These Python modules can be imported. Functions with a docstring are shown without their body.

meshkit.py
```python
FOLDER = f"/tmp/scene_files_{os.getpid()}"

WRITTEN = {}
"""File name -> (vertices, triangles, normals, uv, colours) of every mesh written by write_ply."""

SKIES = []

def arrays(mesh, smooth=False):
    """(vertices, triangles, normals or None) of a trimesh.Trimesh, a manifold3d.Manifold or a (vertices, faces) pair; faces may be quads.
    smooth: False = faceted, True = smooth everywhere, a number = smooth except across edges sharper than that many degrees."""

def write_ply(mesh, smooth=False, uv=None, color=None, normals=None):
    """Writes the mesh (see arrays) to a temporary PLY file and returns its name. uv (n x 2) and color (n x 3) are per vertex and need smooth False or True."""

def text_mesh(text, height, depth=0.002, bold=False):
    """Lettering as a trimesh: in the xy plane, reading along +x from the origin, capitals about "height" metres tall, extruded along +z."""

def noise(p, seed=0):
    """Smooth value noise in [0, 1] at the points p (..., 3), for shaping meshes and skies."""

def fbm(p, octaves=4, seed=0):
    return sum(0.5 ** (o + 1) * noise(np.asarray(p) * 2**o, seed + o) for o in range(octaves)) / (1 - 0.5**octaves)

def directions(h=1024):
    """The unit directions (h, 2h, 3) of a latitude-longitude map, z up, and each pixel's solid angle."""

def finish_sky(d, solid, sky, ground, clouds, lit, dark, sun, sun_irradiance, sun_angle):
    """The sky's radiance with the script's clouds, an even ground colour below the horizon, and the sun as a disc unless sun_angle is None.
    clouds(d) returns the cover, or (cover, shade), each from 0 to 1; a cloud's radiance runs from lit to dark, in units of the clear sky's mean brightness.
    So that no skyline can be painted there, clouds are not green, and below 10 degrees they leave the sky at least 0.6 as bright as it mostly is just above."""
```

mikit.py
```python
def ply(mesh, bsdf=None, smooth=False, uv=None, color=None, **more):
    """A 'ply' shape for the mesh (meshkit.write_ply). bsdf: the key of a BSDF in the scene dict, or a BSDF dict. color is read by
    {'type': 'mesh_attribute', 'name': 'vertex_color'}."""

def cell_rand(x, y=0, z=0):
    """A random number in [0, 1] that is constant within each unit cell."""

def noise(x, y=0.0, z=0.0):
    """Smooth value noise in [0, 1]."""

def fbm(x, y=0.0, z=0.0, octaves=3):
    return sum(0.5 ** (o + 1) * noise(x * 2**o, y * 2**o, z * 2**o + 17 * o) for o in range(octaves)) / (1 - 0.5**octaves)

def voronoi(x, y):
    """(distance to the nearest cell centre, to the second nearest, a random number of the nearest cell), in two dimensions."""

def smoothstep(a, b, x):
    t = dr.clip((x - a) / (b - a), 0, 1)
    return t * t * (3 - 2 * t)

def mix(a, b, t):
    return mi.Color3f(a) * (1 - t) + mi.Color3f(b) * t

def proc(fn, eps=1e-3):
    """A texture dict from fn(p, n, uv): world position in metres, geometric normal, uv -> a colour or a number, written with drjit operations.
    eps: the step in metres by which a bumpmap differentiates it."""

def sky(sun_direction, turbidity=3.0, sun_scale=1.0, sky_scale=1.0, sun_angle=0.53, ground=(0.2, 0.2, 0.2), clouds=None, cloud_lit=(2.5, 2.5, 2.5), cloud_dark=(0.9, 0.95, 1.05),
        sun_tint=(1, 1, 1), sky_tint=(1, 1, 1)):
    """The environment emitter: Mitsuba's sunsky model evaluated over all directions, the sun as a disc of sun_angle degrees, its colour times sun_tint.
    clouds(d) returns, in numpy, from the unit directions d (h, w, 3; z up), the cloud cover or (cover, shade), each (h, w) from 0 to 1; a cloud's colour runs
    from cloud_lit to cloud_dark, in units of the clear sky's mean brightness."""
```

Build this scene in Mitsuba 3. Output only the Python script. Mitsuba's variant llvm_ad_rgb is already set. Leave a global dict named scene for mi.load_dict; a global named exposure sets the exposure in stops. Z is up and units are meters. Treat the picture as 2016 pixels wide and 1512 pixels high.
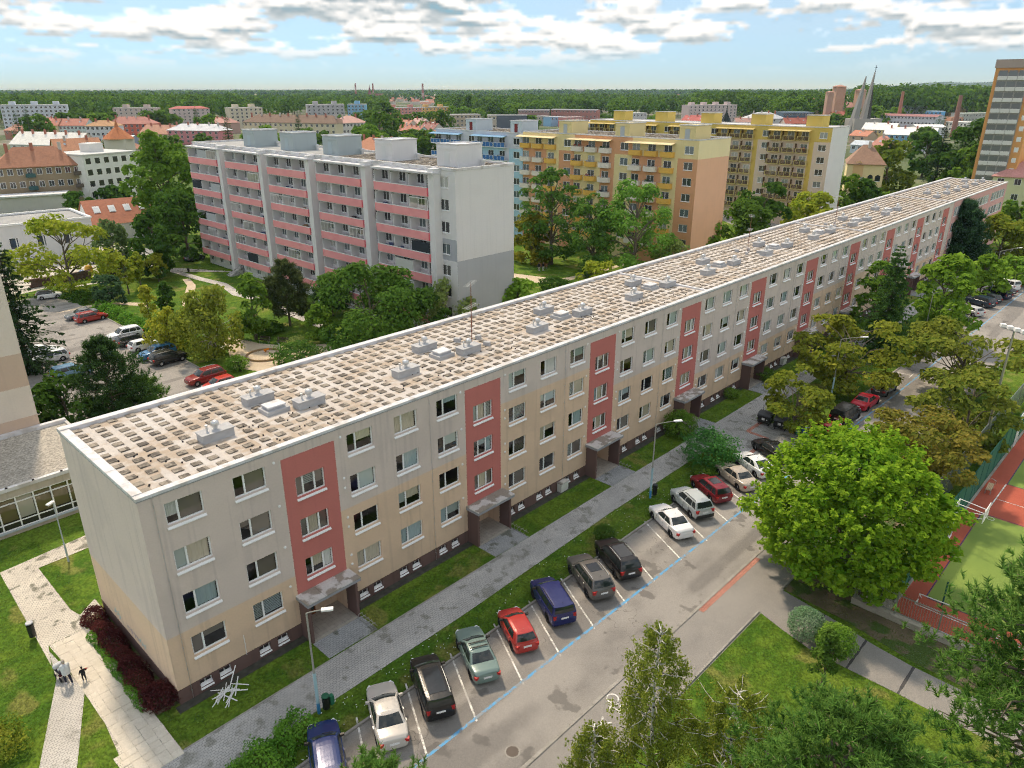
import math, random
import numpy as np, trimesh, drjit as dr, mitsuba as mi, mikit, meshkit
from mikit import proc, noise, fbm, voronoi, cell_rand, smoothstep, mix
T4 = mi.ScalarTransform4f
RNG = np.random.default_rng(11)
scene, labels = {}, {}

# ------------------------------------------------------------------ camera, sky, exposure
CAM = np.array([-10.052, -35.290, 32.219])
scene['camera'] = {'type': 'perspective', 'fov': 69.817, 'fov_axis': 'x', 'near_clip': 0.5, 'far_clip': 40000.0,
                   'to_world': T4().look_at(origin=CAM.tolist(), target=(CAM + np.array([0.67249, 0.63904, -0.37334])).tolist(), up=[0, 0, 1])}
SUN = (0.30, 1.0, 1.40)
exposure = 2.75


def cloud_cover(d):
    """Broken cumulus with flat grey-blue bases, laid out on a shallow layer so that it flattens towards the horizon, over thin high haze."""
    az, el = np.arctan2(d[..., 1], d[..., 0]), np.arcsin(np.clip(d[..., 2], 0, 1))

    def field(e):
        y = 2.7 * np.log(np.degrees(np.maximum(e, 0)) + 1.1)
        q = np.stack([np.cos(az) * 9.5, np.sin(az) * 9.5, y], -1)
        big = meshkit.fbm(q * 0.45 + 6.2, 2, 8)
        mid = meshkit.fbm(q * 1.35 + 2.3, 2, 13)
        puff = sum(0.55 ** k * (1 - np.abs(2 * meshkit.noise(q * 3.0 * 2 ** k + 7 * k, 30 + k) - 1)) for k in range(4)) / 2.02
        return 0.34 * big + 0.36 * mid + 0.30 * puff
    f0 = field(el)
    step = np.radians(0.30) * (np.degrees(el) + 1.1) / 5.0
    grad = field(el + 2.0 * step) - field(np.maximum(el - 1.3 * step, 0))
    deg = np.degrees(el)
    lim = 0.560 - 0.075 * np.clip((deg - 1.4) / 2.4, 0, 1)
    cov = np.clip((f0 - lim) / 0.055, 0, 1); cov = cov * cov * (3 - 2 * cov)
    low = np.clip((deg - 0.9) / 1.9, 0, 1)
    veil = 0.22 + 0.34 * meshkit.fbm(np.stack([np.cos(az) * 5, np.sin(az) * 5, el * 24], -1), 4, 21)
    base = np.clip((grad + 0.03) / 0.10, 0, 1)
    thick = np.clip((f0 - lim - 0.05) / 0.16, 0, 1)
    shade = 0.10 + 0.88 * base * (0.45 + 0.55 * thick)
    cover = np.maximum(cov * (0.25 + 0.75 * low), veil)
    return cover, np.clip(np.where(cov * low > 0.08, shade * low + 0.42 * (1 - low), 0.42), 0, 1)


scene['sky'] = mikit.sky(SUN, turbidity=3.0, sun_scale=0.36, sky_scale=0.62, sun_angle=4.5, clouds=cloud_cover, cloud_lit=(3.35, 3.2, 3.05),
                         cloud_dark=(0.34, 0.70, 0.90), sky_tint=(0.70, 0.99, 1.10), sun_tint=(1.0, 0.98, 0.95), ground=(0.16, 0.17, 0.13))

# ------------------------------------------------------------------ naming and entries
_count = {}


def key(name, parent=None):
    full = f'{parent}__{name}' if parent else name
    n = _count.get(full, 0)
    _count[full] = n + 1
    return full if n == 0 else f'{full}_{n:03d}'


def put(name, mesh, mat, parent=None, smooth=False, color=None, to_world=None, k=None):
    """One entry of the scene. mesh: an MB, a (vertices, faces) pair, a trimesh, or a finished shape dict to reuse."""
    k = k or key(name, parent)
    shape = mesh if isinstance(mesh, dict) else ply(mesh, mat, smooth, color)
    scene[k] = {**shape, 'to_world': to_world} if to_world is not None else shape
    return k


def ply(mesh, mat, smooth=False, color=None):
    if isinstance(mesh, MB):
        mesh = mesh.mesh()
    elif isinstance(mesh, trimesh.Trimesh):
        mesh = (np.asarray(mesh.vertices), np.asarray(mesh.faces))
    if mat in WALLS: color, mat = WALLS[mat]
    if color is not None:
        c = np.asarray(color, float)
        if smooth not in (False, True):
            v, f, _ = meshkit.arrays(mesh, smooth)
            mesh, smooth = (v, f), True
        if c.ndim == 1:
            c = np.tile(c, (len(mesh[0]), 1))
        return mikit.ply(mesh, mat, smooth=smooth, uv=pack(c))
    return mikit.ply(mesh, mat, smooth=smooth)


def pack(c):
    """Each vertex's own colour, written as two numbers into its uv (see own_colour)."""
    q = np.rint(np.sqrt(np.clip(c, 0, 1)) * 127)
    return np.stack([q[:, 0] * 128 + q[:, 1] + 0.5, q[:, 2] + 0.5], 1)


def own_colour(uv):
    r = dr.floor(uv.x / 128)
    c = mi.Color3f(r, dr.floor(uv.x - r * 128), dr.floor(uv.y)) / 127
    return c * c


def tag(k, label=None, cat=None, group=None, kind=None):
    d = {}
    if label: d['label'] = label
    if cat: d['category'] = cat
    if group: d['group'] = group
    if kind: d['kind'] = kind
    labels[k] = d
    return k


def thing(name, label, cat, group=None):
    return tag(key(name), label, cat, group)


class MB:
    """Collects boxes, quads and tubes as one mesh."""
    def __init__(s):
        s.v, s.f, s.n = [], [], 0

    def add(s, v, f):
        v = np.asarray(v, float)
        s.v.append(v); s.f.append(np.asarray(f, int) + s.n); s.n += len(v)
        return s

    def quad(s, a, b, c, d):
        return s.add([a, b, c, d], [[0, 1, 2], [0, 2, 3]])

    def box(s, x0, x1, y0, y1, z0, z1):
        v = [(x, y, z) for z in (z0, z1) for y in (y0, y1) for x in (x0, x1)]
        return s.add(v, BOXF)

    def obox(s, c, size, rz=0.0, m=None):
        v = np.array([(x, y, z) for z in (-.5, .5) for y in (-.5, .5) for x in (-.5, .5)]) * size
        if m is not None: v = v @ np.asarray(m).T
        if rz: v = v @ rotz(rz).T
        return s.add(v + np.asarray(c, float), BOXF)

    def bar(s, p, q, w, h=None, up=(0, 0, 1)):
        """A box from p to q, w wide and h high."""
        p, q = np.asarray(p, float), np.asarray(q, float)
        t = q - p; L = np.linalg.norm(t); t /= L
        up = np.asarray(up, float)
        if abs(t @ up) > 0.98: up = np.array([1.0, 0, 0])
        a = np.cross(t, up); a /= np.linalg.norm(a); b = np.cross(a, t)
        return s.obox((p + q) / 2, (w, L, h or w), m=np.stack([a, t, b], 1))

    def tube(s, pts, r, n=8, cap=True):
        pts = np.asarray(pts, float); k = len(pts)
        r = np.broadcast_to(np.asarray(r, float), (k,))
        t = np.gradient(pts, axis=0) if k > 2 else np.tile(pts[1] - pts[0], (2, 1))
        t /= np.linalg.norm(t, axis=1, keepdims=True) + 1e-12
        ref = np.array([0, 0, 1.0]) if abs(t[:, 2]).mean() < 0.9 else np.array([1.0, 0, 0])
        a = np.cross(t, ref); a /= np.linalg.norm(a, axis=1, keepdims=True) + 1e-12
        b = np.cross(t, a)
        th = np.arange(n) * 2 * np.pi / n
        v = pts[:, None] + r[:, None, None] * (np.cos(th)[None, :, None] * a[:, None] + np.sin(th)[None, :, None] * b[:, None])
        i, j = np.meshgrid(np.arange(k - 1), np.arange(n), indexing='ij')
        i, j = i.ravel(), j.ravel(); j2 = (j + 1) % n
        f = np.vstack([np.stack([i * n + j, i * n + j2, (i + 1) * n + j2], 1), np.stack([i * n + j, (i + 1) * n + j2, (i + 1) * n + j], 1)])
        v = v.reshape(-1, 3)
        if cap:
            f = np.vstack([f, [[0, q + 1, q] for q in range(1, n - 1)], [[(k - 1) * n, (k - 1) * n + q, (k - 1) * n + q + 1] for q in range(1, n - 1)]])
        return s.add(v, f)

    def lathe(s, prof, c=(0, 0, 0), n=14):
        """prof: (radius, z) pairs from bottom to top, turned about z at c."""
        prof = np.asarray(prof, float); k = len(prof); th = np.arange(n) * 2 * np.pi / n
        v = np.stack([prof[:, :1] * np.cos(th), prof[:, :1] * np.sin(th), np.repeat(prof[:, 1:], n, 1)], -1).reshape(-1, 3) + np.asarray(c, float)
        i, j = np.meshgrid(np.arange(k - 1), np.arange(n), indexing='ij'); i, j = i.ravel(), j.ravel(); j2 = (j + 1) % n
        f = np.vstack([np.stack([i * n + j, i * n + j2, (i + 1) * n + j2], 1), np.stack([i * n + j, (i + 1) * n + j2, (i + 1) * n + j], 1)])
        return s.add(v, f)

    def prism(s, poly, z0, z1):
        """A closed prism on a polygon (xy points); also makes flat slabs with edges."""
        v, f = flat(poly)
        n = len(v)
        s.add(np.vstack([np.c_[v, np.full(n, z0)], np.c_[v, np.full(n, z1)]]), np.vstack([f[:, ::-1], f + n]))
        p = np.asarray(poly, float)
        if area2(p) < 0: p = p[::-1]
        m = len(p)
        for i in range(m):
            a, b = p[i], p[(i + 1) % m]
            s.quad((*a, z0), (*b, z0), (*b, z1), (*a, z1))
        return s

    def sheet(s, poly, z):
        v, f = flat(poly)
        return s.add(np.c_[v, np.full(len(v), z)], f)

    def move(s, m=None, t=(0, 0, 0)):
        s.v = [(x @ np.asarray(m).T if m is not None else x) + np.asarray(t, float) for x in s.v]
        return s

    def join(s, o):
        return s.add(*o.mesh()) if o.n else s

    def mesh(s):
        return np.vstack(s.v), np.vstack(s.f)


BOXF = np.array([[0, 2, 3], [0, 3, 1], [4, 5, 7], [4, 7, 6], [0, 1, 5], [0, 5, 4], [2, 6, 7], [2, 7, 3], [0, 4, 6], [0, 6, 2], [1, 3, 7], [1, 7, 5]])


def area2(p):
    return (p[:, 0] * np.roll(p[:, 1], -1) - p[:, 1] * np.roll(p[:, 0], -1)).sum()


def flat(poly):
    import shapely
    p = shapely.Polygon(poly) if not isinstance(poly, shapely.Polygon) else poly
    v, f = trimesh.creation.triangulate_polygon(p, engine='earcut')
    a, b, c = v[f[:, 0]], v[f[:, 1]], v[f[:, 2]]
    neg = ((b - a)[:, 0] * (c - a)[:, 1] - (b - a)[:, 1] * (c - a)[:, 0]) < 0
    f = np.asarray(f); f[neg] = f[neg][:, ::-1]
    return np.asarray(v), f


def rotz(a):
    c, s = math.cos(a), math.sin(a)
    return np.array([[c, -s, 0], [s, c, 0], [0, 0, 1.0]])


def TR(x, y, z=0.0, rz=0.0, s=1.0):
    return T4().translate([x, y, z]).rotate([0, 0, 1], math.degrees(rz)).scale(s)


# ------------------------------------------------------------------ materials
def mat(k, d):
    scene[k] = d
    return k


def principled(base, rough=0.8, **kw):
    base = {'type': 'rgb', 'value': list(base)} if not isinstance(base, dict) else base
    return {'type': 'twosided', 'bsdf': {'type': 'principled', 'base_color': base, 'roughness': rough, **kw}}


VC = proc(lambda p, n, uv: own_colour(uv))
mat('m_vc', principled(VC, 0.85, specular=0.25))
mat('m_vcsheen', principled(VC, 0.42, specular=0.45))
mat('m_paint', principled(VC, 0.22, specular=0.5, clearcoat=1.0, clearcoat_gloss=0.96, metallic=0.12))
mat('m_gloss', principled(VC, 0.06, specular=0.7))
mat('m_pane', {'type': 'thindielectric'})
mat('m_metalvc', principled(VC, 0.36, metallic=0.8))
mat('m_leaf', {'type': 'principledthin', 'base_color': VC, 'roughness': 0.55, 'diff_trans': 0.85, 'spec_trans': 0.0, 'specular' if False else 'eta': 1.35})
mat('m_bark', principled(proc(lambda p, n, uv: mix((0.085, 0.065, 0.05), (0.19, 0.16, 0.13), fbm(p.x * 9, p.y * 9, p.z * 3)), 0.01), 0.9))
mat('m_birch', principled(proc(lambda p, n, uv: mix((0.62, 0.60, 0.56), (0.05, 0.045, 0.04), smoothstep(0.56, 0.66, fbm(p.x * 6, p.y * 6, p.z * 7.5)))), 0.8))


def plaster(grime=0.30):
    """Rough-cast plaster in the wall's own colour, with rain streaks and blotches that have their own outline."""
    def fn(p, n, uv):
        blot = fbm(p.x * 0.55 + p.y * 0.5, p.z * 0.5, 3.0, octaves=4)
        streak = noise(p.x * 2.6 + p.y * 2.6, p.z * 0.14, 8.0) * noise(p.x * 7.3 + p.y * 7.1, p.z * 0.3, 2.0)
        fine = noise(p.x * 24, p.y * 24, p.z * 24)
        g = dr.clip(smoothstep(0.44, 0.72, blot) * 0.55 + smoothstep(0.30, 0.62, streak) * 0.75, 0, 1) * grime
        c = own_colour(uv)
        return (c * (1 - g) + c * mi.Color3f(0.62, 0.64, 0.68) * g) * (0.95 + 0.09 * fine)
    return principled(proc(fn), 0.92, specular=0.2)


mat('m_plaster', plaster(0.34))
mat('m_plain', plaster(0.12))
WALLS = {}


def wallmat(k, c, grime=0.12):
    WALLS[k] = (tuple(c), 'm_plaster' if grime > 0.2 else 'm_plain')
    return k


wallmat('m_grey', (0.610, 0.530, 0.475), .3); wallmat('m_ochre', (0.665, 0.500, 0.365), .22); wallmat('m_red', (0.500, 0.175, 0.155)); wallmat('m_plinth', (0.150, 0.094, 0.086), .25)
def tint(k, c, rough=.6, metal=False):
    WALLS[k] = (tuple(c), 'm_metalvc' if metal else 'm_vc' if rough > .5 else 'm_vcsheen')


def roof_felt(p, n, uv):
    """Light roofing felt, in strips, with brown water stains between the slabs."""
    strip = dr.abs((p.x * 1.0 + 0.02 * noise(p.y * 2)) / 1.02 - dr.floor(p.x / 1.02) - 0.5)
    f = fbm(p.x * 0.42, p.y * 0.9, 2.0, octaves=4)
    g = fbm(p.x * 2.1, p.y * 3.2, 5.0, octaves=3)
    c = mix((0.50, 0.465, 0.43), (0.39, 0.32, 0.25), smoothstep(0.40, 0.66, f * 0.6 + g * 0.4))
    c = mix(c, (0.55, 0.535, 0.52), smoothstep(0.58, 0.72, fbm(p.x * 1.3 + 40, p.y * 0.6, 1.0)) * 0.6)
    return c * (0.93 + 0.12 * noise(p.x * 16, p.y * 16)) * dr.select(strip > 0.485, 0.9, 1.0)


mat('m_felt', principled(proc(roof_felt), 0.85))
mat('m_coping', principled(proc(lambda p, n, uv: mix((0.60, 0.61, 0.64), (0.47, 0.46, 0.45), smoothstep(0.45, 0.7, fbm(p.x * 1.7, p.y * 1.7, p.z))) * (0.95 + 0.08 * noise(p.x * 12, p.y * 12))), 0.6))
mat('m_slab', principled(proc(lambda p, n, uv: mix((0.10, 0.088, 0.075), (0.30, 0.265, 0.22), smoothstep(0.25, 0.72, 0.55 * fbm(p.x * 7, p.y * 7, 3.0) + 0.45 * cell_rand(dr.floor(p.x / 1.02 + 0.2), dr.floor(p.y / 0.92 + 0.4))))), 0.92))
mat('m_ventbox', principled(proc(lambda p, n, uv: mix((0.46, 0.47, 0.485), (0.34, 0.345, 0.36), fbm(p.x * 3, p.y * 3, p.z * 4))), 0.8))
mat('m_concrete', principled(proc(lambda p, n, uv: mix((0.50, 0.50, 0.48), (0.20, 0.19, 0.175), smoothstep(0.42, 0.68, fbm(p.x * 2.6, p.y * 2.6, p.z * 2.0, octaves=4))) * (0.9 + 0.2 * noise(p.x * 20, p.y * 20, p.z * 20))), 0.9))
tint('m_white', (0.78, 0.79, 0.80), .4); tint('m_metal', (0.55, 0.57, 0.58), metal=True); tint('m_chrome', (0.75, 0.76, 0.77), metal=True)
tint('m_rubber', (0.022, 0.022, 0.024)); tint('m_black', (0.018, 0.019, 0.021), .45)
# ------------------------------------------------------------------ the long four-storey block
FH, ZT = 2.836, 12.50              # storey height, window heads of the top storey
BLK = thing('apartment_block', 'long four-storey grey and ochre apartment block with red stair panels and a flat slab-dotted roof', 'apartment building')
LX, DEP, ROOFZ = 143.6, 11.6, 13.22
red_x = [7.84 + 14.4 * i for i in range(10)]
steps = [4.55, 7.50, 10.30, 7.63, 4.60, 4.54, 7.63, 7.6, 4.6, 4.6, 4.6]      # where grey turns to ochre, section by section
bounds = [0] + [x for r in red_x for x in (r, r + 3.59)] + [LX]


def colour_at(x, z):
    if z < 1.0: return 'm_plinth'
    for i, r in enumerate(red_x):
        if r < x < r + 3.59:
            return 'm_red' if 3.1 < z < 12.5 else ('m_grey' if z >= 12.5 else 'm_ochre')
    return 'm_grey' if z > steps[sum(x > r for r in red_x)] else 'm_ochre'


wins = []                          # x0, x1, z0, z1, kind
for x0, x1 in [(1.22, 3.23), (4.93, 6.87)] + [(r + d, r + d + w) for r in red_x for d, w in ((4.49, 1.94), (8.12, 1.93), (11.76, 1.93))]:
    if x1 < LX - 0.4:
        wins += [(x0, x1, ZT - k * FH - 1.30, ZT - k * FH, 2) for k in range(4)]
for r in red_x:
    wins += [(r + 0.77, r + 2.74, 9.70 - k * FH, 11.02 - k * FH, 3) for k in range(3)]
base_w = []
for r in [-6.56] + red_x:
    for d in (7.80, 8.95, 11.48, 12.70):
        base_w.append((r + d, r + d + 0.74, 0.36, 0.88))
    if r > 0: base_w += [(r + 4.41, r + 5.15, 0.36, 0.88), (r + 5.57, r + 6.31, 0.36, 0.88)]
base_w = [b for b in base_w if 0.3 < b[0] and b[1] < LX - .3 and not any(r - .1 < b[1] and b[0] < r + 3.7 for r in red_x)]
base_w = sorted(set((round(a, 2), round(b, 2), c, d) for a, b, c, d in base_w))
base_w = [b for i, b in enumerate(base_w) if i == 0 or b[0] > base_w[i - 1][1] + 0.2]
porch = [(r + 0.15, r + 3.40, 0.10, 2.75) for r in red_x]


def wall_grid(xs, zs, holes, pick, plane):
    """Quads of a wall with rectangular holes, sorted by material. plane(x, z) -> point."""
    xs, zs = sorted(set(np.round(xs, 4))), sorted(set(np.round(zs, 4)))
    out, hs = {}, sorted(holes)
    zi = list(zip(zs[:-1], zs[1:]))
    for xa, xb in zip(xs[:-1], xs[1:]):
        xm = (xa + xb) / 2
        near = [h for h in hs if h[0] < xm < h[1]]
        runs = []
        for za, zb in zi:
            zm = (za + zb) / 2
            if any(h[2] < zm < h[3] for h in near): continue
            m = pick(xm, zm)
            if runs and runs[-1][2] == m and abs(runs[-1][1] - za) < 1e-6: runs[-1][1] = zb
            else: runs.append([za, zb, m])
        for za, zb, m in runs:
            out.setdefault(m, MB()).quad(plane(xa, za), plane(xb, za), plane(xb, zb), plane(xa, zb))
    return out


def reveals(mb, h, y0, y1, swap=None):
    x0, x1, z0, z1 = h[:4]
    P = (lambda x, y, z: (x, y, z)) if swap is None else swap
    mb.quad(P(x0, y0, z0), P(x0, y1, z0), P(x0, y1, z1), P(x0, y0, z1))
    mb.quad(P(x1, y1, z0), P(x1, y0, z0), P(x1, y0, z1), P(x1, y1, z1))
    mb.quad(P(x0, y0, z1), P(x0, y1, z1), P(x1, y1, z1), P(x1, y0, z1))
    mb.quad(P(x0, y1, z0), P(x0, y0, z0), P(x1, y0, z0), P(x1, y1, z0))


def build_main():
    holes = [w[:4] for w in wins] + base_w + porch
    xs = bounds + [h[0] for h in holes] + [h[1] for h in holes]
    zs = [-0.3, 1.0, 3.1, 12.5, ROOFZ] + steps + [h[2] for h in holes] + [h[3] for h in holes]
    parts = wall_grid(xs, zs, holes, colour_at, lambda x, z: (x, 0, z))
    for w in wins: reveals(parts[colour_at((w[0] + w[1]) / 2, (w[2] + w[3]) / 2)], w, 0, 0.16)
    for b in base_w: reveals(parts['m_plinth'], b, 0, 0.22)
    # gables and rear
    for m, z0, z1 in (('m_plinth', -0.3, 1.0), ('m_ochre', 1.0, 4.55), ('m_grey', 4.55, ROOFZ)):
        parts[m].quad((0, DEP, z0), (0, 0, z0), (0, 0, z1), (0, DEP, z1))
        parts[m].quad((LX, DEP, z0), (0, DEP, z0), (0, DEP, z1), (LX, DEP, z1))
    reds = parts.pop('m_red')
    names = {'m_grey': 'wall', 'm_ochre': 'wall', 'm_plinth': 'plinth'}
    for m, mb in parts.items(): put(names[m], mb, m, BLK)
    v, f = reds.mesh()
    cen = v[f].mean(1)[:, 0]
    for r in red_x:
        sel = f[(cen > r) & (cen < r + 3.6)]
        u, inv = np.unique(sel, return_inverse=True)
        put('stair_panel', (v[u] + [0, -0.004, 0], inv.reshape(-1, 3)), 'm_red', BLK)
    # dark rooms behind the windows, floors as one dark shell
    room = MB()
    for w in wins:
        room.box(w[0] - 0.25, w[1] + 0.25, 0.165, 1.7, w[2] - 0.35, w[3] + 0.15)
    v, f = room.mesh(); f = f.reshape(-1, 12, 3)[:, [0, 1, 2, 3, 6, 7, 8, 9, 10, 11]].reshape(-1, 3)
    tag(put('room_interior', (v, f), 'm_room', BLK), kind='stuff')
    # roof: felt, slabs, copings
    rf = MB().quad((0.02, 0.02, ROOFZ), (LX, 0.02, ROOFZ), (LX, DEP, ROOFZ), (0.02, DEP, ROOFZ))
    put('roof', rf, 'm_felt', BLK)
    cop = lambda *b: put('coping', MB().box(*b), 'm_coping', BLK)
    cop(-0.06, LX, -0.09, 0.34, ROOFZ - 0.02, 13.36)
    cop(-0.06, LX, 11.15, DEP + 0.09, ROOFZ - 0.02, 13.46)
    cop(-0.06, 0.45, 0.34, 11.15, ROOFZ - 0.02, 13.40)
    for x in (56.0, 101.4, LX - 0.3): cop(x - 0.16, x + 0.16, 0.34, 11.15, ROOFZ - 0.02, 13.36)
    seam = MB()
    for i in range(72): seam.box(1.99 + i * 2, 2.03 + i * 2, -0.105, 0.345, 13.35, 13.375)
    for i in range(5): seam.box(-0.075, 0.46, 1.9 + i * 1.95, 1.94 + i * 1.95, 13.39, 13.412)
    tag(put("coping_seam", seam, "m_coping", BLK), kind="stuff")
    put('fascia', MB().box(-0.05, LX, -0.055, -0.004, ROOFZ - 0.10, ROOFZ - 0.02).box(-0.045, -0.004, 0, DEP, ROOFZ - 0.10, ROOFZ - 0.02), 'm_gutter', BLK)
    rng = np.random.default_rng(5)
    protos = []
    for i in range(6):
        v, f = MB().box(-.27, .27, -.235, .235, 0, 0.055).mesh()
        v[4:, :2] *= 0.965; v[:, 2] += rng.uniform(-.008, .008, 8)
        protos.append(ply((v, f), 'm_slab'))
    vents = []
    for i in range(10):
        for dx, dy, what in ((6.1, 4.0, 'vent'), (10.5, 7.15, 'vent'), (10.45, 5.05, 'hatch'), (12.5, 4.25, 'vent')):
            if dx + 14.25 * i < 128: vents.append((dx + 14.15 * i, dy, what))
    far, n = MB(), 0
    for ix in range(140):
        for iy in range(12):
            x, y = 0.75 + ix * 1.02 + rng.normal(0, .025), 0.72 + iy * 0.92 + rng.normal(0, .03)
            if x > LX - 0.5 or any(abs(x - s) < 0.45 for s in (56, 101.4)): continue
            if any(abs(x - a) < 1.15 and abs(y - b) < 0.75 for a, b, _ in vents): continue
            if rng.random() < 0.02: x += rng.uniform(-.35, .35); y += rng.uniform(-.3, .3)
            rz = rng.normal(0, .035)
            if ix < 26 and n < 298:
                put('roof_slab', protos[rng.integers(6)], None, BLK, to_world=TR(x, y, ROOFZ + 0.006, rz)); n += 1
            else:
                far.obox((x, y, ROOFZ + 0.034), (.54, .47, .055), rz)
    tag(put('roof_slab', far, 'm_slab', BLK), kind='stuff')
    pips = MB()
    for i in range(150):
        x, y = rng.uniform(1, 60), rng.uniform(.8, 5.2)
        pips.lathe([(.05, 0), (.05, .07), (.02, .09), (0, .09)], (x, y, ROOFZ), 6)
    tag(put('roof_fixing', pips, 'm_rubber', BLK), kind='stuff')
    boxm, turb, pipe, hatch, lid = MB(), MB(), MB(), MB(), MB()
    boxm.box(-.95, .95, -.42, .42, 0, .50).box(-1.0, 1.0, -.47, .47, .50, .55)
    turb.lathe([(.13, .55), (.13, .74), (.17, .76), (.23, .86), (.24, .95), (.20, 1.04), (.10, 1.10), (0, 1.11)], (.05, .02, 0), 16)
    for k in range(12):
        a = k * math.pi / 6
        turb.bar((.05 + .245 * math.cos(a), .02 + .245 * math.sin(a), .78), (.05 + .21 * math.cos(a + .3), .02 + .21 * math.sin(a + .3), 1.03), .02, .03)
    pipe.lathe([(.06, .55), (.06, .86), (.09, .87), (.09, .95), (0, .96)], (-.45, .05, 0), 10)
    hatch.box(-.78, .78, -.62, .62, 0, .26).box(-.58, .58, -.42, .42, .26, .42)
    lid.box(-.62, .62, -.46, .46, .42, .50)
    pb, pt, pp, ph, pl = ply(boxm, 'm_ventbox'), ply(turb, 'm_alu', 40), ply(pipe, 'm_alu', 40), ply(hatch, 'm_ventbox'), ply(lid, 'm_coping')
    for x, y, what in vents:
        t = TR(x, y, ROOFZ)
        if what == 'vent':
            k = put('roof_vent', pb, None, BLK, to_world=t)
            put('turbine', pt, None, k, to_world=t); put('pipe', pp, None, k, to_world=t)
        else:
            k = put('roof_hatch', ph, None, BLK, to_world=t); put('lid', pl, None, k, to_world=t)
    # windows
    frames, sills, curt = {}, {}, {}
    cols = [(.62, .63, .62), (.40, .47, .45), (.30, .36, .34), (.055, .05, .045), (.16, .14, .12), (.50, .46, .36), (.34, .44, .46)]
    for i, (x0, x1, z0, z1, kind) in enumerate(sorted(wins)):
        w, h = round(x1 - x0, 2), round(z1 - z0, 2)
        sig = (w, h, kind)
        xm = [0.34 * w] if kind == 2 else [0.26 * w, 0.66 * w]
        if sig not in frames:
            fr = MB()
            e = .07
            fr.box(0, w, .11, .165, 0, e).box(0, w, .11, .165, h - e, h).box(0, e, .11, .165, e, h - e).box(w - e, w, .11, .165, e, h - e)
            for q in xm: fr.box(q - .05, q + .05, .105, .165, e, h - e)
            frames[sig] = ply(fr, 'm_white')
            sills[sig] = ply(MB().quad((-.03, -.10, -.17), (w + .03, -.10, -.17), (w + .03, .112, .01), (-.03, .112, .01)).box(-.03, w + .03, -.104, -.096, -.215, -.165)
                             .quad((-.03, -.10, -.17), (-.03, .112, .01), (-.03, .0, -.17), (-.03, -.05, -.19)), 'm_white')
        t = TR(x0, 0, z0)
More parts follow.
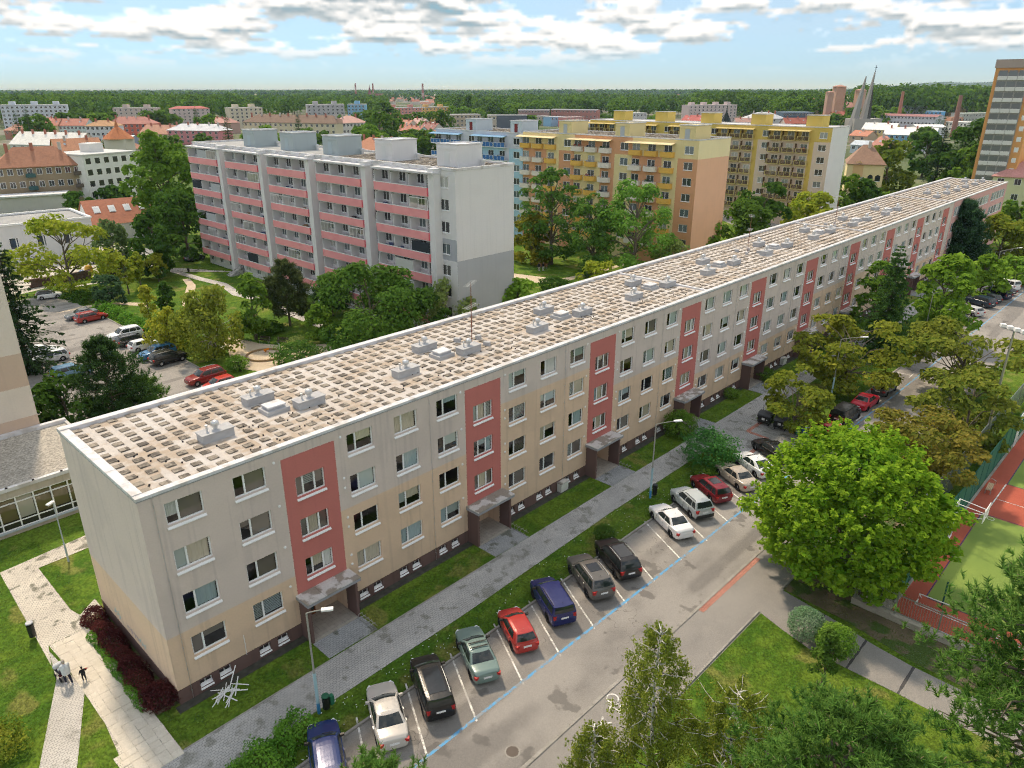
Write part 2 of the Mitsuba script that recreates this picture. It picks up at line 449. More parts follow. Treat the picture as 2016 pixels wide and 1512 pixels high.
        k = put('window', frames[sig], None, BLK, to_world=t)
        put('sill', sills[sig], None, k, to_world=t)
        edges = [.06] + xm + [w - .06]
        rr = np.random.default_rng(900 + i)
        base = rr.integers(7)
        if x0 > 100:
            m = MB()
            for a, b in zip(edges[:-1], edges[1:]): m.quad((a, .14, .06), (b, .14, .06), (b, .14, h - .06), (a, .14, h - .06))
            put('pane', m, 'm_gloss', k, color=np.array(cols[base]) * .55, to_world=t)
            continue
        for j, (a, b) in enumerate(zip(edges[:-1], edges[1:])):
            s = (round(b - a, 2), h)
            if s not in curt: curt[s] = ply(MB().quad((0, .14, .06), (s[0], .14, .06), (s[0], .14, h - .06), (0, .14, h - .06)), 'm_pane')
            put('pane', curt[s], None, k, to_world=TR(x0 + a, 0, z0))
            c = base if rr.random() < .55 else rr.integers(7)
            if kind == 3: c = [4, 5, 4][j] if rr.random() < .6 else c
            if c in (3,) or (kind == 2 and j == 0 and rr.random() < .45): continue
            drop = h - .06 if rr.random() < .72 else h * rr.uniform(.35, .7)
            n = 14; xx = np.linspace(a + .03, b - .03, n)
            fold = .03 * np.sin(np.arange(n) * 2.2 + rr.uniform(0, 6)) if c in (0, 6, 5) else np.zeros(n)
            m = MB()
            if c == 2 and rr.random() < .5 or (i % 23 == 4):
                q = h - .10
                while q > h - drop + .05:
                    m.quad((a + .03, .21, q - .055), (b - .03, .21, q - .055), (b - .03, .22, q), (a + .03, .22, q)); q -= .11
            else:
                for p in range(n - 1):
                    m.quad((xx[p], .215 + fold[p], h - drop), (xx[p + 1], .215 + fold[p + 1], h - drop), (xx[p + 1], .215 + fold[p + 1], h - .05), (xx[p], .215 + fold[p], h - .05))
            put('curtain', m, 'm_vc', k, color=np.array(cols[c]) * rr.uniform(.85, 1.1), to_world=t)
    bf = MB().box(0, .74, .19, .22, 0, .05).box(0, .74, .19, .22, .47, .52).box(0, .05, .19, .22, .05, .47).box(.69, .74, .19, .22, .05, .47).box(.34, .38, .19, .22, .05, .47)
    bs = MB().quad((-.02, -.06, -.10), (.76, -.06, -.10), (.76, .19, .16), (-.02, .19, .16)).box(-.02, .76, -.064, -.056, -.14, -.10)
    bp = MB().quad((.05, .205, .05), (.69, .205, .05), (.69, .205, .47), (.05, .205, .47))
    df, ds, dp = ply(bf, 'm_white'), ply(bs, 'm_white'), ply(bp, 'm_gloss', color=(.03, .03, .035))
    for b in base_w:
        t = TR(b[0], 0, b[2])
        k = put('basement_window', df, None, BLK, to_world=t); put('sill', ds, None, k, to_world=t); put('pane', dp, None, k, to_world=t)
    # entrances: side walls, canopy of three concrete plates, recessed door, letter boxes
    for i, r in enumerate(red_x):
        a, b = r, r + 3.56
        e = key('entrance', BLK)
        put('side_wall', MB().box(a - .02, a + .16, -1.12, -.006, -.1, 2.88), 'm_plinth', e)
        put('side_wall', MB().box(b - .16, b + .02, -1.12, -.006, -.1, 2.88), 'm_plinth', e)
        lab = put('canopy', MB().box(a - .16, b + .16, -1.34, -.006, 2.885, 3.10), 'm_gutter', e)
        for j in range(3):
            w3 = (b - a + .36) / 3
            put('canopy_plate', MB().box(a - .18 + j * w3 + .012, a - .18 + (j + 1) * w3 - .012, -1.37, -.01, 3.10, 3.155), 'm_canopy', e)
        put('back_wall', MB().quad((r + .15, 1.25, .1), (r + 3.4, 1.25, .1), (r + 3.4, 1.25, 2.75), (r + .15, 1.25, 2.75))
            .quad((r + .15, 0, .1), (r + .15, 1.25, .1), (r + .15, 1.25, 2.75), (r + .15, 0, 2.75)).quad((r + 3.4, 1.25, .1), (r + 3.4, 0, .1), (r + 3.4, 0, 2.75), (r + 3.4, 1.25, 2.75))
            .quad((r + .15, 0, 2.75), (r + .15, 1.25, 2.75), (r + 3.4, 1.25, 2.75), (r + 3.4, 0, 2.75)), 'm_ochre', e)
        put('porch_floor', MB().box(r + .14, r + 3.42, -1.13, 1.26, -.05, .12), 'm_tile', e)
        d = put('door', MB().box(r + .35, r + .43, 1.17, 1.24, .12, 2.3).box(r + 1.62, r + 1.70, 1.17, 1.24, .12, 2.3).box(r + .43, r + 1.62, 1.17, 1.24, 2.2, 2.3)
                .box(r + .98, r + 1.07, 1.17, 1.24, .12, 2.2).box(r + .43, r + 1.62, 1.17, 1.24, .12, .45).box(r + .43, r + 1.62, 1.17, 1.24, 1.05, 1.15), 'm_wood', e)
        put('box_panel', MB().box(r + 2.0, r + 3.15, 1.14, 1.245, 1.1, 1.75), 'm_wood', e)
        for q in range(4): put('letter_box', MB().box(r + 2.06 + q * .27, r + 2.28 + q * .27, 1.125, 1.14, 1.2, 1.65), 'm_vcsheen', e, color=(.09, .05, .04))
    for r in red_x:
        pg = MB().quad((r + .43, 1.21, .45), (r + 1.62, 1.21, .45), (r + 1.62, 1.21, 2.2), (r + .43, 1.21, 2.2))
        put('door_glass', pg, 'm_gloss', BLK, color=(.03, .045, .045))
    # round wall vents beside the stair columns, lightning rods, cable
    wv = ply(MB().lathe([(.085, 0), (.085, .03), (.05, .05), (0, .05)], n=12).move(np.array([[1, 0, 0], [0, 0, -1], [0, 1, 0]])), 'm_white')
    for r in red_x[:7]:
        for k in range(4):
            for dx, dz in ((-.42, 0.1), (4.05, .15), (4.05, -.55)):
                if k == 0 and dz < 0: continue
                put('wall_vent', wv, None, BLK, to_world=TR(r + dx, 0, ZT - k * FH + dz - .1))
    for x in [0.72] + [r + 11.1 for r in red_x]:
        mb = MB().tube([(x, -.05, -.05), (x, -.05, 13.3)], .012, 5)
        for z in np.arange(.6, 13, 1.5): mb.box(x - .03, x + .03, -.065, 0, z, z + .05)
        put('lightning_rod', mb, 'm_metal', BLK)
    put('gas_pipe', MB().tube([(4.1, -.05, .95), (4.1, -.05, 2.3), (4.1, .01, 2.36)], .02, 6), 'm_white', BLK)
    # roof antennas with guys
    for x, y, hgt in ((28.3, 5.6, 5.0), (76.5, 6.3, 4.6), (103.5, 6.0, 4.4)):
        a = thing('roof_antenna', {28.3: 'tall rusty television antenna mast nearest on the flat slab roof', 76.5: 'rusty antenna mast on the roof halfway along the long block',
                                   103.5: 'farther thin antenna mast beside the second roof joint'}[x], 'antenna')
        z0 = ROOFZ
        put('mast', MB().tube([(x, y, z0), (x, y, z0 + hgt * .55), (x, y, z0 + hgt)], [.04, .04, .022], 7), 'm_rust', a)
        for zz, ang, L in ((.98, .5, 1.0), (.62, .35, .9), (.50, 2.3, .7)):
            m = MB(); c, s_ = math.cos(ang), math.sin(ang)
            p = np.array([x, y, z0 + hgt * zz])
            m.bar(p - L * np.array([c, s_, 0]), p + L * np.array([c, s_, 0]), .03)
            for q in np.linspace(-L, L, 7):
                m.bar(p + q * np.array([c, s_, 0]) - .32 * np.array([-s_, c, 0]), p + q * np.array([c, s_, 0]) + .32 * np.array([-s_, c, 0]), .018)
            put('aerial', m, 'm_alu', a)
        g = MB()
        for q in range(4):
            an = q * math.pi / 2 + .4
            g.tube([(x, y, z0 + 1.3), (x + 1.3 * math.cos(an), y + 1.3 * math.sin(an), z0 + .1)], .012, 4)
            g.obox((x + 1.3 * math.cos(an), y + 1.3 * math.sin(an), z0 + .15), (.5, .35, .3), an)
        put('guy', g, 'm_ventbox', a)
    # painted lettering scrawled on the gable at plinth height (marks that the photograph shows)
    g = MB()
    rng = np.random.default_rng(3)
    for y0, c in ((5.1, 0), (9.0, 0)):
        for q in range(6):
            p = [(-.006, y0 - q * .18, 1.45 + rng.uniform(-.15, .15)), (-.006, y0 - q * .18 - .12, 1.75 + rng.uniform(-.2, .2))]
            g.bar(p[0], p[1], .012, .05, up=(0, 1, 0))
    put('graffiti', g, 'm_vc', BLK, color=(.30, .52, .58))
    g = MB()
    for q in range(14):
        y0 = 6.9 - q * .13
        g.bar((-.006, y0, 1.4 + rng.uniform(-.1, .1)), (-.006, y0 - rng.uniform(0, .12), 1.62 + rng.uniform(-.1, .15)), .012, .03, up=(0, 1, 0))
    put('graffiti', g, 'm_vc', BLK, color=(.35, .33, .40))


tint('m_room', (0.035, 0.032, 0.03))
tint('m_gutter', (0.30, 0.31, 0.34))
tint('m_alu', (0.66, 0.67, 0.69), metal=True)
tint('m_rust', (0.24, 0.10, 0.07))
mat('m_wood', principled(proc(lambda p, n, uv: mix((0.26, 0.085, 0.035), (0.15, 0.05, 0.022), noise(p.x * 14, p.y * 14, p.z * 1.6))), 0.5))
mat('m_tile', principled(proc(lambda p, n, uv: mix((0.40, 0.37, 0.33), (0.32, 0.29, 0.26), noise(p.x * 4, p.y * 4)) * dr.select(dr.minimum(dr.abs(p.x * 3.3 - dr.round(p.x * 3.3)), dr.abs(p.y * 3.3 - dr.round(p.y * 3.3))) < 0.03, 0.75, 1.0)), 0.6))
def canopy(p, n, uv):
    f = fbm(p.x * 1.7, p.y * 1.7, 1.0, octaves=4)
    return mix((0.56, 0.56, 0.55), (0.24, 0.21, 0.17), smoothstep(0.44, 0.60, f) * 0.85) * (0.9 + 0.18 * noise(p.x * 17, p.y * 17))
mat('m_canopy', principled(proc(canopy), 0.9))
build_main()
# ------------------------------------------------------------------ ground, streets and paths
def grass(p, n, uv):
    f1 = fbm(p.x * 0.16, p.y * 0.16, 1.0, octaves=3)
    f2 = fbm(p.x * 1.1, p.y * 1.3, 4.0, octaves=4)
    f3 = noise(p.x * 9.0, p.y * 9.0, 2.0)
    c = mix((0.055, 0.125, 0.012), (0.115, 0.185, 0.020), smoothstep(0.30, 0.70, f1 * 0.45 + f2 * 0.55))
    c = mix(c, (0.20, 0.20, 0.055), smoothstep(0.60, 0.76, fbm(p.x * 0.5 + 9, p.y * 0.5, 7.0, octaves=4)) * 0.75)
    c = c * (0.62 + 0.7 * f3)
    far = smoothstep(150.0, 420.0, dr.sqrt(p.x * p.x + p.y * p.y))
    patch = cell_rand(p.x / 70 + noise(p.x * 0.02, p.y * 0.02), p.y / 55)
    town = mix(mix((0.055, 0.085, 0.035), (0.14, 0.15, 0.09), patch), (0.24, 0.22, 0.19), smoothstep(0.55, 0.62, fbm(p.x * 0.02, p.y * 0.02, 3.0)) * 0.7)
    field = mix((0.10, 0.14, 0.05), (0.24, 0.22, 0.12), cell_rand(p.x / 420, p.y / 260, 4.0))
    land = mix(town, field, smoothstep(2200.0, 3200.0, dr.sqrt(p.x * p.x + p.y * p.y)))
    return mix(c, land, far)


def asphalt(p, n, uv):
    f = fbm(p.x * 0.30, p.y * 0.45, 1.0, octaves=4)
    s = noise(p.x * 30, p.y * 30)
    lane = smoothstep(0.35, 0.65, noise(p.x * 0.05, p.y * 0.9, 3.0))
    c = mix((0.195, 0.185, 0.175), (0.30, 0.285, 0.265), smoothstep(0.3, 0.7, f * 0.7 + lane * 0.3))
    d1, d2, _ = voronoi(p.x * 0.42 + 1.1 * fbm(p.x * 0.9, p.y * 0.9, 5.0), p.y * 0.42 + 1.1 * fbm(p.x * 0.9, p.y * 0.9, 8.0))
    crack = (1 - smoothstep(0.004, 0.018, d2 - d1)) * smoothstep(0.52, 0.62, fbm(p.x * 0.22, p.y * 0.35, 12.0))
    oil = smoothstep(0.66, 0.74, fbm(p.x * 0.8 + 3, p.y * 0.8, 20.0, octaves=4))
    return mix(c * (0.86 + 0.28 * s), (0.09, 0.085, 0.08), dr.clip(crack * 0.75 + oil * 0.55, 0, 1))


def walk_asphalt(p, n, uv):
    f = fbm(p.x * 0.5, p.y * 0.6, 1.0, octaves=4)
    joint = dr.abs(p.y / 2.9 - dr.round(p.y / 2.9)) * 2.9
    c = mix((0.225, 0.215, 0.205), (0.30, 0.285, 0.265), f) * (0.88 + 0.24 * noise(p.x * 28, p.y * 28))
    return dr.select((joint < 0.05 + 0.05 * noise(p.x * 2, p.y * 2)) & (p.y < -22), mi.Color3f(0.07, 0.068, 0.07), c)


def pavers(c1, c2, dirt):
    def fn(p, n, uv):
        row = dr.floor(p.y / 0.165)
        sh = (row - 2 * dr.floor(row / 2)) * 0.11
        fx, fy = (p.x + sh) / 0.22, p.y / 0.165
        e = dr.minimum(dr.abs(fx - dr.round(fx)) * 0.22, dr.abs(fy - dr.round(fy)) * 0.165)
        r = cell_rand(fx, fy, 5)
        f = fbm(p.x * 0.5, p.y * 0.7, 1.0, octaves=4)
        c = mix(c1, c2, r * 0.6 + f * 0.4) * (0.85 + 0.3 * f)
        g = mix(c, (0.10, 0.105, 0.07), smoothstep(0.58, 0.74, fbm(p.x * 1.6, p.y * 1.6, 6.0, octaves=4)) * dirt)
        return dr.select(e < 0.014, g * 0.62, g)
    return proc(fn)


mat('m_grass', principled(proc(grass), 0.95, specular=0.15))
mat('m_asphalt', principled(proc(asphalt), 0.9))
mat('m_walk', principled(proc(walk_asphalt), 0.9))
mat('m_pavers', principled(pavers((0.36, 0.365, 0.365), (0.46, 0.455, 0.44), 0.5), 0.88))
mat('m_apron', principled(pavers((0.27, 0.285, 0.30), (0.36, 0.375, 0.385), 0.75), 0.88))
mat('m_cream', principled(pavers((0.52, 0.48, 0.41), (0.62, 0.585, 0.51), 0.75), 0.9))
mat('m_greypath', principled(pavers((0.47, 0.455, 0.425), (0.545, 0.53, 0.495), 0.35), 0.9))
mat('m_pslab', principled(proc(lambda p, n, uv: mix((0.56, 0.515, 0.43), (0.68, 0.635, 0.55), 0.5 * cell_rand(p.x / .55, p.y / .48, 2) + 0.5 * fbm(p.x * 3, p.y * 3, 1.0)) * (0.92 + 0.14 * noise(p.x * 22, p.y * 22))), 0.9))
mat('m_redpave', principled(pavers((0.46, 0.20, 0.155), (0.56, 0.27, 0.21), 0.2), 0.88))
mat('m_kerb', principled(proc(lambda p, n, uv: mix((0.40, 0.385, 0.36), (0.24, 0.225, 0.20), fbm(p.x * 2.0, p.y * 2.0, 2.0, octaves=4)) * (0.88 + .22 * noise(p.x * 18, p.y * 18, p.z * 18))), 0.9))
def worn(c, amt):
    def fn(p, n, uv):
        w = smoothstep(0.5 - amt * .2, 0.62, fbm(p.x * 3.1, p.y * 3.1, 9.0, octaves=4) * .7 + noise(p.x * 14, p.y * 14) * .3)
        return mix(c, (0.27, 0.26, 0.24), w * (0.25 + amt))
    return proc(fn)
mat('m_line', principled(worn((0.74, 0.73, 0.70), 0.45), 0.8))
mat('m_blue', principled(worn((0.10, 0.34, 0.60), 0.60), 0.8))
mat('m_mulch', principled(proc(lambda p, n, uv: mix((0.030, 0.032, 0.026), (0.085, 0.085, 0.07), fbm(p.x * 4, p.y * 4, 1.0, octaves=4))), 0.95))
mat('m_dirt', principled(proc(lambda p, n, uv: mix(mix((0.20, 0.155, 0.10), (0.11, 0.09, 0.055), fbm(p.x * 1.2, p.y * 1.2, 1.0)), (0.06, 0.105, 0.02), smoothstep(0.42, 0.6, fbm(p.x * 1.1 + 5, p.y * 1.1, 3.0, octaves=4)))), 0.95))
mat('m_sandpath', principled(proc(lambda p, n, uv: mix((0.50, 0.405, 0.285), (0.60, 0.51, 0.39), fbm(p.x * .8, p.y * .8, 1.0, octaves=4)) * (.9 + .2 * noise(p.x * 9, p.y * 9))), 0.95))
mat('m_courtred', principled(proc(lambda p, n, uv: mix((0.36, 0.075, 0.045), (0.45, 0.105, 0.06), fbm(p.x * .5, p.y * .5, 1.0)) * (.92 + .16 * noise(p.x * 24, p.y * 24))), 0.85))
mat('m_courtgreen', principled(proc(lambda p, n, uv: mix((0.155, 0.24, 0.045), (0.215, 0.30, 0.06), fbm(p.x * .45, p.y * .45, 1.0)) * (.94 + .12 * noise(p.x * 24, p.y * 24))), 0.9))

# the land: one sheet to the horizon
def land():
    rs = np.concatenate([[0.0, 60, 120, 200], np.geomspace(300, 26000, 22)])
    th = np.linspace(0, 2 * np.pi, 73)[:-1]
    v = [(0, 0, 0)]; f = []
    for r in rs[1:]: v += [(r * math.cos(t), r * math.sin(t), 0) for t in th]
    for j in range(72): f.append((0, 1 + j, 1 + (j + 1) % 72))
    for i in range(len(rs) - 2):
        for j in range(72):
            a, b = 1 + i * 72 + j, 1 + i * 72 + (j + 1) % 72
            f += [(a, a + 72, b + 72), (a, b + 72, b)]
    v = np.array(v, float)
    r = np.hypot(v[:, 0], v[:, 1])
    return v, np.array(f)
tag(put('ground', land(), 'm_grass'), 'bright green lawn and town land reaching to the horizon', kind='structure')


def ground(name, poly, z, m, label):
    return tag(put(name, MB().sheet(poly, z), m), label, kind='structure')


def rect(x0, x1, y0, y1): return [(x0, y0), (x1, y0), (x1, y1), (x0, y1)]


PAVED = []                         # polygons on which no grass grows
def paved(name, poly, z, m, label):
    import shapely
    PAVED.append(shapely.Polygon(poly))
    return ground(name, poly, z, m, label)

E0 = 260.0
paved('road', [(-60, -16.72), (E0, -17.6), (E0, -12.6), (63, -11.25), (50.3, -11.4), (50.3, -8.55), (-60, -8.55)], .004, 'm_asphalt', 'grey asphalt street with cracks and parking bays along it')
paved('bike_path', [(-60, -19.85), (E0, -20.7), (E0, -17.2), (-60, -16.3)], .0015, 'm_walk', 'smooth asphalt foot and cycle path beside the street')
paved('sidewalk', [(-30, -5.95), (16, -5.95), (33, -5.45), (180, -5.35), (180, -2.9), (33, -2.95), (-30, -3.2)], .008, 'm_pavers', 'grey block-paved pavement running along the apartment block')
paved('lawn_path', [(29.95, -19.85), (33.2, -19.9), (32.8, -22.3), (32.5, -24.1), (31.9, -26.6), (31.6, -28.8), (31.0, -48), (28.2, -48), (28.7, -29), (28.7, -25.3), (28.8, -23.7), (29.3, -21.8)], .010, 'm_walk', 'narrow patched asphalt path crossing the lawn')
paved('bin_yard', [(50.4, -11.8), (58.6, -11.8), (58.6, -5.4), (50.4, -5.4)], .012, 'm_pavers', 'paved yard where the rubbish containers stand')
for i, r in enumerate(red_x):
    paved('entrance_apron', rect(r - .02, r + 3.62, -2.97, -1.13), .014, 'm_apron', 'bluish paved apron in front of a house entrance')
paved('tile_path', [(-3.6, 10.65), (-1.45, 10.85), (-1.25, -3.19), (-3.9, -3.19), (-3.2, 4.0)], .010, 'm_cream', 'cream path laid with square concrete slabs beside the gable')
paved('grey_path', [(-3.75, 10.2), (-3.3, 5.2), (-5.0, .9), (-9.2, -9.5), (-10.6, -8.9), (-6.9, .9), (-4.2, 7.2)], .014, 'm_greypath', 'light grey paved footpath slanting across the left lawn')
paved('court_path', [(-4.05, 8.6), (-3.65, 21.5), (5.8, 22.6), (5.8, 21.2), (3.2, 20.3), (-1.55, 20.1), (-1.5, 13.4), (-1.25, 12.4), (.02, 13.5), (.02, 12.0), (-1.35, 10.86), (-3.62, 10.66)], .012, 'm_cream', 'wide cream block-paved path left of the gable wall')
paved('gable_strip', rect(-1.25, -.01, .2, 11.8), .016, 'm_dirt', 'bare soil strip under the dark red hedge')
ground('flower_bed', rect(-.3, 143, -.62, -.003), .018, 'm_mulch', 'dark mulch strip at the foot of the brown plinth')
paved('car_park', [(-8, 42), (25.0, 42), (25.0, 92.2), (24.3, 104), (-8, 104)], .004, 'm_asphalt', 'pale asphalt car park behind the apartment block')
paved('back_road', [(-30, 108), (20, 108), (34, 112.5), (50, 114), (62, 97), (54, 96), (46, 110), (36, 115), (44, 122), (52, 128), (40, 160), (-30, 160)], .006, 'm_cream', 'pale access road behind the park')
paved('park_path', [(20.6, 91.2), (24.5, 92.5), (27.4, 92.0), (30.2, 90.4), (32.4, 87.3), (33.2, 84.2), (31.6, 83.6), (30.9, 86.6), (29.0, 89.6), (26.8, 90.9), (24.3, 90.9)], .008, 'm_sandpath', 'sandy footpath curving through the park')
paved('park_path', [(26.3, 106.0), (31.0, 106.6), (34.7, 106.3), (40.9, 107.4), (44.6, 106.9), (45.2, 97), (46.2, 89.4), (44.6, 81.5), (45.8, 73.9), (44.8, 64.9), (44.5, 54), (46, 54), (46.4, 64.9), (47.4, 74), (46.4, 81.5), (47.8, 90), (46.8, 97.2), (46.0, 108.4), (40.8, 108.7), (31, 107.8), (26.3, 107.2)], .010, 'm_greypath', 'grey footpath along the pink balcony block')
paved('park_path', [(43.6, 98.5), (42.2, 93.4), (36.2, 82), (33.4, 70), (32.0, 60.8), (31.4, 57.2), (29.4, 52.2), (27.9, 48.8), (30.0, 44.5), (41, 44.0), (41, 48.4), (37.0, 51.4), (35.0, 55.0), (33.6, 61.2), (35.0, 70), (37.8, 81.6), (43.4, 92.6), (44.8, 98.2)], .012, 'm_sandpath', 'sandy path widening into the playground')
ground('sandbox_sand', [(33.0 + 2.25 * math.cos(t), 49.9 + 2.25 * math.sin(t)) for t in np.linspace(0, 6.1, 30)], .03, 'm_sandpath', 'orange sand of the round sandpit')
paved('park_path', [(84, 51), (90, 47), (98, 46.6), (110, 47), (110, 48.1), (98, 48.0), (91, 49), (88, 60), (84, 62)], .008, 'm_sandpath', 'sandy footpath behind the pink block gable')
paved('back_road', [(150, 24), (158, 24), (190, 60), (262, 120), (420, 250), (412, 258), (250, 132), (176, 66), (150, 36)], .006, 'm_walk', 'street between the trees beyond the far roof end')
# kerbs: single stones where they can be told apart
def kerb(name, label, p, q, w=.15, h=.11, L=1.0, m='m_kerb', near=True):
    k = thing(name, None, None); labels[k] = {'label': label, 'kind': 'structure'}
    p, q = np.array(p, float), np.array(q, float); d = q - p; n = max(1, int(np.hypot(*d) / L)); u = d / np.hypot(*d); a = math.atan2(u[1], u[0])
    rest = MB()
    for i in range(n):
        c = p + d * (i + .5) / n
        b = MB().obox((c[0], c[1], h / 2 + (i % 3) * .004), (np.hypot(*d) / n - .02, w, h), a)
        if near and i < 60: put('kerbstone', b, m, k)
        else: rest.join(b)
    if rest.n: tag(put('kerbstone', rest, m, k), kind='stuff')
kerb('parking_kerb', 'row of kerbstones between the grass strip and the parking bays', (-6, -8.47), (50.3, -8.47))
kerb('street_kerb', 'low kerb between the street and the cycle path', (-6, -16.76), (90, -16.95), .2, .05)
kerb('lawn_kerb', 'pale kerb edging the south lawn and the cycle path', (-6, -19.92), (29.9, -19.92), .12, .09)
kerb('lawn_kerb', 'pale kerb between the cycle path and the ground under the big maple', (33.3, -19.98), (120, -20.25), .12, .09)
kerb('street_kerb', 'kerb along the lawn with the street trees', (58.8, -11.2), (150, -11.9), .15, .11, near=False)
kerb('car_park_kerb', 'kerb along the car park and hedge', (25.06, 42), (25.06, 92), .15, .1, near=False)
kerb('path_edging', 'thin edging along the front pavement', (-1.2, -3.13), (7.8, -3.13), .06, .05)
kerb('path_edging', 'thin edging between two entrance aprons', (11.5, -3.1), (22.2, -3.07), .06, .05)
# painted markings
def marking(name, label, mb, m): return tag(put(name, mb, m), label, kind='structure')
D = np.array([0.452, 0.892]); N_ = np.array([D[1], -D[0]])
bay = [(6.3, -7.9), (9.75, -7.9), (13.2, -7.95), (16.95, -8.0), (20.2, -8.1), (23.6, -8.1), (27.05, -8.1), (30.4, -8.15), (33.9, -8.2), (37.4, -8.3), (40.9, -8.3), (44.3, -8.3), (47.6, -8.3)]
for x, y in bay:
    p = np.array([x, y]); q = p - D * 5.55
    a, b = p + N_ * .055, p - N_ * .055
    marking('bay_line', 'white line between two slanting parking bays', MB().sheet([a, b, q - N_ * .055, q + N_ * .055], .009), 'm_line')
blue = [(-5, -12.65), (12.7, -12.72), (24.4, -12.9), (40.5, -13.1), (58.7, -13.5), (75, -13.9), (150, -14.6)]
marking('blue_line', 'worn blue line along the parking bays', MB().sheet([(x, y + .09) for x, y in blue] + [(x, y - .09) for x, y in blue[::-1]], .010), 'm_blue')
for i, x in enumerate((60.5, 66.2, 71.9, 77.6, 83.3)):
    marking('bay_tick', 'short white tick marking a parallel parking bay', MB().sheet(rect(x - .06, x + .06, -13.3, -11.5), .009).sheet(rect(x - .9, x + .9, -13.38, -13.26), .0095), 'm_line')
for i in range(7):
    p = np.array([104 + i * 3.3, -8.4]); q = p - D * 5.2
    marking('bay_line', 'distant white bay line far along the street', MB().sheet([p + N_ * .055, p - N_ * .055, q - N_ * .055, q + N_ * .055], .009), 'm_line')
paved('road_bay', [(99, -11.3), (99, -8.2), (150, -8.2), (150, -11.6)], .005, 'm_asphalt', 'far row of slanting parking bays')
ts = thing('tactile_strip', None, None); labels[ts] = {'label': 'red ribbed tactile paving strip at the crossing', 'kind': 'structure'}
for i in range(20):
    put('tactile_tile', MB().box(27.3 + i * .41, 27.3 + i * .41 + .395, -17.31, -16.9, 0, .018).box(27.33 + i * .41, 27.66 + i * .41, -17.18, -17.13, .018, .024).box(27.33 + i * .41, 27.66 + i * .41, -17.07, -17.02, .018, .024), 'm_redpave', ts)
bb = thing('bin_yard_border', None, None); labels[bb] = {'label': 'red brick border around the container yard', 'kind': 'structure'}
for a, b in (((55.1, -6.3), (58.3, -6.3)), ((55.1, -6.3), (54.9, -8.6)), ((50.6, -8.75), (54.9, -8.75))):
    p, q = np.array(a), np.array(b); d = q - p; n = max(2, int(np.hypot(*d) / .42)); an = math.atan2(d[1], d[0])
    for i in range(n):
        c = p + d * (i + .5) / n
        put('brick', MB().obox((c[0], c[1], .016), (np.hypot(*d) / n - .012, .40, .02), an), 'm_redpave', bb)
# square slabs of the path beside the gable, each its own piece
tp = 'tile_path'
rng = np.random.default_rng(8)
sl = ply(MB().box(-.262, .262, -.225, .225, 0, .03), 'm_pslab')
import shapely
tpoly = shapely.Polygon([(-3.6, 10.65), (-1.45, 10.85), (-1.25, -3.19), (-3.9, -3.19), (-3.25, 4.0)])
cnt = 0
for j in range(31):
    for i in range(6):
        x, y = -1.55 - i * .54 + rng.normal(0, .008), 10.35 - j * .465 + rng.normal(0, .008)
        if i >= 4 and rng.random() < .25 and j > 12: continue
        if tpoly.contains(shapely.Point(x, y)) and cnt < 298:
            put('slab', sl, None, tp, to_world=TR(x, y, .010 + rng.uniform(-.004, .006), rng.normal(0, .015))); cnt += 1
tint('m_plate', (0.13, 0.11, 0.095))
mh = tag(key('manhole_cover'), 'round iron manhole cover in the street', 'manhole cover')
put('ring', MB().lathe([(.42, .0), (.42, .012), (.34, .012), (.34, .006)], (10.6, -15.7, .004), 24), 'm_kerb', mh)
put('cover', MB().lathe([(.335, 0), (.335, .010), (0, .010)], (10.6, -15.7, .004), 24), 'm_plate', mh)
# bicycle and pedestrian symbols painted on the cycle path
def strokes(segs, c, ang, w=.085, z=.011):
    mb = MB(); R2 = rotz(ang)[:2, :2]
    for s in segs:
        s = np.array(s, float) @ R2.T + np.array(c)
        for a, b in zip(s[:-1], s[1:]):
            d = b - a; L = np.hypot(*d)
            if L < 1e-6: continue
            n = np.array([-d[1], d[0]]) / L * w / 2; e = d / L * w * .25
            mb.sheet([a - n - e, b - n + e, b + n + e, a + n - e], z); z += .00006
    return mb
circ = lambda x, y, r: [(x + r * math.cos(t), y + r * math.sin(t)) for t in np.linspace(0, 2 * math.pi, 15)]
bike = [circ(-.55, 0, .33), circ(.55, 0, .33), [(-.55, 0), (-.2, .55), (.35, .55), (.0, 0), (-.55, 0)], [(-.2, .55), (0, 0)], [(.3, .72), (.38, .55), (.55, 0)], [(-.35, .68), (-.1, .68)]]
ped = [circ(0, 1.15, .1), [(0, 1.0), (-.02, .45), (-.3, -.1)], [(-.02, .45), (.25, -.1)], [(-.32, .62), (0, .92), (.3, .6)]]
marking('path_symbol', 'white bicycle symbol painted on the cycle path', strokes(bike, (17.2, -17.9), math.pi * .5 + .1), 'm_line')
marking('path_symbol', 'white walking figure painted on the cycle path', strokes(ped, (15.6, -18.0), math.pi * .5, .11), 'm_line')
# ------------------------------------------------------------------ prefabricated blocks behind, and the older houses on the left
_wc = {}
PANE_C = [(.035, .04, .045), (.10, .13, .14), (.30, .34, .34), (.07, .075, .07), (.46, .47, .45), (.16, .19, .20), (.05, .055, .06)]


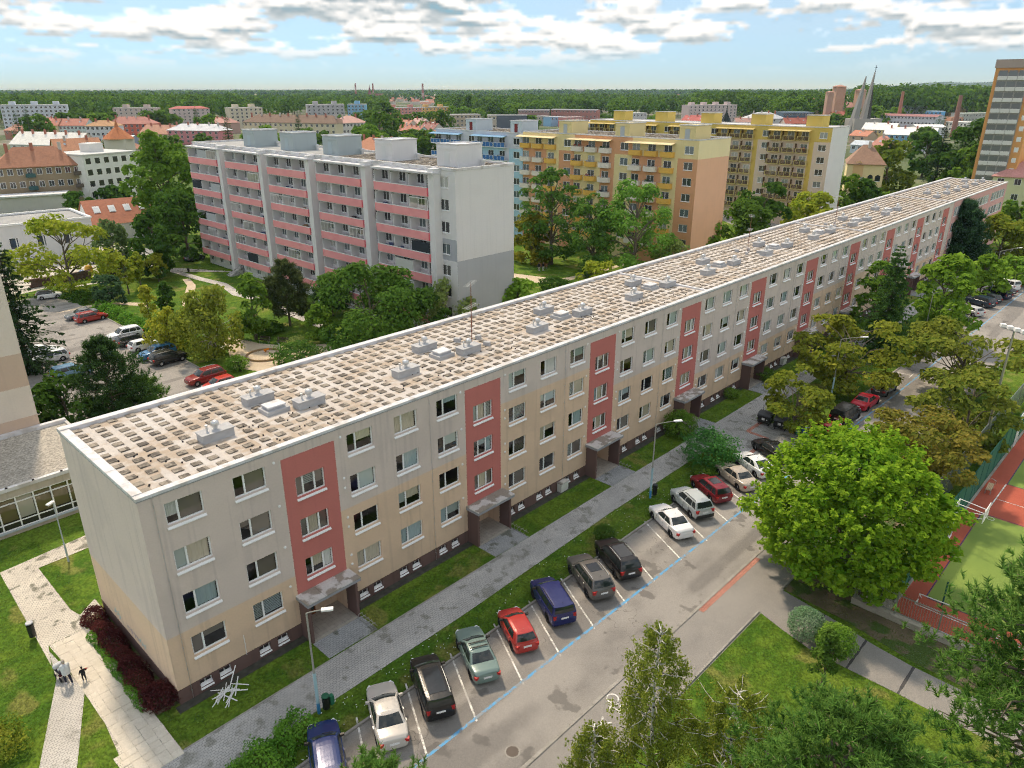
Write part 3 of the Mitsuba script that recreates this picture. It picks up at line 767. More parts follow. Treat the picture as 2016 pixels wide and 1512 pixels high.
def win_shapes(w, h, parts=2, depth=.12, frame='m_white', e=.08):
    """Frame (with mullions) and pane shapes of a window w by h, cached; origin at its lower left, outside is -y."""
    s = (round(w, 2), round(h, 2), parts, depth, frame)
    if s not in _wc:
        fr = MB().box(0, w, depth - .05, depth, 0, e).box(0, w, depth - .05, depth, h - e, h).box(0, e, depth - .05, depth, e, h - e).box(w - e, w, depth - .05, depth, e, h - e)
        for q in range(1, parts): fr.box(w * q / parts - .05, w * q / parts + .05, depth - .055, depth, e, h - e)
        pn = MB().quad((e, depth - .02, e), (w - e, depth - .02, e), (w - e, depth - .02, h - e), (e, depth - .02, h - e))
        _wc[s] = (ply(fr, frame), [ply(pn, 'm_gloss', color=c) for c in PANE_C], ply(MB().box(-.04, w + .04, -.08, depth - .02, -.06, -.004), frame))
    return _wc[s]


def window(parent, T, w, h, rng, parts=2, sill=True, **kw):
    fr, pn, sl = win_shapes(w, h, parts, **kw)
    k = put('window', fr, None, parent, to_world=T)
    put('pane', pn[rng.choice(7, p=[.24, .2, .1, .2, .06, .12, .08])], None, k, to_world=T)
    if sill: put('sill', sl, None, k, to_world=T)
    return k


def facade(parent, X, y0, y1, z0, z1, holes, pick, zs=(), ys=(), depth=.12):
    """A wall in the plane x = X that looks towards -x, with recessed openings."""
    hs = [h[:4] for h in holes]
    pts = [y0, y1] + list(ys) + [h[0] for h in hs] + [h[1] for h in hs]
    zz = [z0, z1] + list(zs) + [h[2] for h in hs] + [h[3] for h in hs]
    parts = wall_grid(pts, zz, hs, pick, lambda u, z: (X, u, z))
    for h in hs:
        reveals(parts.setdefault(pick((h[0] + h[1]) / 2, (h[2] + h[3]) / 2), MB()), h, 0, depth, lambda u, d, z: (X + d, u, z))
    for m, mb in parts.items(): put('wall', mb, m, parent)


LEFT = -math.pi / 2                 # turns a window to look towards -x


def roof_box(parent, x0, x1, y0, y1, z, h, m, door=None, lid='m_coping'):
    k = put('lift_house', MB().box(x0, x1, y0, y1, z, z + h).box(x0 - .12, x0 - .005, y0, y1 * .45 + y0 * .55 + (y1 - y0) * .5, z + h - .5, z + h - .25), m, parent)
    put('roof_edge', MB().box(x0 - .1, x1 + .1, y0 - .1, y0 + .12, z + h + .004, z + h + .16).box(x0 - .1, x1 + .1, y1 - .12, y1 + .1, z + h + .004, z + h + .16)
        .box(x0 - .1, x0 + .12, y0 + .12, y1 - .12, z + h + .004, z + h + .16).box(x1 - .12, x1 + .1, y0 + .12, y1 - .12, z + h + .004, z + h + .16), lid, k)
    if door: put('door', MB().box(x0 - .03, x0 - .005, (y0 + y1) / 2 - .5, (y0 + y1) / 2 + .5, z + .02, z + 1.95), 'm_vc', k, color=door)
    return k


def slabs(parent, x0, x1, y0, y1, z, rng, pitch=1.3, size=.9, avoid=()):
    mb = MB()
    for x in np.arange(x0, x1, pitch):
        for y in np.arange(y0, y1, pitch * .8):
            if any(a - .5 < x < b + .5 and c - .5 < y < d + .5 for a, b, c, d in avoid): continue
            mb.obox((x + rng.normal(0, .06), y + rng.normal(0, .06), z + .04), (size, size * .62, .07), rng.normal(0, .06))
    tag(put('roof_slab', mb, 'm_slab', parent), kind='stuff')


mat('m_pinkpanel', principled(proc(lambda p, n, uv: mix((0.72, 0.27, 0.285), (0.80, 0.34, 0.345), noise(p.x * .9, p.y * .9, p.z * 1.1)) * (0.96 + .06 * noise(p.x * 9, p.y * 9, p.z * 9))), 0.6))
mat('m_bitumen', principled(proc(lambda p, n, uv: mix((0.24, 0.245, 0.24), (0.36, 0.365, 0.36), fbm(p.x * .4, p.y * .4, 1.0, octaves=4))), 0.9))
wallmat('m_bwhite', (0.68, 0.69, 0.70), .06); wallmat('m_bgrey', (0.42, 0.44, 0.48), .06)
wallmat('m_boxgrey', (0.40, 0.46, 0.48), .15)


def pink_block():
    b = thing('balcony_block', 'eight-storey white slab block with rows of pink balconies and a blank gable', 'apartment building')
    rng = np.random.default_rng(21)
    X, Y0, Y1, Z, D = 53.6, 35.0, 108.2, 22.9, 10.7
    holes = []
    for s in range(5):
        for k in range(8):
            zt = 21.95 - 2.84 * k
            c = 14.4 * s
            if s == 0: holes.append((36.35, 38.0, zt - 1.45, zt, 'w'))
            else: holes.append((36.75 + c, 37.5 + c, zt - 1.45, zt, 'n')) if k else None
            if s < 5: holes.append((51.15 + c, 52.3 + c, zt - 1.45, zt, 'w')) if 52.4 + c < Y1 else None
            for j, o in enumerate((39.5, 43.3, 47.1)):
                holes.append((o + c + .35, o + c + 1.2, zt - 2.05, zt - .02, 'd'))
                holes.append((o + c + 1.6, o + c + 3.0, zt - 1.30, zt - .02, 'w'))
    holes = [h for h in holes if h[2] > .2 and not (h[4] == 'n')]
    grey = lambda y, z: 'm_bgrey' if 11.25 < z < 14.05 and not any(39.0 + 14.4 * s < y < 50.2 + 14.4 * s for s in range(5)) else 'm_bwhite'
    facade(b, X, Y0, Y1, -.2, Z, holes, grey, zs=(11.25, 14.05), ys=[v + 14.4 * s for s in range(5) for v in (39.0, 50.2) if v + 14.4 * s < Y1])
    for h in holes:
        window(b, TR(X, h[1], h[2], LEFT), h[1] - h[0], h[3] - h[2], rng, 2 if h[4] == 'w' else 1, sill=h[4] == 'w')
    put('gable_wall', MB().quad((X, Y0, 11.3), (X + D, Y0, 11.3), (X + D, Y0, Z), (X, Y0, Z)), 'm_bwhite', b)
    put('gable_wall', MB().quad((X, Y0, 3.0), (X + D, Y0, 3.0), (X + D, Y0, 11.3), (X, Y0, 11.3)).quad((X + .6, Y0, -.2), (X + D, Y0, -.2), (X + D, Y0, 3), (X + .6, Y0, 3)), 'm_bgrey', b)
    put('rear_wall', MB().quad((X + D, Y0, -.2), (X + D, Y1, -.2), (X + D, Y1, Z), (X + D, Y0, Z)).quad((X, Y1, -.2), (X + D, Y1, -.2), (X + D, Y1, Z), (X, Y1, Z)), 'm_bwhite', b)
    put('roof', MB().quad((X, Y0, Z - .2), (X + D, Y0, Z - .2), (X + D, Y1, Z - .2), (X, Y1, Z - .2)), 'm_bitumen', b)
    for bx in ((X - .08, X + .3, Y0 - .08, Y1), (X + D - .3, X + D + .08, Y0 - .08, Y1), (X + .3, X + D - .3, Y0 - .08, Y0 + .28), (X + .3, X + D - .3, Y1 - .3, Y1)):
        put('coping', MB().box(*bx, Z - .22, Z + .10), 'm_coping', b)
    av = []
    for i, y in enumerate((37.9, 51.4, 64.9, 77.6, 90.2)):
        m = 'm_bwhite' if i < 2 else 'm_boxgrey'
        roof_box(b, X + 3.1, X + 7.6, y, y + 4.0, Z - .2, 2.75, m, (.62, .64, .66) if i < 2 else (.40, .48, .52))
        av.append((X + 2.8, X + 7.9, y - .3, y + 4.3))
        put('roof_fan', MB().lathe([(.25, 0), (.25, .5), (.4, .55), (.4, .8), (0, .95)], (X + 7.2, y - .6, Z - .2), 12), 'm_alu', b)
    slabs(b, X + .7, X + D - .6, Y0 + .6, 64.5, Z - .2, rng, avoid=av)
    pan = {}
    for s in range(5):
        c = 14.4 * s
        # pier between the balcony groups, awning over the top balcony
        put('pier', MB().box(52.35, X - .004, 37.75 + c, 38.85 + c, -.2, Z - .02), 'm_bwhite', b)
        aw = MB().box(52.0, X - .09, 37.6 + c, 50.35 + c, 22.20, 22.42)
        for q in range(5): aw.box(52.6, X - .09, 38.6 + c + q * 2.6, 38.66 + c + q * 2.6, 22.42, 22.62)
        put('balcony_roof', aw, 'm_coping', b)
        for k in range(8):
            z = 20.5 - 2.84 * k
            if k == 7 and s < 4: continue
            if z < .9: continue
            y0, y1 = 38.87 + c, 50.1 + c
            e = put('balcony', MB().box(52.28, X - .004, y0, y1, z - 1.22, z - 1.08), 'm_bwhite', b)
            w3 = (y1 - y0) / 3
            for j in range(3):
                put('balcony_panel', MB().box(52.18, 52.24, y0 + j * w3 + .015, y0 + (j + 1) * w3 - .015, z - 1.12, z - .05), 'm_pinkpanel', e)
                put('partition', MB().box(52.3, X - .004, y0 + (j + 1) * w3 - .05, y0 + (j + 1) * w3 + .05, z - 1.08, z + 1.42), 'm_bwhite', e)
            put('side_panel', MB().box(52.25, X - .004, y1 + .06, y1 + .11, z - 1.12, z - .05), 'm_pinkside', e)
            put('side_panel', MB().box(52.2, X - .004, y0 - .05, y0 - .004, z - 1.12, z - .05), 'm_pinkside', e)
            put('hand_rail', MB().box(52.16, 52.27, y0, y1, z - .045, z + .03), 'm_white', e)
            for j in range(3):
                r = rng.random()
                a0, a1 = y0 + j * w3 + .05, y0 + (j + 1) * w3 - .05
                if r < .26:          # glazed loggia
                    g = put('glazing', MB().quad((52.24, a0, z + .03), (52.24, a1, z + .03), (52.24, a1, z + 1.40), (52.24, a0, z + 1.40)), 'm_pane', e)
                    f = MB().box(52.2, 52.28, a0, a1, z + 1.36, z + 1.44)
                    for q in np.linspace(a0, a1, 5 if r < .13 else 3): f.box(52.215, 52.265, q - .025, q + .025, z + .03, z + 1.36)
                    put('glazing_bar', f, 'm_white', e)
                elif r < .34:
                    put('blind', MB().box(52.26, 52.29, a0, a1, z + .05, z + 1.38), 'm_vc', e, color=[(.03, .04, .05), (.5, .52, .5), (.42, .44, .47)][rng.integers(3)])
                elif r < .62:
                    m = MB()
                    for q in range(rng.integers(2, 6)):
                        yy = rng.uniform(a0 + .3, a1 - .3); hh = rng.uniform(.3, 1.2)
                        m.obox((52.9 + rng.uniform(0, .4), yy, z - 1.08 + hh / 2), (rng.uniform(.15, .4), rng.uniform(.2, .7), hh), rng.uniform(0, 1))
                    put('clutter', m, 'm_vc', e, color=[(.05, .05, .06), (.3, .2, .12), (.35, .36, .38), (.07, .1, .2)][rng.integers(4)])
    st = key('entrance_stairs', b)
    for s in (3, 4):
        for q in range(8): put('step', MB().box(50.6 + q * .32, 50.9 + q * .32, 94.0 - (4 - s) * 14.4, 95.6 - (4 - s) * 14.4, -.1, .15 + q * .17), 'm_concrete', st)


tint('m_pinkside', (0.70, 0.13, 0.17))
pink_block()

wallmat('m_yel', (0.74, 0.62, 0.33), .10); wallmat('m_yelpale', (0.80, 0.72, 0.45), .05); wallmat('m_orange', (0.64, 0.34, 0.19), .10); wallmat('m_peach', (0.76, 0.47, 0.31), .05)
wallmat('m_lilac', (0.56, 0.58, 0.66), .08); wallmat('m_sky', (0.40, 0.60, 0.72), .08); wallmat('m_olive', (0.62, 0.47, 0.13), .12); wallmat('m_beige', (0.66, 0.55, 0.46), .14)
wallmat('m_gablewhite', (0.70, 0.72, 0.74), .08)


def row_block(name, label, X, Y0, n, D, Z, style, rng):
    b = thing(name, label, 'apartment building')
    Y1 = Y0 + 14.45 * n
    zt0 = Z - 1.15
    F = lambda z: int((Z - .55 - z) // 2.84)

    def pick(y, z):
        q = y - Y0; s = int(q // 14.45); c = q - 14.45 * s; f = max(0, F(z))
        if style == 'yellow':
            col = 0 if c < 4.2 else 1 + min(2, int((c - 4.2) // 3.45))
            if f == 0: return ('m_yel', 'm_orange', 'm_yel')[s % 3]
            return (('m_orange', 'm_yel', 'm_orange', 'm_orange'), ('m_yel', 'm_orange', 'm_yel', 'm_yel'))[s % 2][col]
        if style == 'blue': return 'm_lilac' if f == 0 or 4.2 < c < 6 else 'm_sky'
        if f == 0: return 'm_olive'
        if 4.0 < c < 5.2 or 13.4 < c < 14.45 and s % 2: return 'm_olive'
        return 'm_beige'
    holes, bal = [], []
    nf = int((Z - 1.0) // 2.84)
    for s in range(n):
        for k in range(nf):
            zt = zt0 - 2.84 * k
            o = Y0 + 14.45 * s
            if zt - 1.5 < 0: continue
            holes.append((o + 1.0, o + 2.9, zt - 1.42, zt, 2))
            for j in range(3):
                c = o + 5.55 + 3.6 * j
                holes.append((c, c + 1.75, zt - 2.0, zt, 2)); bal.append((c + .1, zt, s, k, j))
    facade(b, X, Y0, Y1, -.2, Z, holes, pick, zs=[Z - .55 - 2.84 * k for k in range(1, 9) if Z - .55 - 2.84 * k > 0],
           ys=[Y0 + 14.45 * s + c for s in range(n) for c in (4.0, 4.2, 5.2, 6, 7.65, 11.1, 13.4, 14.45)])
    for h in holes: window(b, TR(X, h[1], h[2], LEFT), h[1] - h[0], h[3] - h[2], rng, 2, sill=h[3] - h[2] < 1.6)
    if style == 'yellow':
        put('gable_wall', MB().quad((X, Y0, Z - 3.4), (X + D, Y0, Z - 3.4), (X + D, Y0, Z), (X, Y0, Z)), 'm_yelpale', b)
        put('gable_wall', MB().quad((X, Y0, -.2), (X + D, Y0, -.2), (X + D, Y0, Z - 3.4), (X, Y0, Z - 3.4)), 'm_peach', b)
    else:
        put('gable_wall', MB().quad((X, Y0, -.2), (X + D, Y0, -.2), (X + D, Y0, Z), (X, Y0, Z)), 'm_gablewhite' if style == 'olive' else 'm_lilac', b)
    m = pick(Y0 + 1, Z - .1)
    put('rear_wall', MB().quad((X + D, Y0, -.2), (X + D, Y1, -.2), (X + D, Y1, Z), (X + D, Y0, Z)).quad((X, Y1, -.2), (X + D, Y1, -.2), (X + D, Y1, Z), (X, Y1, Z)), m, b)
    put('roof', MB().quad((X, Y0, Z - .12), (X + D, Y0, Z - .12), (X + D, Y1, Z - .12), (X, Y1, Z - .12)), 'm_bitumen' if style != 'olive' else 'm_coping', b)
    for bx in ((X - .06, X + .25, Y0 - .06, Y1), (X + D - .25, X + D + .06, Y0 - .06, Y1), (X + .25, X + D - .25, Y0 - .06, Y0 + .25), (X + .25, X + D - .25, Y1 - .25, Y1)):
        put('coping', MB().box(*bx, Z - .14, Z + .08), 'm_coping', b)
    av = []
    for s in range(n):
        o = Y0 + 14.45 * s
        if style == 'yellow': roof_box(b, X + .02, X + 5.4, o + .9, o + 4.3, Z - .12, 2.5, 'm_yel', (.45, .48, .52)); av.append((X, X + 5.6, o + .5, o + 4.8))
        elif style == 'blue': roof_box(b, X + .6, X + 6, o + .9, o + 4.3, Z - .12, 2.5, 'm_boxlight', (.20, .04, .04)); av.append((X, X + 6.2, o + .5, o + 4.8))
        else: roof_box(b, X + 2.0, X + 6, o + 3.4, o + 7.4, Z - .12, 2.6, 'm_olive', (.62, .46, .12)); av.append((X, X + 6.2, o + 3, o + 8))
    if style != 'olive': slabs(b, X + .7, X + D - .6, Y0 + .6, Y1 - .5, Z - .12, rng, avoid=av)
    th = np.linspace(0, math.pi, 9)
    half = np.array([(-1.5 * math.cos(t), -.95 * math.sin(t) ** .6 - .02) for t in th])
    def tray(m):
        mb = MB()
        outer = [(x, y) for x, y in half]; inner = [(x * .95, y * .93) for x, y in half]
        for i in range(8):
            (a, c), (d, e2) = outer[i], outer[i + 1]; (a2, c2), (d2, e3) = inner[i], inner[i + 1]
            mb.quad((a, c, -.12), (d, e2, -.12), (d, e2, .85), (a, c, .85)).quad((a2, c2, -.05), (d2, e3, -.05), (d2, e3, .85), (a2, c2, .85)).quad((a, c, .85), (d, e2, .85), (d2, e3, .85), (a2, c2, .85))
        mb.sheet(outer, -.12).sheet(inner, -.05)
        return ply(mb, m)
    if style == 'yellow': T_ = {'g': tray('m_golden'), 'w': tray('m_balwhite')}; rail = ply(MB().tube([(x, y, .98) for x, y in half], .025, 5), 'm_metal')
    awn = ply(MB().quad((-1.9, .0, .32), (1.6, .0, .32), (1.6, -1.5, .02), (-1.9, -1.5, .02)).quad((-1.9, .0, .26), (1.6, .0, .26), (1.6, -1.5, -.04), (-1.9, -1.5, -.04)).quad((-1.9, -1.5, -.04), (1.6, -1.5, -.04), (1.6, -1.5, .02), (-1.9, -1.5, .02)),
              'm_vc', color={'yellow': (.72, .60, .36), 'blue': (.20, .36, .52), 'olive': (.50, .40, .16)}[style])
    if style == 'olive':
        fr, sl = MB(), []
        for u in (-1.45, 0, 1.45): fr.box(u - .07, u + .07, -1.0, -.9, 0, 1.0)
        fr.box(-1.5, 1.5, -1.0, -.006, -.12, 0).box(-1.5, 1.5, -1.02, -.9, .98, 1.06)
        for u in (-1.45, 1.45): fr.box(u - .05, u + .05, -.9, -.006, .94, 1.03)
        ofr = ply(fr, 'm_olivepale')
        osl = [ply(MB().box(-1.38, 1.38, -.985, -.93, z, z + .20), 'm_brownslat') for z in (.08, .38, .68)]
    if style == 'blue':
        bf = MB().box(-1.7, 1.7, -1.0, -.006, -.12, 0).box(-1.7, 1.7, -1.0, -.95, .98, 1.03)
        for u in np.linspace(-1.68, 1.68, 4): bf.box(u - .03, u + .03, -1.0, -.95, 0, .98)
        bfr = ply(bf, 'm_white'); bpn = [ply(MB().box(-1.62 + q * 1.12, -.60 + q * 1.12, -.985, -.965, .04, .96), 'm_vcsheen', color=(.03, .13, .38)) for q in range(3)]
    for c, zt, s, k, j in bal:
        t = TR(X, c + .8, zt - 2.05, LEFT)
        if style == 'yellow':
            white = pick(c + .5, zt - 1) == 'm_orange'
            e = put('balcony', T_['w' if white else 'g'], None, b, to_world=t)
            put('hand_rail', rail, None, e, to_world=t)
        elif style == 'olive':
            e = put('balcony', ofr, None, b, to_world=t)
            for o in osl: put('slat', o, None, e, to_world=t)
            put('side_screen', MB().box(X - .9, X - .01, c + 2.52, c + 2.58, zt - 2.0, zt + .1), 'm_brownslat', e)
        else:
            e = put('balcony', bfr, None, b, to_world=t)
            for o in bpn: put('balcony_panel', o, None, e, to_world=t)
        if rng.random() < .3 and k < 6:
            mb = MB()
            for q in range(3): mb.obox((X - .5, c + rng.uniform(-.3, 1.8), zt - 1.3 + rng.uniform(0, .35)), (.3, .4, .5), rng.uniform(0, 2))
            put('balcony_clutter', mb, 'm_vc', e, color=[(.05, .09, .03), (.05, .05, .06), (.4, .4, .42), (.3, .1, .08)][rng.integers(4)])
        if k == 0: put('awning', awn, None, e, to_world=TR(X, c + .8, zt + .12, LEFT))
    return b


wallmat('m_boxlight', (0.52, 0.60, 0.66)); tint('m_golden', (0.72, 0.44, 0.10)); tint('m_balwhite', (0.72, 0.67, 0.60))
tint('m_olivepale', (0.60, 0.50, 0.22)); tint('m_brownslat', (0.13, 0.085, 0.045))
row_block('round_balcony_block', 'yellow and orange slab block with rounded yellow and white balconies and a peach gable', 114.4, 36.2, 3, 11.7, 23.6, 'yellow', np.random.default_rng(31))
row_block('blue_block', 'pale blue and lilac slab block with dark blue balcony panels', 114.4, 79.7, 2, 11.7, 23.2, 'blue', np.random.default_rng(32))
row_block('slatted_balcony_block', 'olive and beige slab block with brown slatted balconies and a whitish gable', 175.0, 36.0, 5, 10.4, 23.7, 'olive', np.random.default_rng(33))

# the tall striped gable at the left edge and the low glazed link in front of it
wallmat('m_cream1', (0.66, 0.60, 0.52), .10); wallmat('m_tan', (0.55, 0.43, 0.34), .10)
def striped():
    b = thing('striped_block', 'tall cream and tan striped block cut by the left picture edge', 'apartment building')
    for i, (a, c) in enumerate(((3.9, 5.2), (5.2, 8.0), (8.0, 11.0), (11.0, 19.3))):
        put('wall', MB().quad((-22, 36.8, a), (4.12, 36.8, a), (4.12, 36.8, c), (-22, 36.8, c)).quad((4.12, 36.8, a), (4.12, 52, a), (4.12, 52, c), (4.12, 36.8, c)), ('m_tan', 'm_cream1')[i % 2], b)
    put('wall', MB().quad((4.12, 36.8, -.1), (4.12, 52, -.1), (4.12, 52, 3.9), (4.12, 36.8, 3.9)).quad((-22, 36.8, -.1), (4.12, 36.8, -.1), (4.12, 36.8, 3.9), (-22, 36.8, 3.9)), 'm_tan', b)
    put('roof', MB().box(-22, 4.2, 36.7, 52, 19.3, 19.6), 'm_coping', b)
striped()
def gravel(p, n, uv):
    f = fbm(p.x * .35, p.y * .35, 1.0, octaves=4)
    return mix((0.42, 0.395, 0.345), (0.30, 0.275, 0.235), f) * (0.62 + 0.76 * noise(p.x * 9, p.y * 9))
mat('m_gravel', principled(proc(gravel), .95))
wallmat('m_linkwall', (0.50, 0.46, 0.41), .35)
def link():
    b = thing('link_building', 'low flat-roofed annexe with a gravel roof and a band of white-framed glazing', 'annexe')
    mb = MB().quad((-22, 26.2, 3.12), (6.0, 26.2, 3.12), (6.0, 26.2, 3.80), (-22, 26.2, 3.80)).quad((-22, 26.2, -.1), (6, 26.2, -.1), (6, 26.2, .45), (-22, 26.2, .45)).quad((6, 26.2, -.1), (6, 36.7, -.1), (6, 36.7, 3.8), (6, 26.2, 3.8))
    put('wall', mb, 'm_linkwall', b)
    put('roof', MB().quad((-22, 26.2, 3.92), (6, 26.2, 3.92), (6, 36.7, 3.92), (-22, 36.7, 3.92)), 'm_gravel', b)
    put('roof_edge', MB().box(-22, 6.1, 25.95, 26.3, 3.8, 4.08).box(5.9, 6.15, 26.3, 36.7, 3.8, 4.08), 'm_coping', b)
    put('roof_edge', MB().box(-22, 6.1, 36.3, 36.75, 3.93, 4.25), 'm_coping', b)
    put('sill', MB().box(-22, 5.7, 26.0, 26.19, .36, .46), 'm_boxgrey', b)
    for i in range(20):
        x1 = 4.05 - i * 1.22; x0 = x1 - 1.22
        f = MB()
        for z in (.46, 1.0, 2.62, 3.06): f.box(x0 + .05, x1 - .05, 26.21, 26.28, z, z + .08)
        f.box(x0 - .05, x0 + .05, 26.2, 26.29, .46, 3.14)
        k = put('window', f, 'm_white', b)
        put('pane', MB().quad((x0 + .05, 26.25, .5), (x1 - .05, 26.25, .5), (x1 - .05, 26.25, 3.1), (x0 + .05, 26.25, 3.1)), 'm_pane', k)
        put('curtain', MB().quad((x0 + .05, 26.6, 1.05), (x1 - .05, 26.6, 1.05), (x1 - .05, 26.6, 3.1), (x0 + .05, 26.6, 3.1)), 'm_vc', k, color=(.42, .42, .36) if i == 3 else (.15, .125, .055))
    put('interior', MB().box(-22, 5.9, 26.7, 30, .3, 3.1), 'm_room', b)
    for x in (-1.2, .6, 2.6, -3.4): put('roof_fixing', MB().box(x - .08, x + .08, 25.96, 26.1, 4.08, 4.16), 'm_rubber', b)
link()

# the pink end of the long block: another owner's facade with tall window bands
wallmat('m_rose', (0.62, 0.36, 0.34), .12); wallmat('m_palewall', (0.66, 0.62, 0.58), .10)
def rose_end():
    b = thing('pink_row_house', 'rose-coloured far end of the long row with wide bands of pale windows', 'apartment building')
    x0, x1, Z = 143.65, 184.6, ROOFZ
    rng = np.random.default_rng(6)
    holes = []
    for s in range(3):
        for k in range(4):
            for j in range(5):
                a = x0 + 1.0 + s * 13.6 + j * 2.35
                holes.append((a, a + 2.0, 12.1 - 2.9 * k - 1.75, 12.1 - 2.9 * k))
    parts = wall_grid([x0, x1] + [h[0] for h in holes] + [h[1] for h in holes], [-.2, Z] + [12.1 - 2.9 * k for k in range(4)] + [12.1 - 2.9 * k - 1.75 for k in range(4)], holes,
                      lambda x, z: 'm_palewall' if any(12.1 - 2.9 * k - 1.75 < z < 12.1 - 2.9 * k for k in range(4)) and (x - x0 - .9) % 13.6 < 11.6 else 'm_rose', lambda x, z: (x, 0, z))
    for h in holes: reveals(parts['m_palewall'], h, 0, .12)
    for m, mb in parts.items(): put('wall', mb, m, b)
    for h in holes: window(b, TR(h[0], 0, h[2]), h[1] - h[0], h[3] - h[2], rng, 2, sill=False)
    put('rear_wall', MB().quad((x1, 0, -.2), (x1, DEP, -.2), (x1, DEP, Z), (x1, 0, Z)).quad((x0, DEP, -.2), (x1, DEP, -.2), (x1, DEP, Z), (x0, DEP, Z)), 'm_rose', b)
    put('roof', MB().quad((x0, 0.02, Z), (x1, .02, Z), (x1, DEP, Z), (x0, DEP, Z)), 'm_felt', b)
    for bx in ((x0, x1 + .06, -.09, .34, 13.36), (x0, x1 + .06, 11.15, DEP + .09, 13.46), (x1 - .35, x1 + .06, .34, 11.15, 13.36)): put('coping', MB().box(*bx[:4], Z - .02, bx[4]), 'm_coping', b)
    mb = MB()
    for x in np.arange(x0 + .8, x1 - .6, 1.02):
        for iy in range(12): mb.obox((x + rng.normal(0, .03), .72 + iy * .92 + rng.normal(0, .03), Z + .034), (.54, .47, .055), rng.normal(0, .03))
    tag(put('roof_slab', mb, 'm_slab', b), kind='stuff')
    for i in range(3):
        for dx, dy in ((3.5, 4), (8, 7), (10.5, 4.2)):
            k = put('roof_vent', MB().box(x0 + i * 13.4 + dx - .95, x0 + i * 13.4 + dx + .95, dy - .42, dy + .42, Z, Z + .55), 'm_ventbox', b)
            put('turbine', MB().lathe([(.13, .55), (.13, .74), (.23, .86), (.20, 1.04), (0, 1.11)], (x0 + i * 13.4 + dx, dy, Z), 12), 'm_alu', k)
rose_end()
# ------------------------------------------------------------------ vehicles
import manifold3d as m3
tint('m_redlamp', (0.42, 0.018, 0.018), .3); tint('m_lamp', (0.72, 0.74, 0.76), .3); tint('m_plate_white', (0.74, 0.75, 0.76), .45); tint('m_rim', (0.50, 0.51, 0.53), .35)
# deck profile from rear to front as fractions of half length: (x, z of deck, half width factor, underside z)
STY = {
    'sedan': dict(L=4.55, W=1.76, belt=.93, H=1.44, deck=[(-1, .62, .70, .34), (-.975, .86, .80, .27), (-.90, .985, .90, .20), (-.62, 1.00, .985, .18), (0, .955, 1, .17), (.40, .93, .99, .17), (.70, .84, .955, .18), (.88, .74, .88, .20), (.965, .64, .77, .25), (1, .50, .66, .30)],
                  xb=(-.64, .40), xr=(-.33, .06), wr=.66),
    'hatch': dict(L=3.85, W=1.66, belt=.92, H=1.44, deck=[(-1, .60, .74, .34), (-.985, .82, .82, .27), (-.93, .93, .92, .20), (-.6, .95, .99, .18), (0, .94, 1, .17), (.45, .92, .99, .17), (.74, .82, .95, .18), (.90, .72, .87, .20), (.97, .62, .76, .25), (1, .5, .66, .3)],
                  xb=(-.93, .47), xr=(-.72, .06), wr=.68),
    'wagon': dict(L=4.45, W=1.74, belt=.93, H=1.50, deck=[(-1, .60, .78, .34), (-.985, .84, .85, .27), (-.94, .95, .93, .20), (-.6, .97, .99, .18), (0, .95, 1, .17), (.42, .93, .99, .17), (.72, .84, .955, .18), (.89, .74, .88, .20), (.968, .64, .77, .25), (1, .5, .66, .3)],
                  xb=(-.955, .42), xr=(-.80, .08), wr=.68),
    'suv': dict(L=4.52, W=1.86, belt=1.07, H=1.68, deck=[(-1, .70, .78, .42), (-.985, .95, .86, .34), (-.94, 1.08, .94, .26), (-.6, 1.10, .99, .24), (0, 1.09, 1, .23), (.42, 1.07, .99, .23), (.74, 1.00, .96, .24), (.90, .90, .90, .28), (.97, .76, .80, .34), (1, .6, .70, .40)],
                xb=(-.95, .44), xr=(-.78, .12), wr=.70),
    'van': dict(L=4.42, W=1.80, belt=1.06, H=1.80, deck=[(-1, .66, .82, .36), (-.99, .98, .88, .28), (-.96, 1.08, .95, .22), (-.6, 1.09, .99, .2), (0, 1.08, 1, .2), (.5, 1.06, .99, .2), (.76, .98, .955, .2), (.91, .86, .88, .22), (.972, .72, .78, .27), (1, .54, .68, .32)],
                xb=(-.97, .56), xr=(-.90, .20), wr=.76),
    'coupe': dict(L=4.60, W=1.86, belt=.90, H=1.38, deck=[(-1, .62, .72, .32), (-.975, .84, .82, .26), (-.90, .95, .91, .18), (-.62, .97, .985, .17), (0, .93, 1, .16), (.38, .90, .99, .16), (.70, .81, .955, .17), (.88, .72, .88, .19), (.965, .62, .77, .24), (1, .48, .66, .29)],
                  xb=(-.78, .40), xr=(-.30, .02), wr=.64),
}


def loft(deck, L, W):
    rings = []
    xs = [d[0] for d in deck]
    fine = np.interp(np.linspace(0, len(xs) - 1, 3 * len(xs) - 2), range(len(xs)), xs)
    for x in fine:
        zt, wf, zl = [float(np.interp(x, xs, [d[i] for d in deck])) for i in (1, 2, 3)]
        w = W / 2 * wf
        half = [(.78, zl), (.95, zl + .05), (1.0, zl + .2), (1.0, zl + (zt - zl) * .62), (.985, zt - .10), (.94, zt - .025), (.84, zt + .005), (.45, zt + .03), (0, zt + .035)]
        ring = [(x * L / 2, -a * w, z) for a, z in half] + [(x * L / 2, a * w, z) for a, z in half[-2::-1]]
        rings.append(ring)
    n = len(rings[0]); v = np.array(rings).reshape(-1, 3); f = []
    for i in range(len(rings) - 1):
        for j in range(n):
            a, b = i * n + j, i * n + (j + 1) % n
            f += [(a, b + n, b), (a, a + n, b + n)]
    f += [(0, j, j + 1) for j in range(1, n - 1)]
    o = (len(rings) - 1) * n
    f += [(o, o + j + 1, o + j) for j in range(1, n - 1)]
    return v, np.array(f)


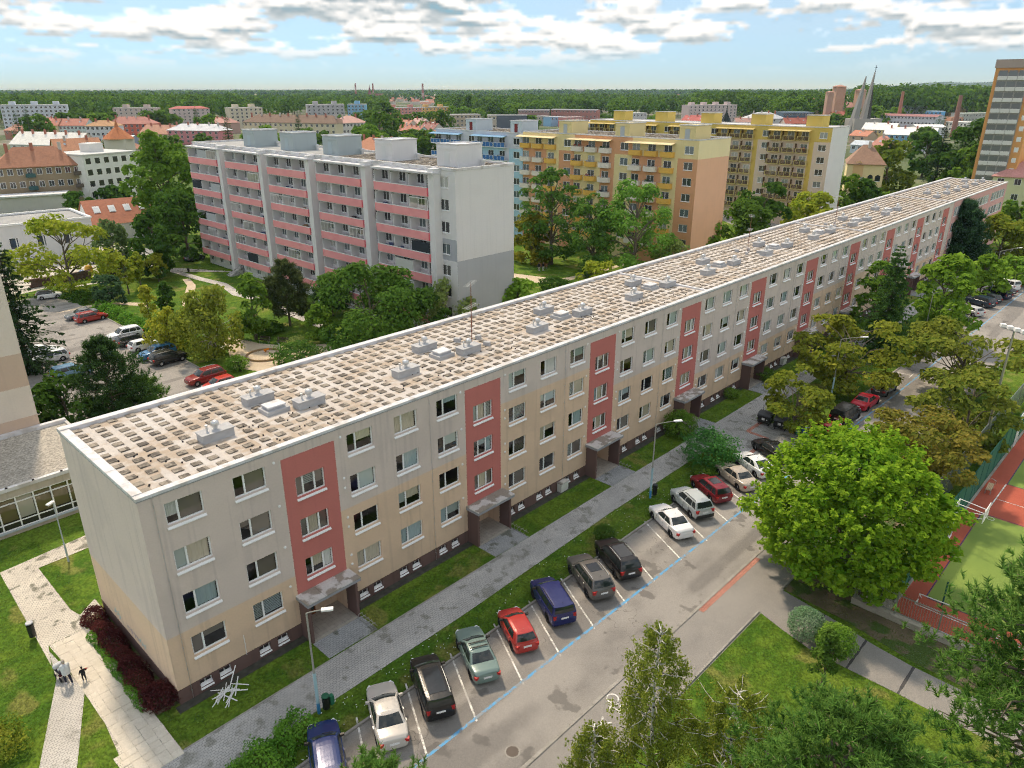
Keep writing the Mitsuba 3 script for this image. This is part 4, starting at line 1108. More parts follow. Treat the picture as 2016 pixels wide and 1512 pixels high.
def hull_shell(s):
    """Painted lower body with the wheel arches cut out."""
    v, f = loft(s['deck'], s['L'], s['W'])
    body = m3.Manifold(m3.Mesh(v.astype(np.float32), f.astype(np.uint32)))
    if body.volume() < 0: body = m3.Manifold(m3.Mesh(v.astype(np.float32), f[:, ::-1].astype(np.uint32)))
    wb, R = s['L'] * .295, .315 + (.03 if s['H'] > 1.6 else 0)
    for x in (-wb, wb):
        for sd in (-1, 1):
            c = m3.Manifold.cylinder(.34, R + .055, R + .055, 24, True).rotate([90, 0, 0]).translate([x, sd * (s['W'] / 2 - .1), R])
            body = body - c
    m = body.to_mesh()
    return np.array(m.vert_properties[:, :3], float), np.array(m.tri_verts), wb, R


def cabin_fn(s):
    L, W, zb, H = s['L'] / 2, s['W'] / 2, s['belt'] - .02, s['H']
    def S(face, a, t, off=0.0):
        """face: 0 front, 1 back, 2 left, 3 right; a across (-1..1), t up (0..1)"""
        e = t ** 1.15
        xb = (s['xb'][0] + (s['xr'][0] - s['xb'][0]) * e) * L; xf = (s['xb'][1] + (s['xr'][1] - s['xb'][1]) * e) * L
        w = W * (.90 + (s['wr'] - .90) * t ** 1.25)
        z = zb + (H - .03 - zb) * (1 - (1 - t) ** 1.12) - .03 * t ** 6
        if face == 0: return (xf + .11 * (1 - a * a) + off, a * w, z + off * .4)
        if face == 1: return (xb - .07 * (1 - a * a) - off, a * w, z + off * .4)
        x = xb + (xf - xb) * (a + 1) / 2
        y = w * (1 + .03 * (1 - a * a)) + off
        return (x, y if face == 2 else -y, z + off * .3)
    return S


def patch(S, face, a0, a1, t0, t1, off=.006, na=6, nt=4, cut=None):
    mb = MB(); A, Tt = np.linspace(a0, a1, na + 1), np.linspace(t0, t1, nt + 1)
    c = cut or (lambda a, t: a)
    for i in range(na):
        for j in range(nt):
            mb.quad(*[S(face, c(a, t), t, off) for a, t in ((A[i], Tt[j]), (A[i + 1], Tt[j]), (A[i + 1], Tt[j + 1]), (A[i], Tt[j + 1]))])
    return mb


def cabin(s, S):
    mb = MB()
    for face in range(4): mb.join(patch(S, face, -1, 1, 0, 1, 0, 8, 6))
    n = 8
    for i in range(n):
        for j in range(n):
            P = []
            for a, b in ((i, j), (i + 1, j), (i + 1, j + 1), (i, j + 1)):
                u, t = a / n * 2 - 1, b / n * 2 - 1
                l, r, f_, k = np.array(S(2, t, 1)), np.array(S(3, t, 1)), np.array(S(0, u, 1)), np.array(S(1, u, 1))
                y = l[1] * (u + 1) / 2 + r[1] * (1 - u) / 2
                x = f_[0] * (t + 1) / 2 + k[0] * (1 - t) / 2
                P.append((x, y, l[2] + .045 * (1 - u ** 4) * (1 - t ** 4)))
            mb.quad(*P)
    return mb


_wheels = {}
def wheel_shapes(R):
    if R not in _wheels:
        Q = np.array([[1, 0, 0], [0, 0, -1], [0, 1, 0.0]])
        ty = MB().lathe([(R * .60, -.10), (R * .93, -.11), (R, -.08), (R, .08), (R * .93, .11), (R * .60, .10), (R * .60, -.10)], n=22).move(Q)
        rm = MB().lathe([(R * .64, -.085), (R * .60, -.04), (0, -.03)], n=16)
        for q in range(5):
            a = q * 2 * math.pi / 5
            rm.bar((R * .12 * math.cos(a), R * .12 * math.sin(a), -.055), (R * .6 * math.cos(a), R * .6 * math.sin(a), -.075), R * .2, .03)
        hub = MB().lathe([(R * .55, -.028), (0, -.024)], n=16)
        _wheels[R] = (ply(ty, 'm_rubber', 40), ply(rm.move(Q), 'm_rim'))
    return _wheels[R]


def car(style, colour, x, y, heading, label, extras=(), L=None, H=None, detail=True, group=None, name='parked_car', cat='car'):
    s = dict(STY[style])
    if L: s['L'] = L
    if H: s['H'] = H
    k = thing(name, label, cat, group)
    a = math.radians(heading); T = TR(x, y, .006, a)
    v, f, wb, R = hull_shell(s)
    put('body', (v, f), 'm_paint', k, smooth=38, color=colour, to_world=T)
    S = cabin_fn(s)
    roofc = colour if 'blackroof' not in extras else (.015, .015, .017)
    put('cabin', cabin(s, S), 'm_paint', k, smooth=50, color=roofc, to_world=T)
    glass = (.018, .026, .028)
    g = lambda nm, mb, c=glass: put(nm, mb, 'm_gloss', k, smooth=True, color=c, to_world=T)
    g('windscreen', patch(S, 0, -.90, .90, .06, .93, .012))
    g('rear_window', patch(S, 1, -.86, .86, .14 if style in ('sedan', 'coupe') else .22, .90, .012))
    spans = {'sedan': ((-.80, -.12), (-.06, .84)), 'coupe': ((-.62, -.10), (-.04, .84)), 'hatch': ((-.62, .0), (.06, .86)), 'wagon': ((-.90, -.52), (-.46, .12), (.18, .88)), 'suv': ((-.90, -.56), (-.50, .10), (.16, .88)), 'van': ((-.90, -.46), (-.40, .16), (.22, .88))}[style]
    if 'panel' in extras: spans = spans[-1:]
    for sd in (2, 3):
        for (p, q) in spans:
            lean = (lambda t_: 1 - .0 * t_)
            g('side_window', patch(S, sd, p, q, .10, .82, .012, 6, 3))
    tyre, rim = wheel_shapes(round(R, 3))
    for sx in (-1, 1):
        for sd in (-1, 1):
            Tw = T @ T4().translate([sx * wb, sd * (s['W'] / 2 - .125), R]) @ T4().rotate([0, 0, 1], 0 if sd < 0 else 180)
            w = put('wheel', tyre, None, k, to_world=Tw)
            put('rim', rim, None, w, to_world=Tw)
    zb = s['belt']; hw = s['W'] / 2; hl = s['L'] / 2
    for sd in (-1, 1):
        m = MB().obox((-hl * .952, sd * hw * .70, zb - (.20 if style in ('sedan', 'coupe') else .16)), (.20, .36, .17 if style in ('sedan', 'coupe', 'hatch') else .24), sd * .38)
        put('tail_light', m, 'm_redlamp', k, to_world=T)
        put('headlight', MB().obox((hl * .865, sd * hw * .66, zb - .275), (.30, .30, .13), -sd * .62), 'm_lamp', k, to_world=T)
        c = S(2 if sd > 0 else 3, .80, .12)
        put('mirror', MB().obox((c[0], c[1] + sd * .13, c[2] + .03), (.11, .22, .14), -sd * .2), 'm_paint', k, color=colour if 'blackmirror' not in extras else (.02, .02, .02), to_world=T)
    zp = .72 if style in ('sedan', 'coupe') else (.78 if style in ('hatch', 'wagon') else .86)
    put('number_plate', MB().obox((-hl * .992 - .012, 0, zp - .07), (.03, .52, .115)), 'm_plate_white', k, to_world=T)
    put('front_grille', MB().obox((hl * .985, 0, zb - .42), (.06, hw * .95, .16)), 'm_black', k, to_world=T)
    if detail:
        seam = MB()
        xs = (s['L'] * .155, -s['L'] * .065) + (() if style in ('coupe', 'hatch') else (-s['L'] * .245,))
        for xx in xs:
            for sd in (-1, 1): seam.box(xx - .008, xx + .008, sd * hw * 1.001 - .004, sd * hw * 1.001 + .004, .34, zb - .10)
        tag(put('door_seam', seam, 'm_black', k, to_world=T), kind='stuff')
        for xx in (-s['L'] * .03, -s['L'] * .21):
            for sd in (-1, 1): put('door_handle', MB().obox((xx, sd * (hw + .005), zb - .17), (.17, .035, .035)), 'm_chrome' if 'chrome' in extras else 'm_paint', k, color=None if 'chrome' in extras else colour, to_world=T)
        put('wiper', MB().bar((S(0, -.6, .05, .02)), (S(0, .1, .12, .025)), .02), 'm_black', k, to_world=T)
    if 'bumper' in extras:
        put('rear_bumper', MB().obox((-hl * .955, 0, .45), (.24, s['W'] * .86, .30)), 'm_black', k, to_world=T)
        for sd in (-1, 1): put('sill', MB().obox((0, sd * (hw - .02), .33), (wb * 2 - .8, .06, .16)), 'm_black', k, to_world=T)
    if 'rails' in extras:
        for sd in (-1, 1):
            p = [np.array(S(2 if sd > 0 else 3, t, .985)) * [1, .93, 1] + [0, 0, .07] for t in np.linspace(-.85, .75, 7)]
            p[0][2] -= .05; p[-1][2] -= .05
            put('roof_rail', MB().tube(p, .022, 6), 'm_chrome' if 'darkrails' not in extras else 'm_black', k, to_world=T)
    if 'bars' in extras:
        for t in (-.55, .35):
            p, q = np.array(S(2, t, 1)), np.array(S(3, t, 1)); p[2] += .11; q[2] += .11
            put('roof_bar', MB().bar(p * [1, .95, 1], q * [1, .95, 1], .07, .035), 'm_black', k, to_world=T)
    if 'sunroof' in extras:
        z = S(2, 0, 1)[2] + .036
        cx = (s['xr'][0] * .35 + s['xr'][1] * .65) * hl
        put('sunroof', MB().box(cx - .55, cx + .38, -.42, .42, z - .03, z + .018), 'm_gloss', k, color=(.02, .02, .024), to_world=T)
    if 'panoroof' in extras:
        z = S(2, 0, 1)[2] + .032
        put('glass_roof', MB().box(s['xr'][0] * hl + .35, s['xr'][1] * hl - .2, -.48, .48, z - .03, z + .017), 'm_gloss', k, color=(.02, .022, .028), to_world=T)
    put('aerial', MB().bar((s['xr'][0] * hl + .28, 0, s['H'] - .01), (s['xr'][0] * hl + .12, 0, s['H'] + .13), .015), 'm_black', k, to_world=T)
    return k


PA = 63.1
G1 = 'cars parked in the slanting bays along the street'
car('wagon', (.012, .030, .13), 3.55, -9.25, PA, 'dark blue car nearest the hedge at the bottom edge', ('blackmirror',), group=G1)
car('sedan', (.50, .475, .45), 7.33, -9.33, PA, 'silver beige sedan with dark red tail lamps, beside the black people carrier', ('chrome',), group=G1)
car('van', (.010, .010, .012), 10.33, -9.56, PA, 'black people carrier with a glass roof and bright roof rails', ('panoroof', 'rails'), L=4.6, H=1.66, group=G1)
car('sedan', (.16, .235, .22), 13.95, -9.53, PA, 'grey-green sedan with two black roof bars', ('bars', 'blackmirror'), group=G1)
car('hatch', (.42, .035, .03), 17.2, -9.83, PA, 'small bright red hatchback with dark bumpers', ('blackmirror',), group=G1)
car('van', (.012, .018, .115), 20.81, -9.63, PA, 'dark blue boxy estate with roof rails and two rear doors', ('rails', 'darkrails', 'blackmirror'), H=1.66, group=G1)
car('suv', (.11, .105, .10), 24.61, -9.85, PA, 'grey off-roader with a dark sunroof and silver wheels', ('sunroof', 'rails', 'chrome'), L=4.67, group=G1)
car('suv', (.012, .011, .013), 27.64, -9.99, PA, 'black off-roader with a large glass roof next to an empty bay', ('panoroof', 'rails'), group=G1)
car('sedan', (.80, .81, .82), 34.74, -10.03, PA, 'bright white sedan standing alone beside the empty bay', (), L=4.66, group=G1)
car('suv', (.46, .50, .51), 38.19, -9.81, PA, 'silver compact off-roader with dark rear bumper and pale roof', ('rails', 'bumper', 'darkrails'), L=4.22, H=1.66, group=G1)
car('wagon', (.20, .012, .022), 41.5, -9.69, PA, 'dark red estate car with a small dark sunroof', ('sunroof',), L=4.3, group=G1)
car('sedan', (.45, .40, .33), 44.9, -10.3, PA, 'gold beige sedan half hidden by the big maple', ('chrome',), L=4.75, group=G1)
car('coupe', (.76, .79, .80), 48.1, -10.4, PA, 'white low car between the beige sedan and the black coupe', (), L=4.5, group=G1)
car('coupe', (.010, .010, .011), 51.9, -10.35, PA, 'low black coupe beside the paved container yard', ('panoroof',), group=G1)
G2 = 'cars parked one behind the other along the street'
car('sedan', (.50, .02, .04), 59.7, -12.3, -2, 'red car with a pale rear, mostly hidden behind the maple crown', (), group=G2)
car('van', (.012, .013, .014), 64.75, -12.35, -3, 'black high-roofed van parked parallel to the kerb', ('bumper',), H=1.83, group=G2)
car('sedan', (.52, .02, .045), 69.95, -12.55, -2, 'bright red sedan between the black van and the dark grey hatchback', (), group=G2)
car('hatch', (.075, .085, .09), 75.5, -12.7, -2, 'dark grey hatchback, foremost of the cars parked along the kerb', (), L=4.3, group=G2)
G3 = 'cars in the far street bays under the trees'
for st, c, xx, yy, lb, ex in (('sedan', (.012, .012, .014), 111.6, -10.9, 'black sedan half under the street trees far along the street', ()), ('hatch', (.52, .55, .56), 117.3, -11.4, 'silver hatchback standing alone in the far bays', ()),
                          ('suv', (.02, .035, .06), 124.0, -11.2, 'dark blue hatchback under the far street trees', ()), ('wagon', (.05, .06, .07), 127.6, -11.3, 'dark grey car between the blue hatchback and the navy van', ()),
                          ('van', (.012, .015, .06), 131.6, -11.9, 'navy blue van in the far bays', ()), ('sedan', (.03, .03, .035), 135.4, -11.8, 'black car right behind the navy van', ()), ('van', (.76, .78, .80), 139.2, -11.6, 'white car at the right picture edge in the far bays', ())):
    car(st, c, xx, yy, PA, lb, ex, detail=False, group=G3)
tp_ = thing('covered_car', 'car under a dark blue tarpaulin beside the far street trees', 'covered car')
v_, f_ = loft([(-1, .4, .75, .02), (-.9, 1.0, .95, .02), (-.5, 1.42, 1, .02), (.1, 1.42, 1, .02), (.5, .95, 1, .02), (.92, .75, .9, .02), (1, .3, .7, .02)], 4.2, 1.85)
put('tarpaulin', (v_ + .02 * np.sin(v_ * 9), f_), 'm_vcsheen', tp_, smooth=60, color=(.02, .03, .16), to_world=TR(107.6, -10.3, .01, math.radians(PA)))
for q in (-1, 1): put('wheel', wheel_shapes(.315)[0], None, tp_, to_world=TR(107.6, -10.3, .32, math.radians(PA)) @ T4().translate([1.25 * q, -.8, 0]))
G4 = 'cars in the car park behind the block'
for st, c, xx, yy, h, lb, ex in (('hatch', (.78, .79, .80), 22.8, 101.6, -12, 'white hatchback at the far end of the car park under the locust tree', ('blackroof',)), ('sedan', (.16, .18, .20), 22.6, 85.6, 180, 'dark grey sedan right behind the red estate', ()),
                             ('wagon', (.30, .018, .016), 23.1, 82.95, 5, 'red estate car beside the hedge in the car park', ('rails',)), ('suv', (.78, .79, .80), 23.2, 70.3, 180, 'white car farthest back in the group of five', ('rails',)),
                             ('wagon', (.014, .014, .016), 23.2, 67.2, 2, 'black estate between two white cars in the car park', ('rails',)), ('hatch', (.72, .74, .75), 23.3, 64.0, 2, 'white hatchback in the middle of the group of five', ()),
                             ('suv', (.035, .16, .36), 23.2, 59.4, 180, 'bright blue car next to the black off-roader', ()), ('suv', (.012, .012, .014), 23.4, 56.5, 3, 'black off-roader with silver roof at the near end of the group of five', ('rails',)),
                             ('suv', (.22, .015, .015), 23.5, 46.6, 180, 'dark red off-roader facing left behind the roof edge', ('rails',)), ('hatch', (.46, .035, .025), 23.6, 43.3, 180, 'orange red car partly hidden behind the roof edge', ()),
                             ('hatch', (.74, .76, .78), 13.2, 71.2, 0, 'white car glimpsed through the spruce branches', ()), ('wagon', (.62, .66, .70), 13.0, 67.6, 180, 'silver car behind the spruce on the left of the car park', ()),
                             ('suv', (.10, .22, .36), 13.2, 59.8, 0, 'blue car behind the dark pine on the left of the car park', ()), ('suv', (.60, .62, .63), 38.6, 123.0, 150, 'silver off-roader beside the low white hall', ()),
                             ('sedan', (.02, .022, .025), 36.0, 126.2, 150, 'black car behind the silver off-roader at the hall', ()), ('wagon', (.03, .04, .06), 52.5, 112.6, 20, 'dark car in the shade of the big lime trees', ()),
                             ('hatch', (.5, .52, .53), 57.5, 112.0, 20, 'silver grey car under the lime trees beside the pink block', ())):
    car(st, c, xx, yy, h, lb, ex, detail=False, group=G4)
for i, (xx, yy, h) in enumerate(((196, 58, 40), (188, 48, 42))):
    car('hatch', (.74, .75, .77), xx, yy, h, ('white car driving between the trees beyond the far roof end', 'pale car just behind the far roof edge')[i], detail=False)
# ------------------------------------------------------------------ trees, hedges and shrubs
FOLIAGE = 1.85
HUES = {'lime': ((.15, .21, .020), (.24, .29, .035)), 'yellow': ((.20, .235, .022), (.31, .33, .04)), 'mid': ((.062, .125, .018), (.115, .19, .028)), 'dark': ((.030, .072, .014), (.060, .115, .020)),
        'darkmid': ((.045, .092, .016), (.085, .145, .025)), 'oak': ((.038, .088, .016), (.080, .145, .026)), 'fresh': ((.085, .17, .022), (.15, .245, .035)), 'freshmid': ((.080, .155, .018), (.155, .24, .028)),
        'olive': ((.085, .105, .016), (.19, .175, .025)), 'oliv2': ((.060, .105, .015), (.125, .155, .025)), 'olive2': ((.095, .135, .018), (.19, .21, .030)), 'ash': ((.045, .105, .022), (.085, .155, .030)),
        'ashfresh': ((.070, .155, .025), (.125, .23, .040)), 'birch': ((.070, .115, .045), (.115, .165, .06)), 'birchy': ((.105, .145, .022), (.19, .215, .035)), 'birchpale': ((.13, .18, .055), (.21, .26, .085)),
        'bluegreen': ((.035, .075, .035), (.065, .11, .05)), 'cherry': ((.10, .135, .018), (.20, .205, .030)), 'cherry2': ((.085, .12, .016), (.165, .185, .026)), 'pagoda': ((.075, .115, .018), (.17, .185, .032)),
        'pagodabrown': ((.085, .105, .018), (.20, .165, .036)), 'spruce': ((.016, .036, .014), (.034, .060, .022)), 'sprucemid': ((.026, .062, .016), (.05, .10, .024)), 'pine': ((.022, .050, .016), (.045, .085, .026)),
        'pinelight': ((.05, .10, .022), (.085, .15, .035)), 'pineolive': ((.040, .062, .024), (.08, .10, .036)), 'pinedark': ((.022, .055, .026), (.045, .09, .04)), 'maple': ((.085, .195, .014), (.175, .30, .022)),
        'pinefg': ((.055, .125, .024), (.12, .205, .045)), 'barberry': ((.040, .012, .014), (.085, .026, .024)), 'juniper': ((.032, .110, .026), (.075, .185, .045)), 'hedge': ((.055, .14, .018), (.11, .22, .030)),
        'silver': ((.10, .19, .095), (.20, .30, .17)), 'forest': ((.028, .058, .018), (.060, .098, .026))}
for _k, _v in HUES.items(): HUES[_k] = tuple(tuple(min(.48, c * FOLIAGE) for c in q) for q in _v)


def unit(v): return v / (np.linalg.norm(v, axis=-1, keepdims=True) + 1e-9)


def leaf_cloud(pos, nrm, size, col, rng, long=1.5):
    """Two-triangle leaves: pos (n,3), facing nrm, each folded a little along its midrib."""
    n = len(pos)
    size = np.broadcast_to(size, (n,))[:, None]
    r = unit(rng.normal(size=(n, 3)))
    a = unit(np.cross(nrm, r)); b = np.cross(nrm, a)
    tip = pos + a * size * long * .5; base = pos - a * size * long * .5
    side = b * size * .5; lift = nrm * size * .16
    v = np.stack([base, pos + side + lift, tip, pos - side + lift], 1).reshape(-1, 3)
    i = np.arange(n)[:, None] * 4
    f = np.concatenate([i + [0, 1, 2], i + [0, 2, 3]], 1).reshape(-1, 3)
    return v, f, np.repeat(col, 4, 0)


def leaf_cols(hue, n, rng, mixv=None):
    lo, hi = [np.array(c) for c in HUES[hue]]
    t = rng.beta(1.6, 1.6, n) if mixv is None else np.clip(mixv + rng.normal(0, .22, n), 0, 1)
    return (lo + (hi - lo) * t[:, None]) * rng.uniform(.82, 1.18, (n, 1))


def crown_profile(kind, t):
    """Relative radius at relative height t (0 crown bottom, 1 top)."""
    if kind == 'round': return np.clip(np.sqrt(np.clip(1 - (1.75 * t - .75) ** 2 * np.where(t > .43, 1.0, .75), 0, 1)), .05, 1)
    if kind == 'tall': return np.clip(np.sin(np.pi * np.clip(t * .86 + .10, 0, 1)) ** .55, .08, 1)
    if kind == 'oval': return np.clip(np.sin(np.pi * np.clip(t ** .8 * .92 + .06, 0, 1)) ** .75, .06, 1)
    if kind == 'column': return np.clip(np.sin(np.pi * np.clip(t ** .75 * .90 + .08, 0, 1)) ** .6, .1, 1)
    if kind == 'spread': return np.clip(np.sin(np.pi * np.clip(t * .62 + .18, 0, 1)) ** .8, .1, 1)
    if kind == 'weep': return np.clip(np.sin(np.pi * np.clip(t * .88 + .08, 0, 1)) ** .7, .1, 1)
    return np.clip(np.sin(np.pi * np.clip(t * .80 + .14, 0, 1)) ** .7, .1, 1)


def limb(mb, p, q, r0, r1, rng, n=5, sag=0.0):
    p, q = np.array(p, float), np.array(q, float)
    s = np.linspace(0, 1, n)[:, None]
    pts = p + (q - p) * s + rng.normal(0, 1, (n, 3)) * np.linalg.norm(q - p) * .035 * np.sin(np.pi * s)
    pts[:, 2] += sag * np.sin(np.pi * s[:, 0])
    mb.tube(pts, np.linspace(r0, r1, n), 6, cap=False)


def broadleaf(kind, h, R, zb, leaf, rng, dens=1.0, clump=.30, hue='mid', gap=.0):
    """(leaves, wood) of a deciduous tree standing at the origin."""
    H = h - zb
    ncl = int(np.clip(26 * dens * (H / (2 * R)) ** .5 * (.30 / clump) ** 1.6, 10, 210))
    t = rng.beta(1.25, 1.05, ncl); ang = rng.uniform(0, 2 * np.pi, ncl) + np.arange(ncl) * 2.4
    rr = crown_profile(kind, t) * R
    lump = 1 + .16 * np.sin(ang * 2 + rng.uniform(0, 6)) + .12 * np.sin(ang * 3 + t * 4 + rng.uniform(0, 6)) + rng.normal(0, .07, ncl)
    q = np.where(rng.random(ncl) < .74, rng.uniform(.74, .98, ncl), rng.uniform(.25, .75, ncl))
    rc = R * clump * rng.uniform(.75, 1.2, ncl)
    cx = np.stack([np.cos(ang) * rr * lump * q, np.sin(ang) * rr * lump * q, zb + H * t - rc * .35], 1)
    per = np.maximum((rc ** 2 * 15.0 / (leaf ** 2 * 1.1)).astype(int), 14)
    if kind == 'airy': per = (per * .62).astype(int) + 6
    P, Nn, Cv = [], [], []
    for c, r, m in zip(cx, rc, per):
        d = unit(rng.normal(size=(m, 3)) + np.array([0, 0, .42]) + unit(c - [0, 0, zb + H * .4]) * .55)
        rad = r * np.where(rng.random(m) < .7, rng.uniform(.72, 1.08, m), rng.uniform(.2, .8, m))[:, None]
        sq = np.array([1.12, 1.12, .80]) if kind != 'spread' else np.array([1.35, 1.35, .48])
        p = c + d * rad * sq
        if kind == 'weep':
            k = rng.random(m) < .8
            p[k, 2] -= rng.uniform(0, 1.5, k.sum()) ** 1.2 * r * 1.5
        nn = unit(d * .75 + np.array([0, 0, .55]) + rng.normal(0, .48, (m, 3)))
        if kind == 'weep': nn = unit(nn * [1, 1, .35])
        P.append(p); Nn.append(nn); Cv.append(np.full(m, rng.uniform(.1, .9)))
    P, Nn, Cv = np.vstack(P), np.vstack(Nn), np.concatenate(Cv)
    k = P[:, 2] > max(zb * .55, .15)
    P, Nn, Cv = P[k], Nn[k], Cv[k]
    v, f, c = leaf_cloud(P, Nn, leaf * rng.uniform(.7, 1.25, len(P)), leaf_cols(hue, len(P), rng, .25 + .5 * Cv), rng)
    wood = MB()
    tr = max(.05, .017 * h + .006 * R)
    ztop = zb + H * .62
    n = 7; zz = np.linspace(0, ztop, n)
    pts = np.stack([np.cumsum(rng.normal(0, .03, n)) * h * .06, np.cumsum(rng.normal(0, .03, n)) * h * .06, zz], 1); pts[0, :2] = 0
    wood.tube(pts, np.linspace(tr * 1.15, tr * .35, n) * np.r_[1.35, np.ones(n - 1)], 9)
    order = rng.permutation(ncl)[:min(ncl, 26)]
    for i in order:
        z0 = np.clip(cx[i, 2] - np.hypot(*cx[i, :2]) * .75, max(zb * .75, .25 * h * (kind != 'column')), ztop)
        p0 = np.array([np.interp(z0, zz, pts[:, 0]), np.interp(z0, zz, pts[:, 1]), z0])
        limb(wood, p0, cx[i], tr * .42, tr * .10, rng, sag=.04 * h)
    return (v, f, c), wood


def needle_fans(base, tip, w, droop, col, rng, k=9):
    """Flat sprays of needles on both sides of the line base -> tip, for spruce boughs."""
    n = len(base)
    s = (np.arange(k) + .5) / k
    ax = tip - base; L = np.linalg.norm(ax, axis=1)[:, None]
    side = unit(np.cross(ax, np.array([0, 0, 1.0])))
    V, F, Cc = [], [], []
    for j, q in enumerate(s):
        p = base + ax * q
        for sg in (-1, 1):
            ln = w[:, None] * (1.15 - .75 * q) * rng.uniform(.7, 1.2, (n, 1))
            e = p + side * sg * ln + unit(ax) * ln * .55 - np.array([0, 0, 1]) * ln * droop + rng.normal(0, .03, (n, 3)) * L
            wd = unit(ax) * L / k * .85
            V.append(np.stack([p - wd * .5, p + wd * .5, e], 1)); Cc.append(col)
    V = np.concatenate(V); Cc = np.concatenate(Cc)
    m = len(V)
    return V.reshape(-1, 3), np.arange(m * 3).reshape(-1, 3), np.repeat(Cc * rng.uniform(.75, 1.25, (m, 1)), 3, 0)


def spruce(h, R, rng, hue, ragged=.15, zb=.4, dens=1.0):
    wood = MB(); wood.tube([(0, 0, 0), (0, 0, h * .5), (0, 0, h)], [.018 * h, .011 * h, .01], 8)
    nl = int(h * 2.3 * dens)
    B_, T_, W_, C_ = [], [], [], []
    for i in range(nl):
        t = (i + rng.uniform(-.3, .3)) / nl
        z = zb + (h - zb) * t
        L0 = R * (1 - t) ** .80 * .98 + .12
        for a in rng.uniform(0, 6.283) + np.arange(7) * 6.283 / 7:
            L = L0 * (1 + rng.normal(0, ragged)); a += rng.normal(0, .18)
            d = np.array([math.cos(a), math.sin(a), 0.0])
            tip = np.array([0, 0, z]) + d * L + [0, 0, -L * (.34 - .38 * t)]
            B_.append([d[0] * .05, d[1] * .05, z]); T_.append(tip); W_.append(min(.55, L * .42) + .05); C_.append(leaf_cols(hue, 1, rng)[0])
            if L > .9: wood.tube([B_[-1], (np.array(B_[-1]) + tip) / 2 + [0, 0, -.02 * L], tip], [.03, .02, .006], 4, cap=False)
    B_, T_, W_, C_ = map(np.array, (B_, T_, W_, C_))
    a = needle_fans(B_, T_, W_, .30, C_, rng, 8)
    # hanging twigs
    k = rng.integers(0, len(B_), int(len(B_) * 2.4)); s = rng.uniform(.3, 1.0, (len(k), 1))
    p = B_[k] + (T_[k] - B_[k]) * s
    v2, f2, c2 = leaf_cloud(p - [0, 0, .12], unit(rng.normal(size=(len(k), 3)) * [1, 1, .25]), W_[k] * rng.uniform(.5, .9, len(k)), C_[k], rng, 1.7)
    return (np.vstack([a[0], v2]), np.vstack([a[1], f2 + len(a[0])]), np.vstack([a[2], c2])), wood


def pine(h, R, zb, rng, hue, tuft=.55, flat=.75, nsh=900, needles=14, bare=.0):
    """Tufts of needles at shoot ends that point outward and up."""
    wood = MB(); tr = .016 * h + .03
    n = 6; pts = np.stack([np.cumsum(rng.normal(0, .02, n)) * h * .1, np.cumsum(rng.normal(0, .02, n)) * h * .1, np.linspace(0, h * .93, n)], 1); pts[0, :2] = 0
    wood.tube(pts, np.linspace(tr, tr * .25, n), 8)
    nb = max(14, int(5.0 * R * (h - zb) ** .5)); C_, D_, S_ = [], [], []
    per = max(6, nsh // nb)
    for i in range(nb):
        t = (i + .5) / nb; z = zb + (h - zb) * t
        a = i * 2.4 + rng.normal(0, .25); L = R * (1 - t ** 2.4) ** .75 * rng.uniform(.72, 1.08) + .15
        d = np.array([math.cos(a), math.sin(a), 0])
        p0 = np.array([np.interp(z, pts[:, 2], pts[:, 0]), np.interp(z, pts[:, 2], pts[:, 1]), z * .97])
        tip = p0 + d * L + [0, 0, L * rng.uniform(.02, .30)]
        limb(wood, p0, tip, tr * .35, .02, rng, 4)
        for q in range(per):
            s = rng.uniform(max(.22, bare), 1.05) ** .7
            off = rng.normal(0, 1, 3) * np.array([.24, .24, .13]) * L * (.45 + .4 * s) ** 1 * flat + [0, 0, .08 * L]
            c = p0 + (tip - p0) * s + off
            C_.append(c); D_.append(unit(d * .55 + np.array([0, 0, .85]) + rng.normal(0, .38, 3))); S_.append(rng.uniform(.75, 1.25))
    C_, D_, S_ = np.array(C_), np.array(D_), np.array(S_)
    m = len(C_)
    cols = leaf_cols(hue, m, rng)
    V, Cc = [], []
    for q in range(needles):
        s = rng.uniform(.0, 1.0, (m, 1))
        e = unit(D_ * .75 + unit(rng.normal(size=(m, 3))) * .85)
        p = C_ + D_ * (s - .6) * tuft * S_[:, None]
        sd = unit(np.cross(e, rng.normal(size=(m, 3)))) * tuft * .085
        L = tuft * rng.uniform(.55, .9, (m, 1)) * S_[:, None]
        V.append(np.stack([p - sd, p + sd, p + e * L], 1)); Cc.append(cols * rng.uniform(.7, 1.3, (m, 1)))
    V, Cc = np.concatenate(V), np.concatenate(Cc)
    k = len(V)
    return (V.reshape(-1, 3), np.arange(3 * k).reshape(-1, 3), np.repeat(Cc, 3, 0)), wood, (C_, D_, S_)


def add_tree(name, label, x, y, crown, wood, bark='m_bark', group=None, cat='tree', extra=None):
    k = thing(name, label, cat, group)
    T = TR(x, y, 0.0)
    if wood is not None and wood.n: put('trunk', wood, bark, k, to_world=T, smooth=True)
    put('crown' if cat == 'tree' else 'foliage', (crown[0], crown[1]), 'm_leaf', k, color=crown[2], to_world=T)
    if extra is not None: put('shoot_tips', extra, 'm_vc', k, color=(.36, .27, .17), to_world=T); labels[list(scene)[-1]] = {'kind': 'stuff'}
    return k


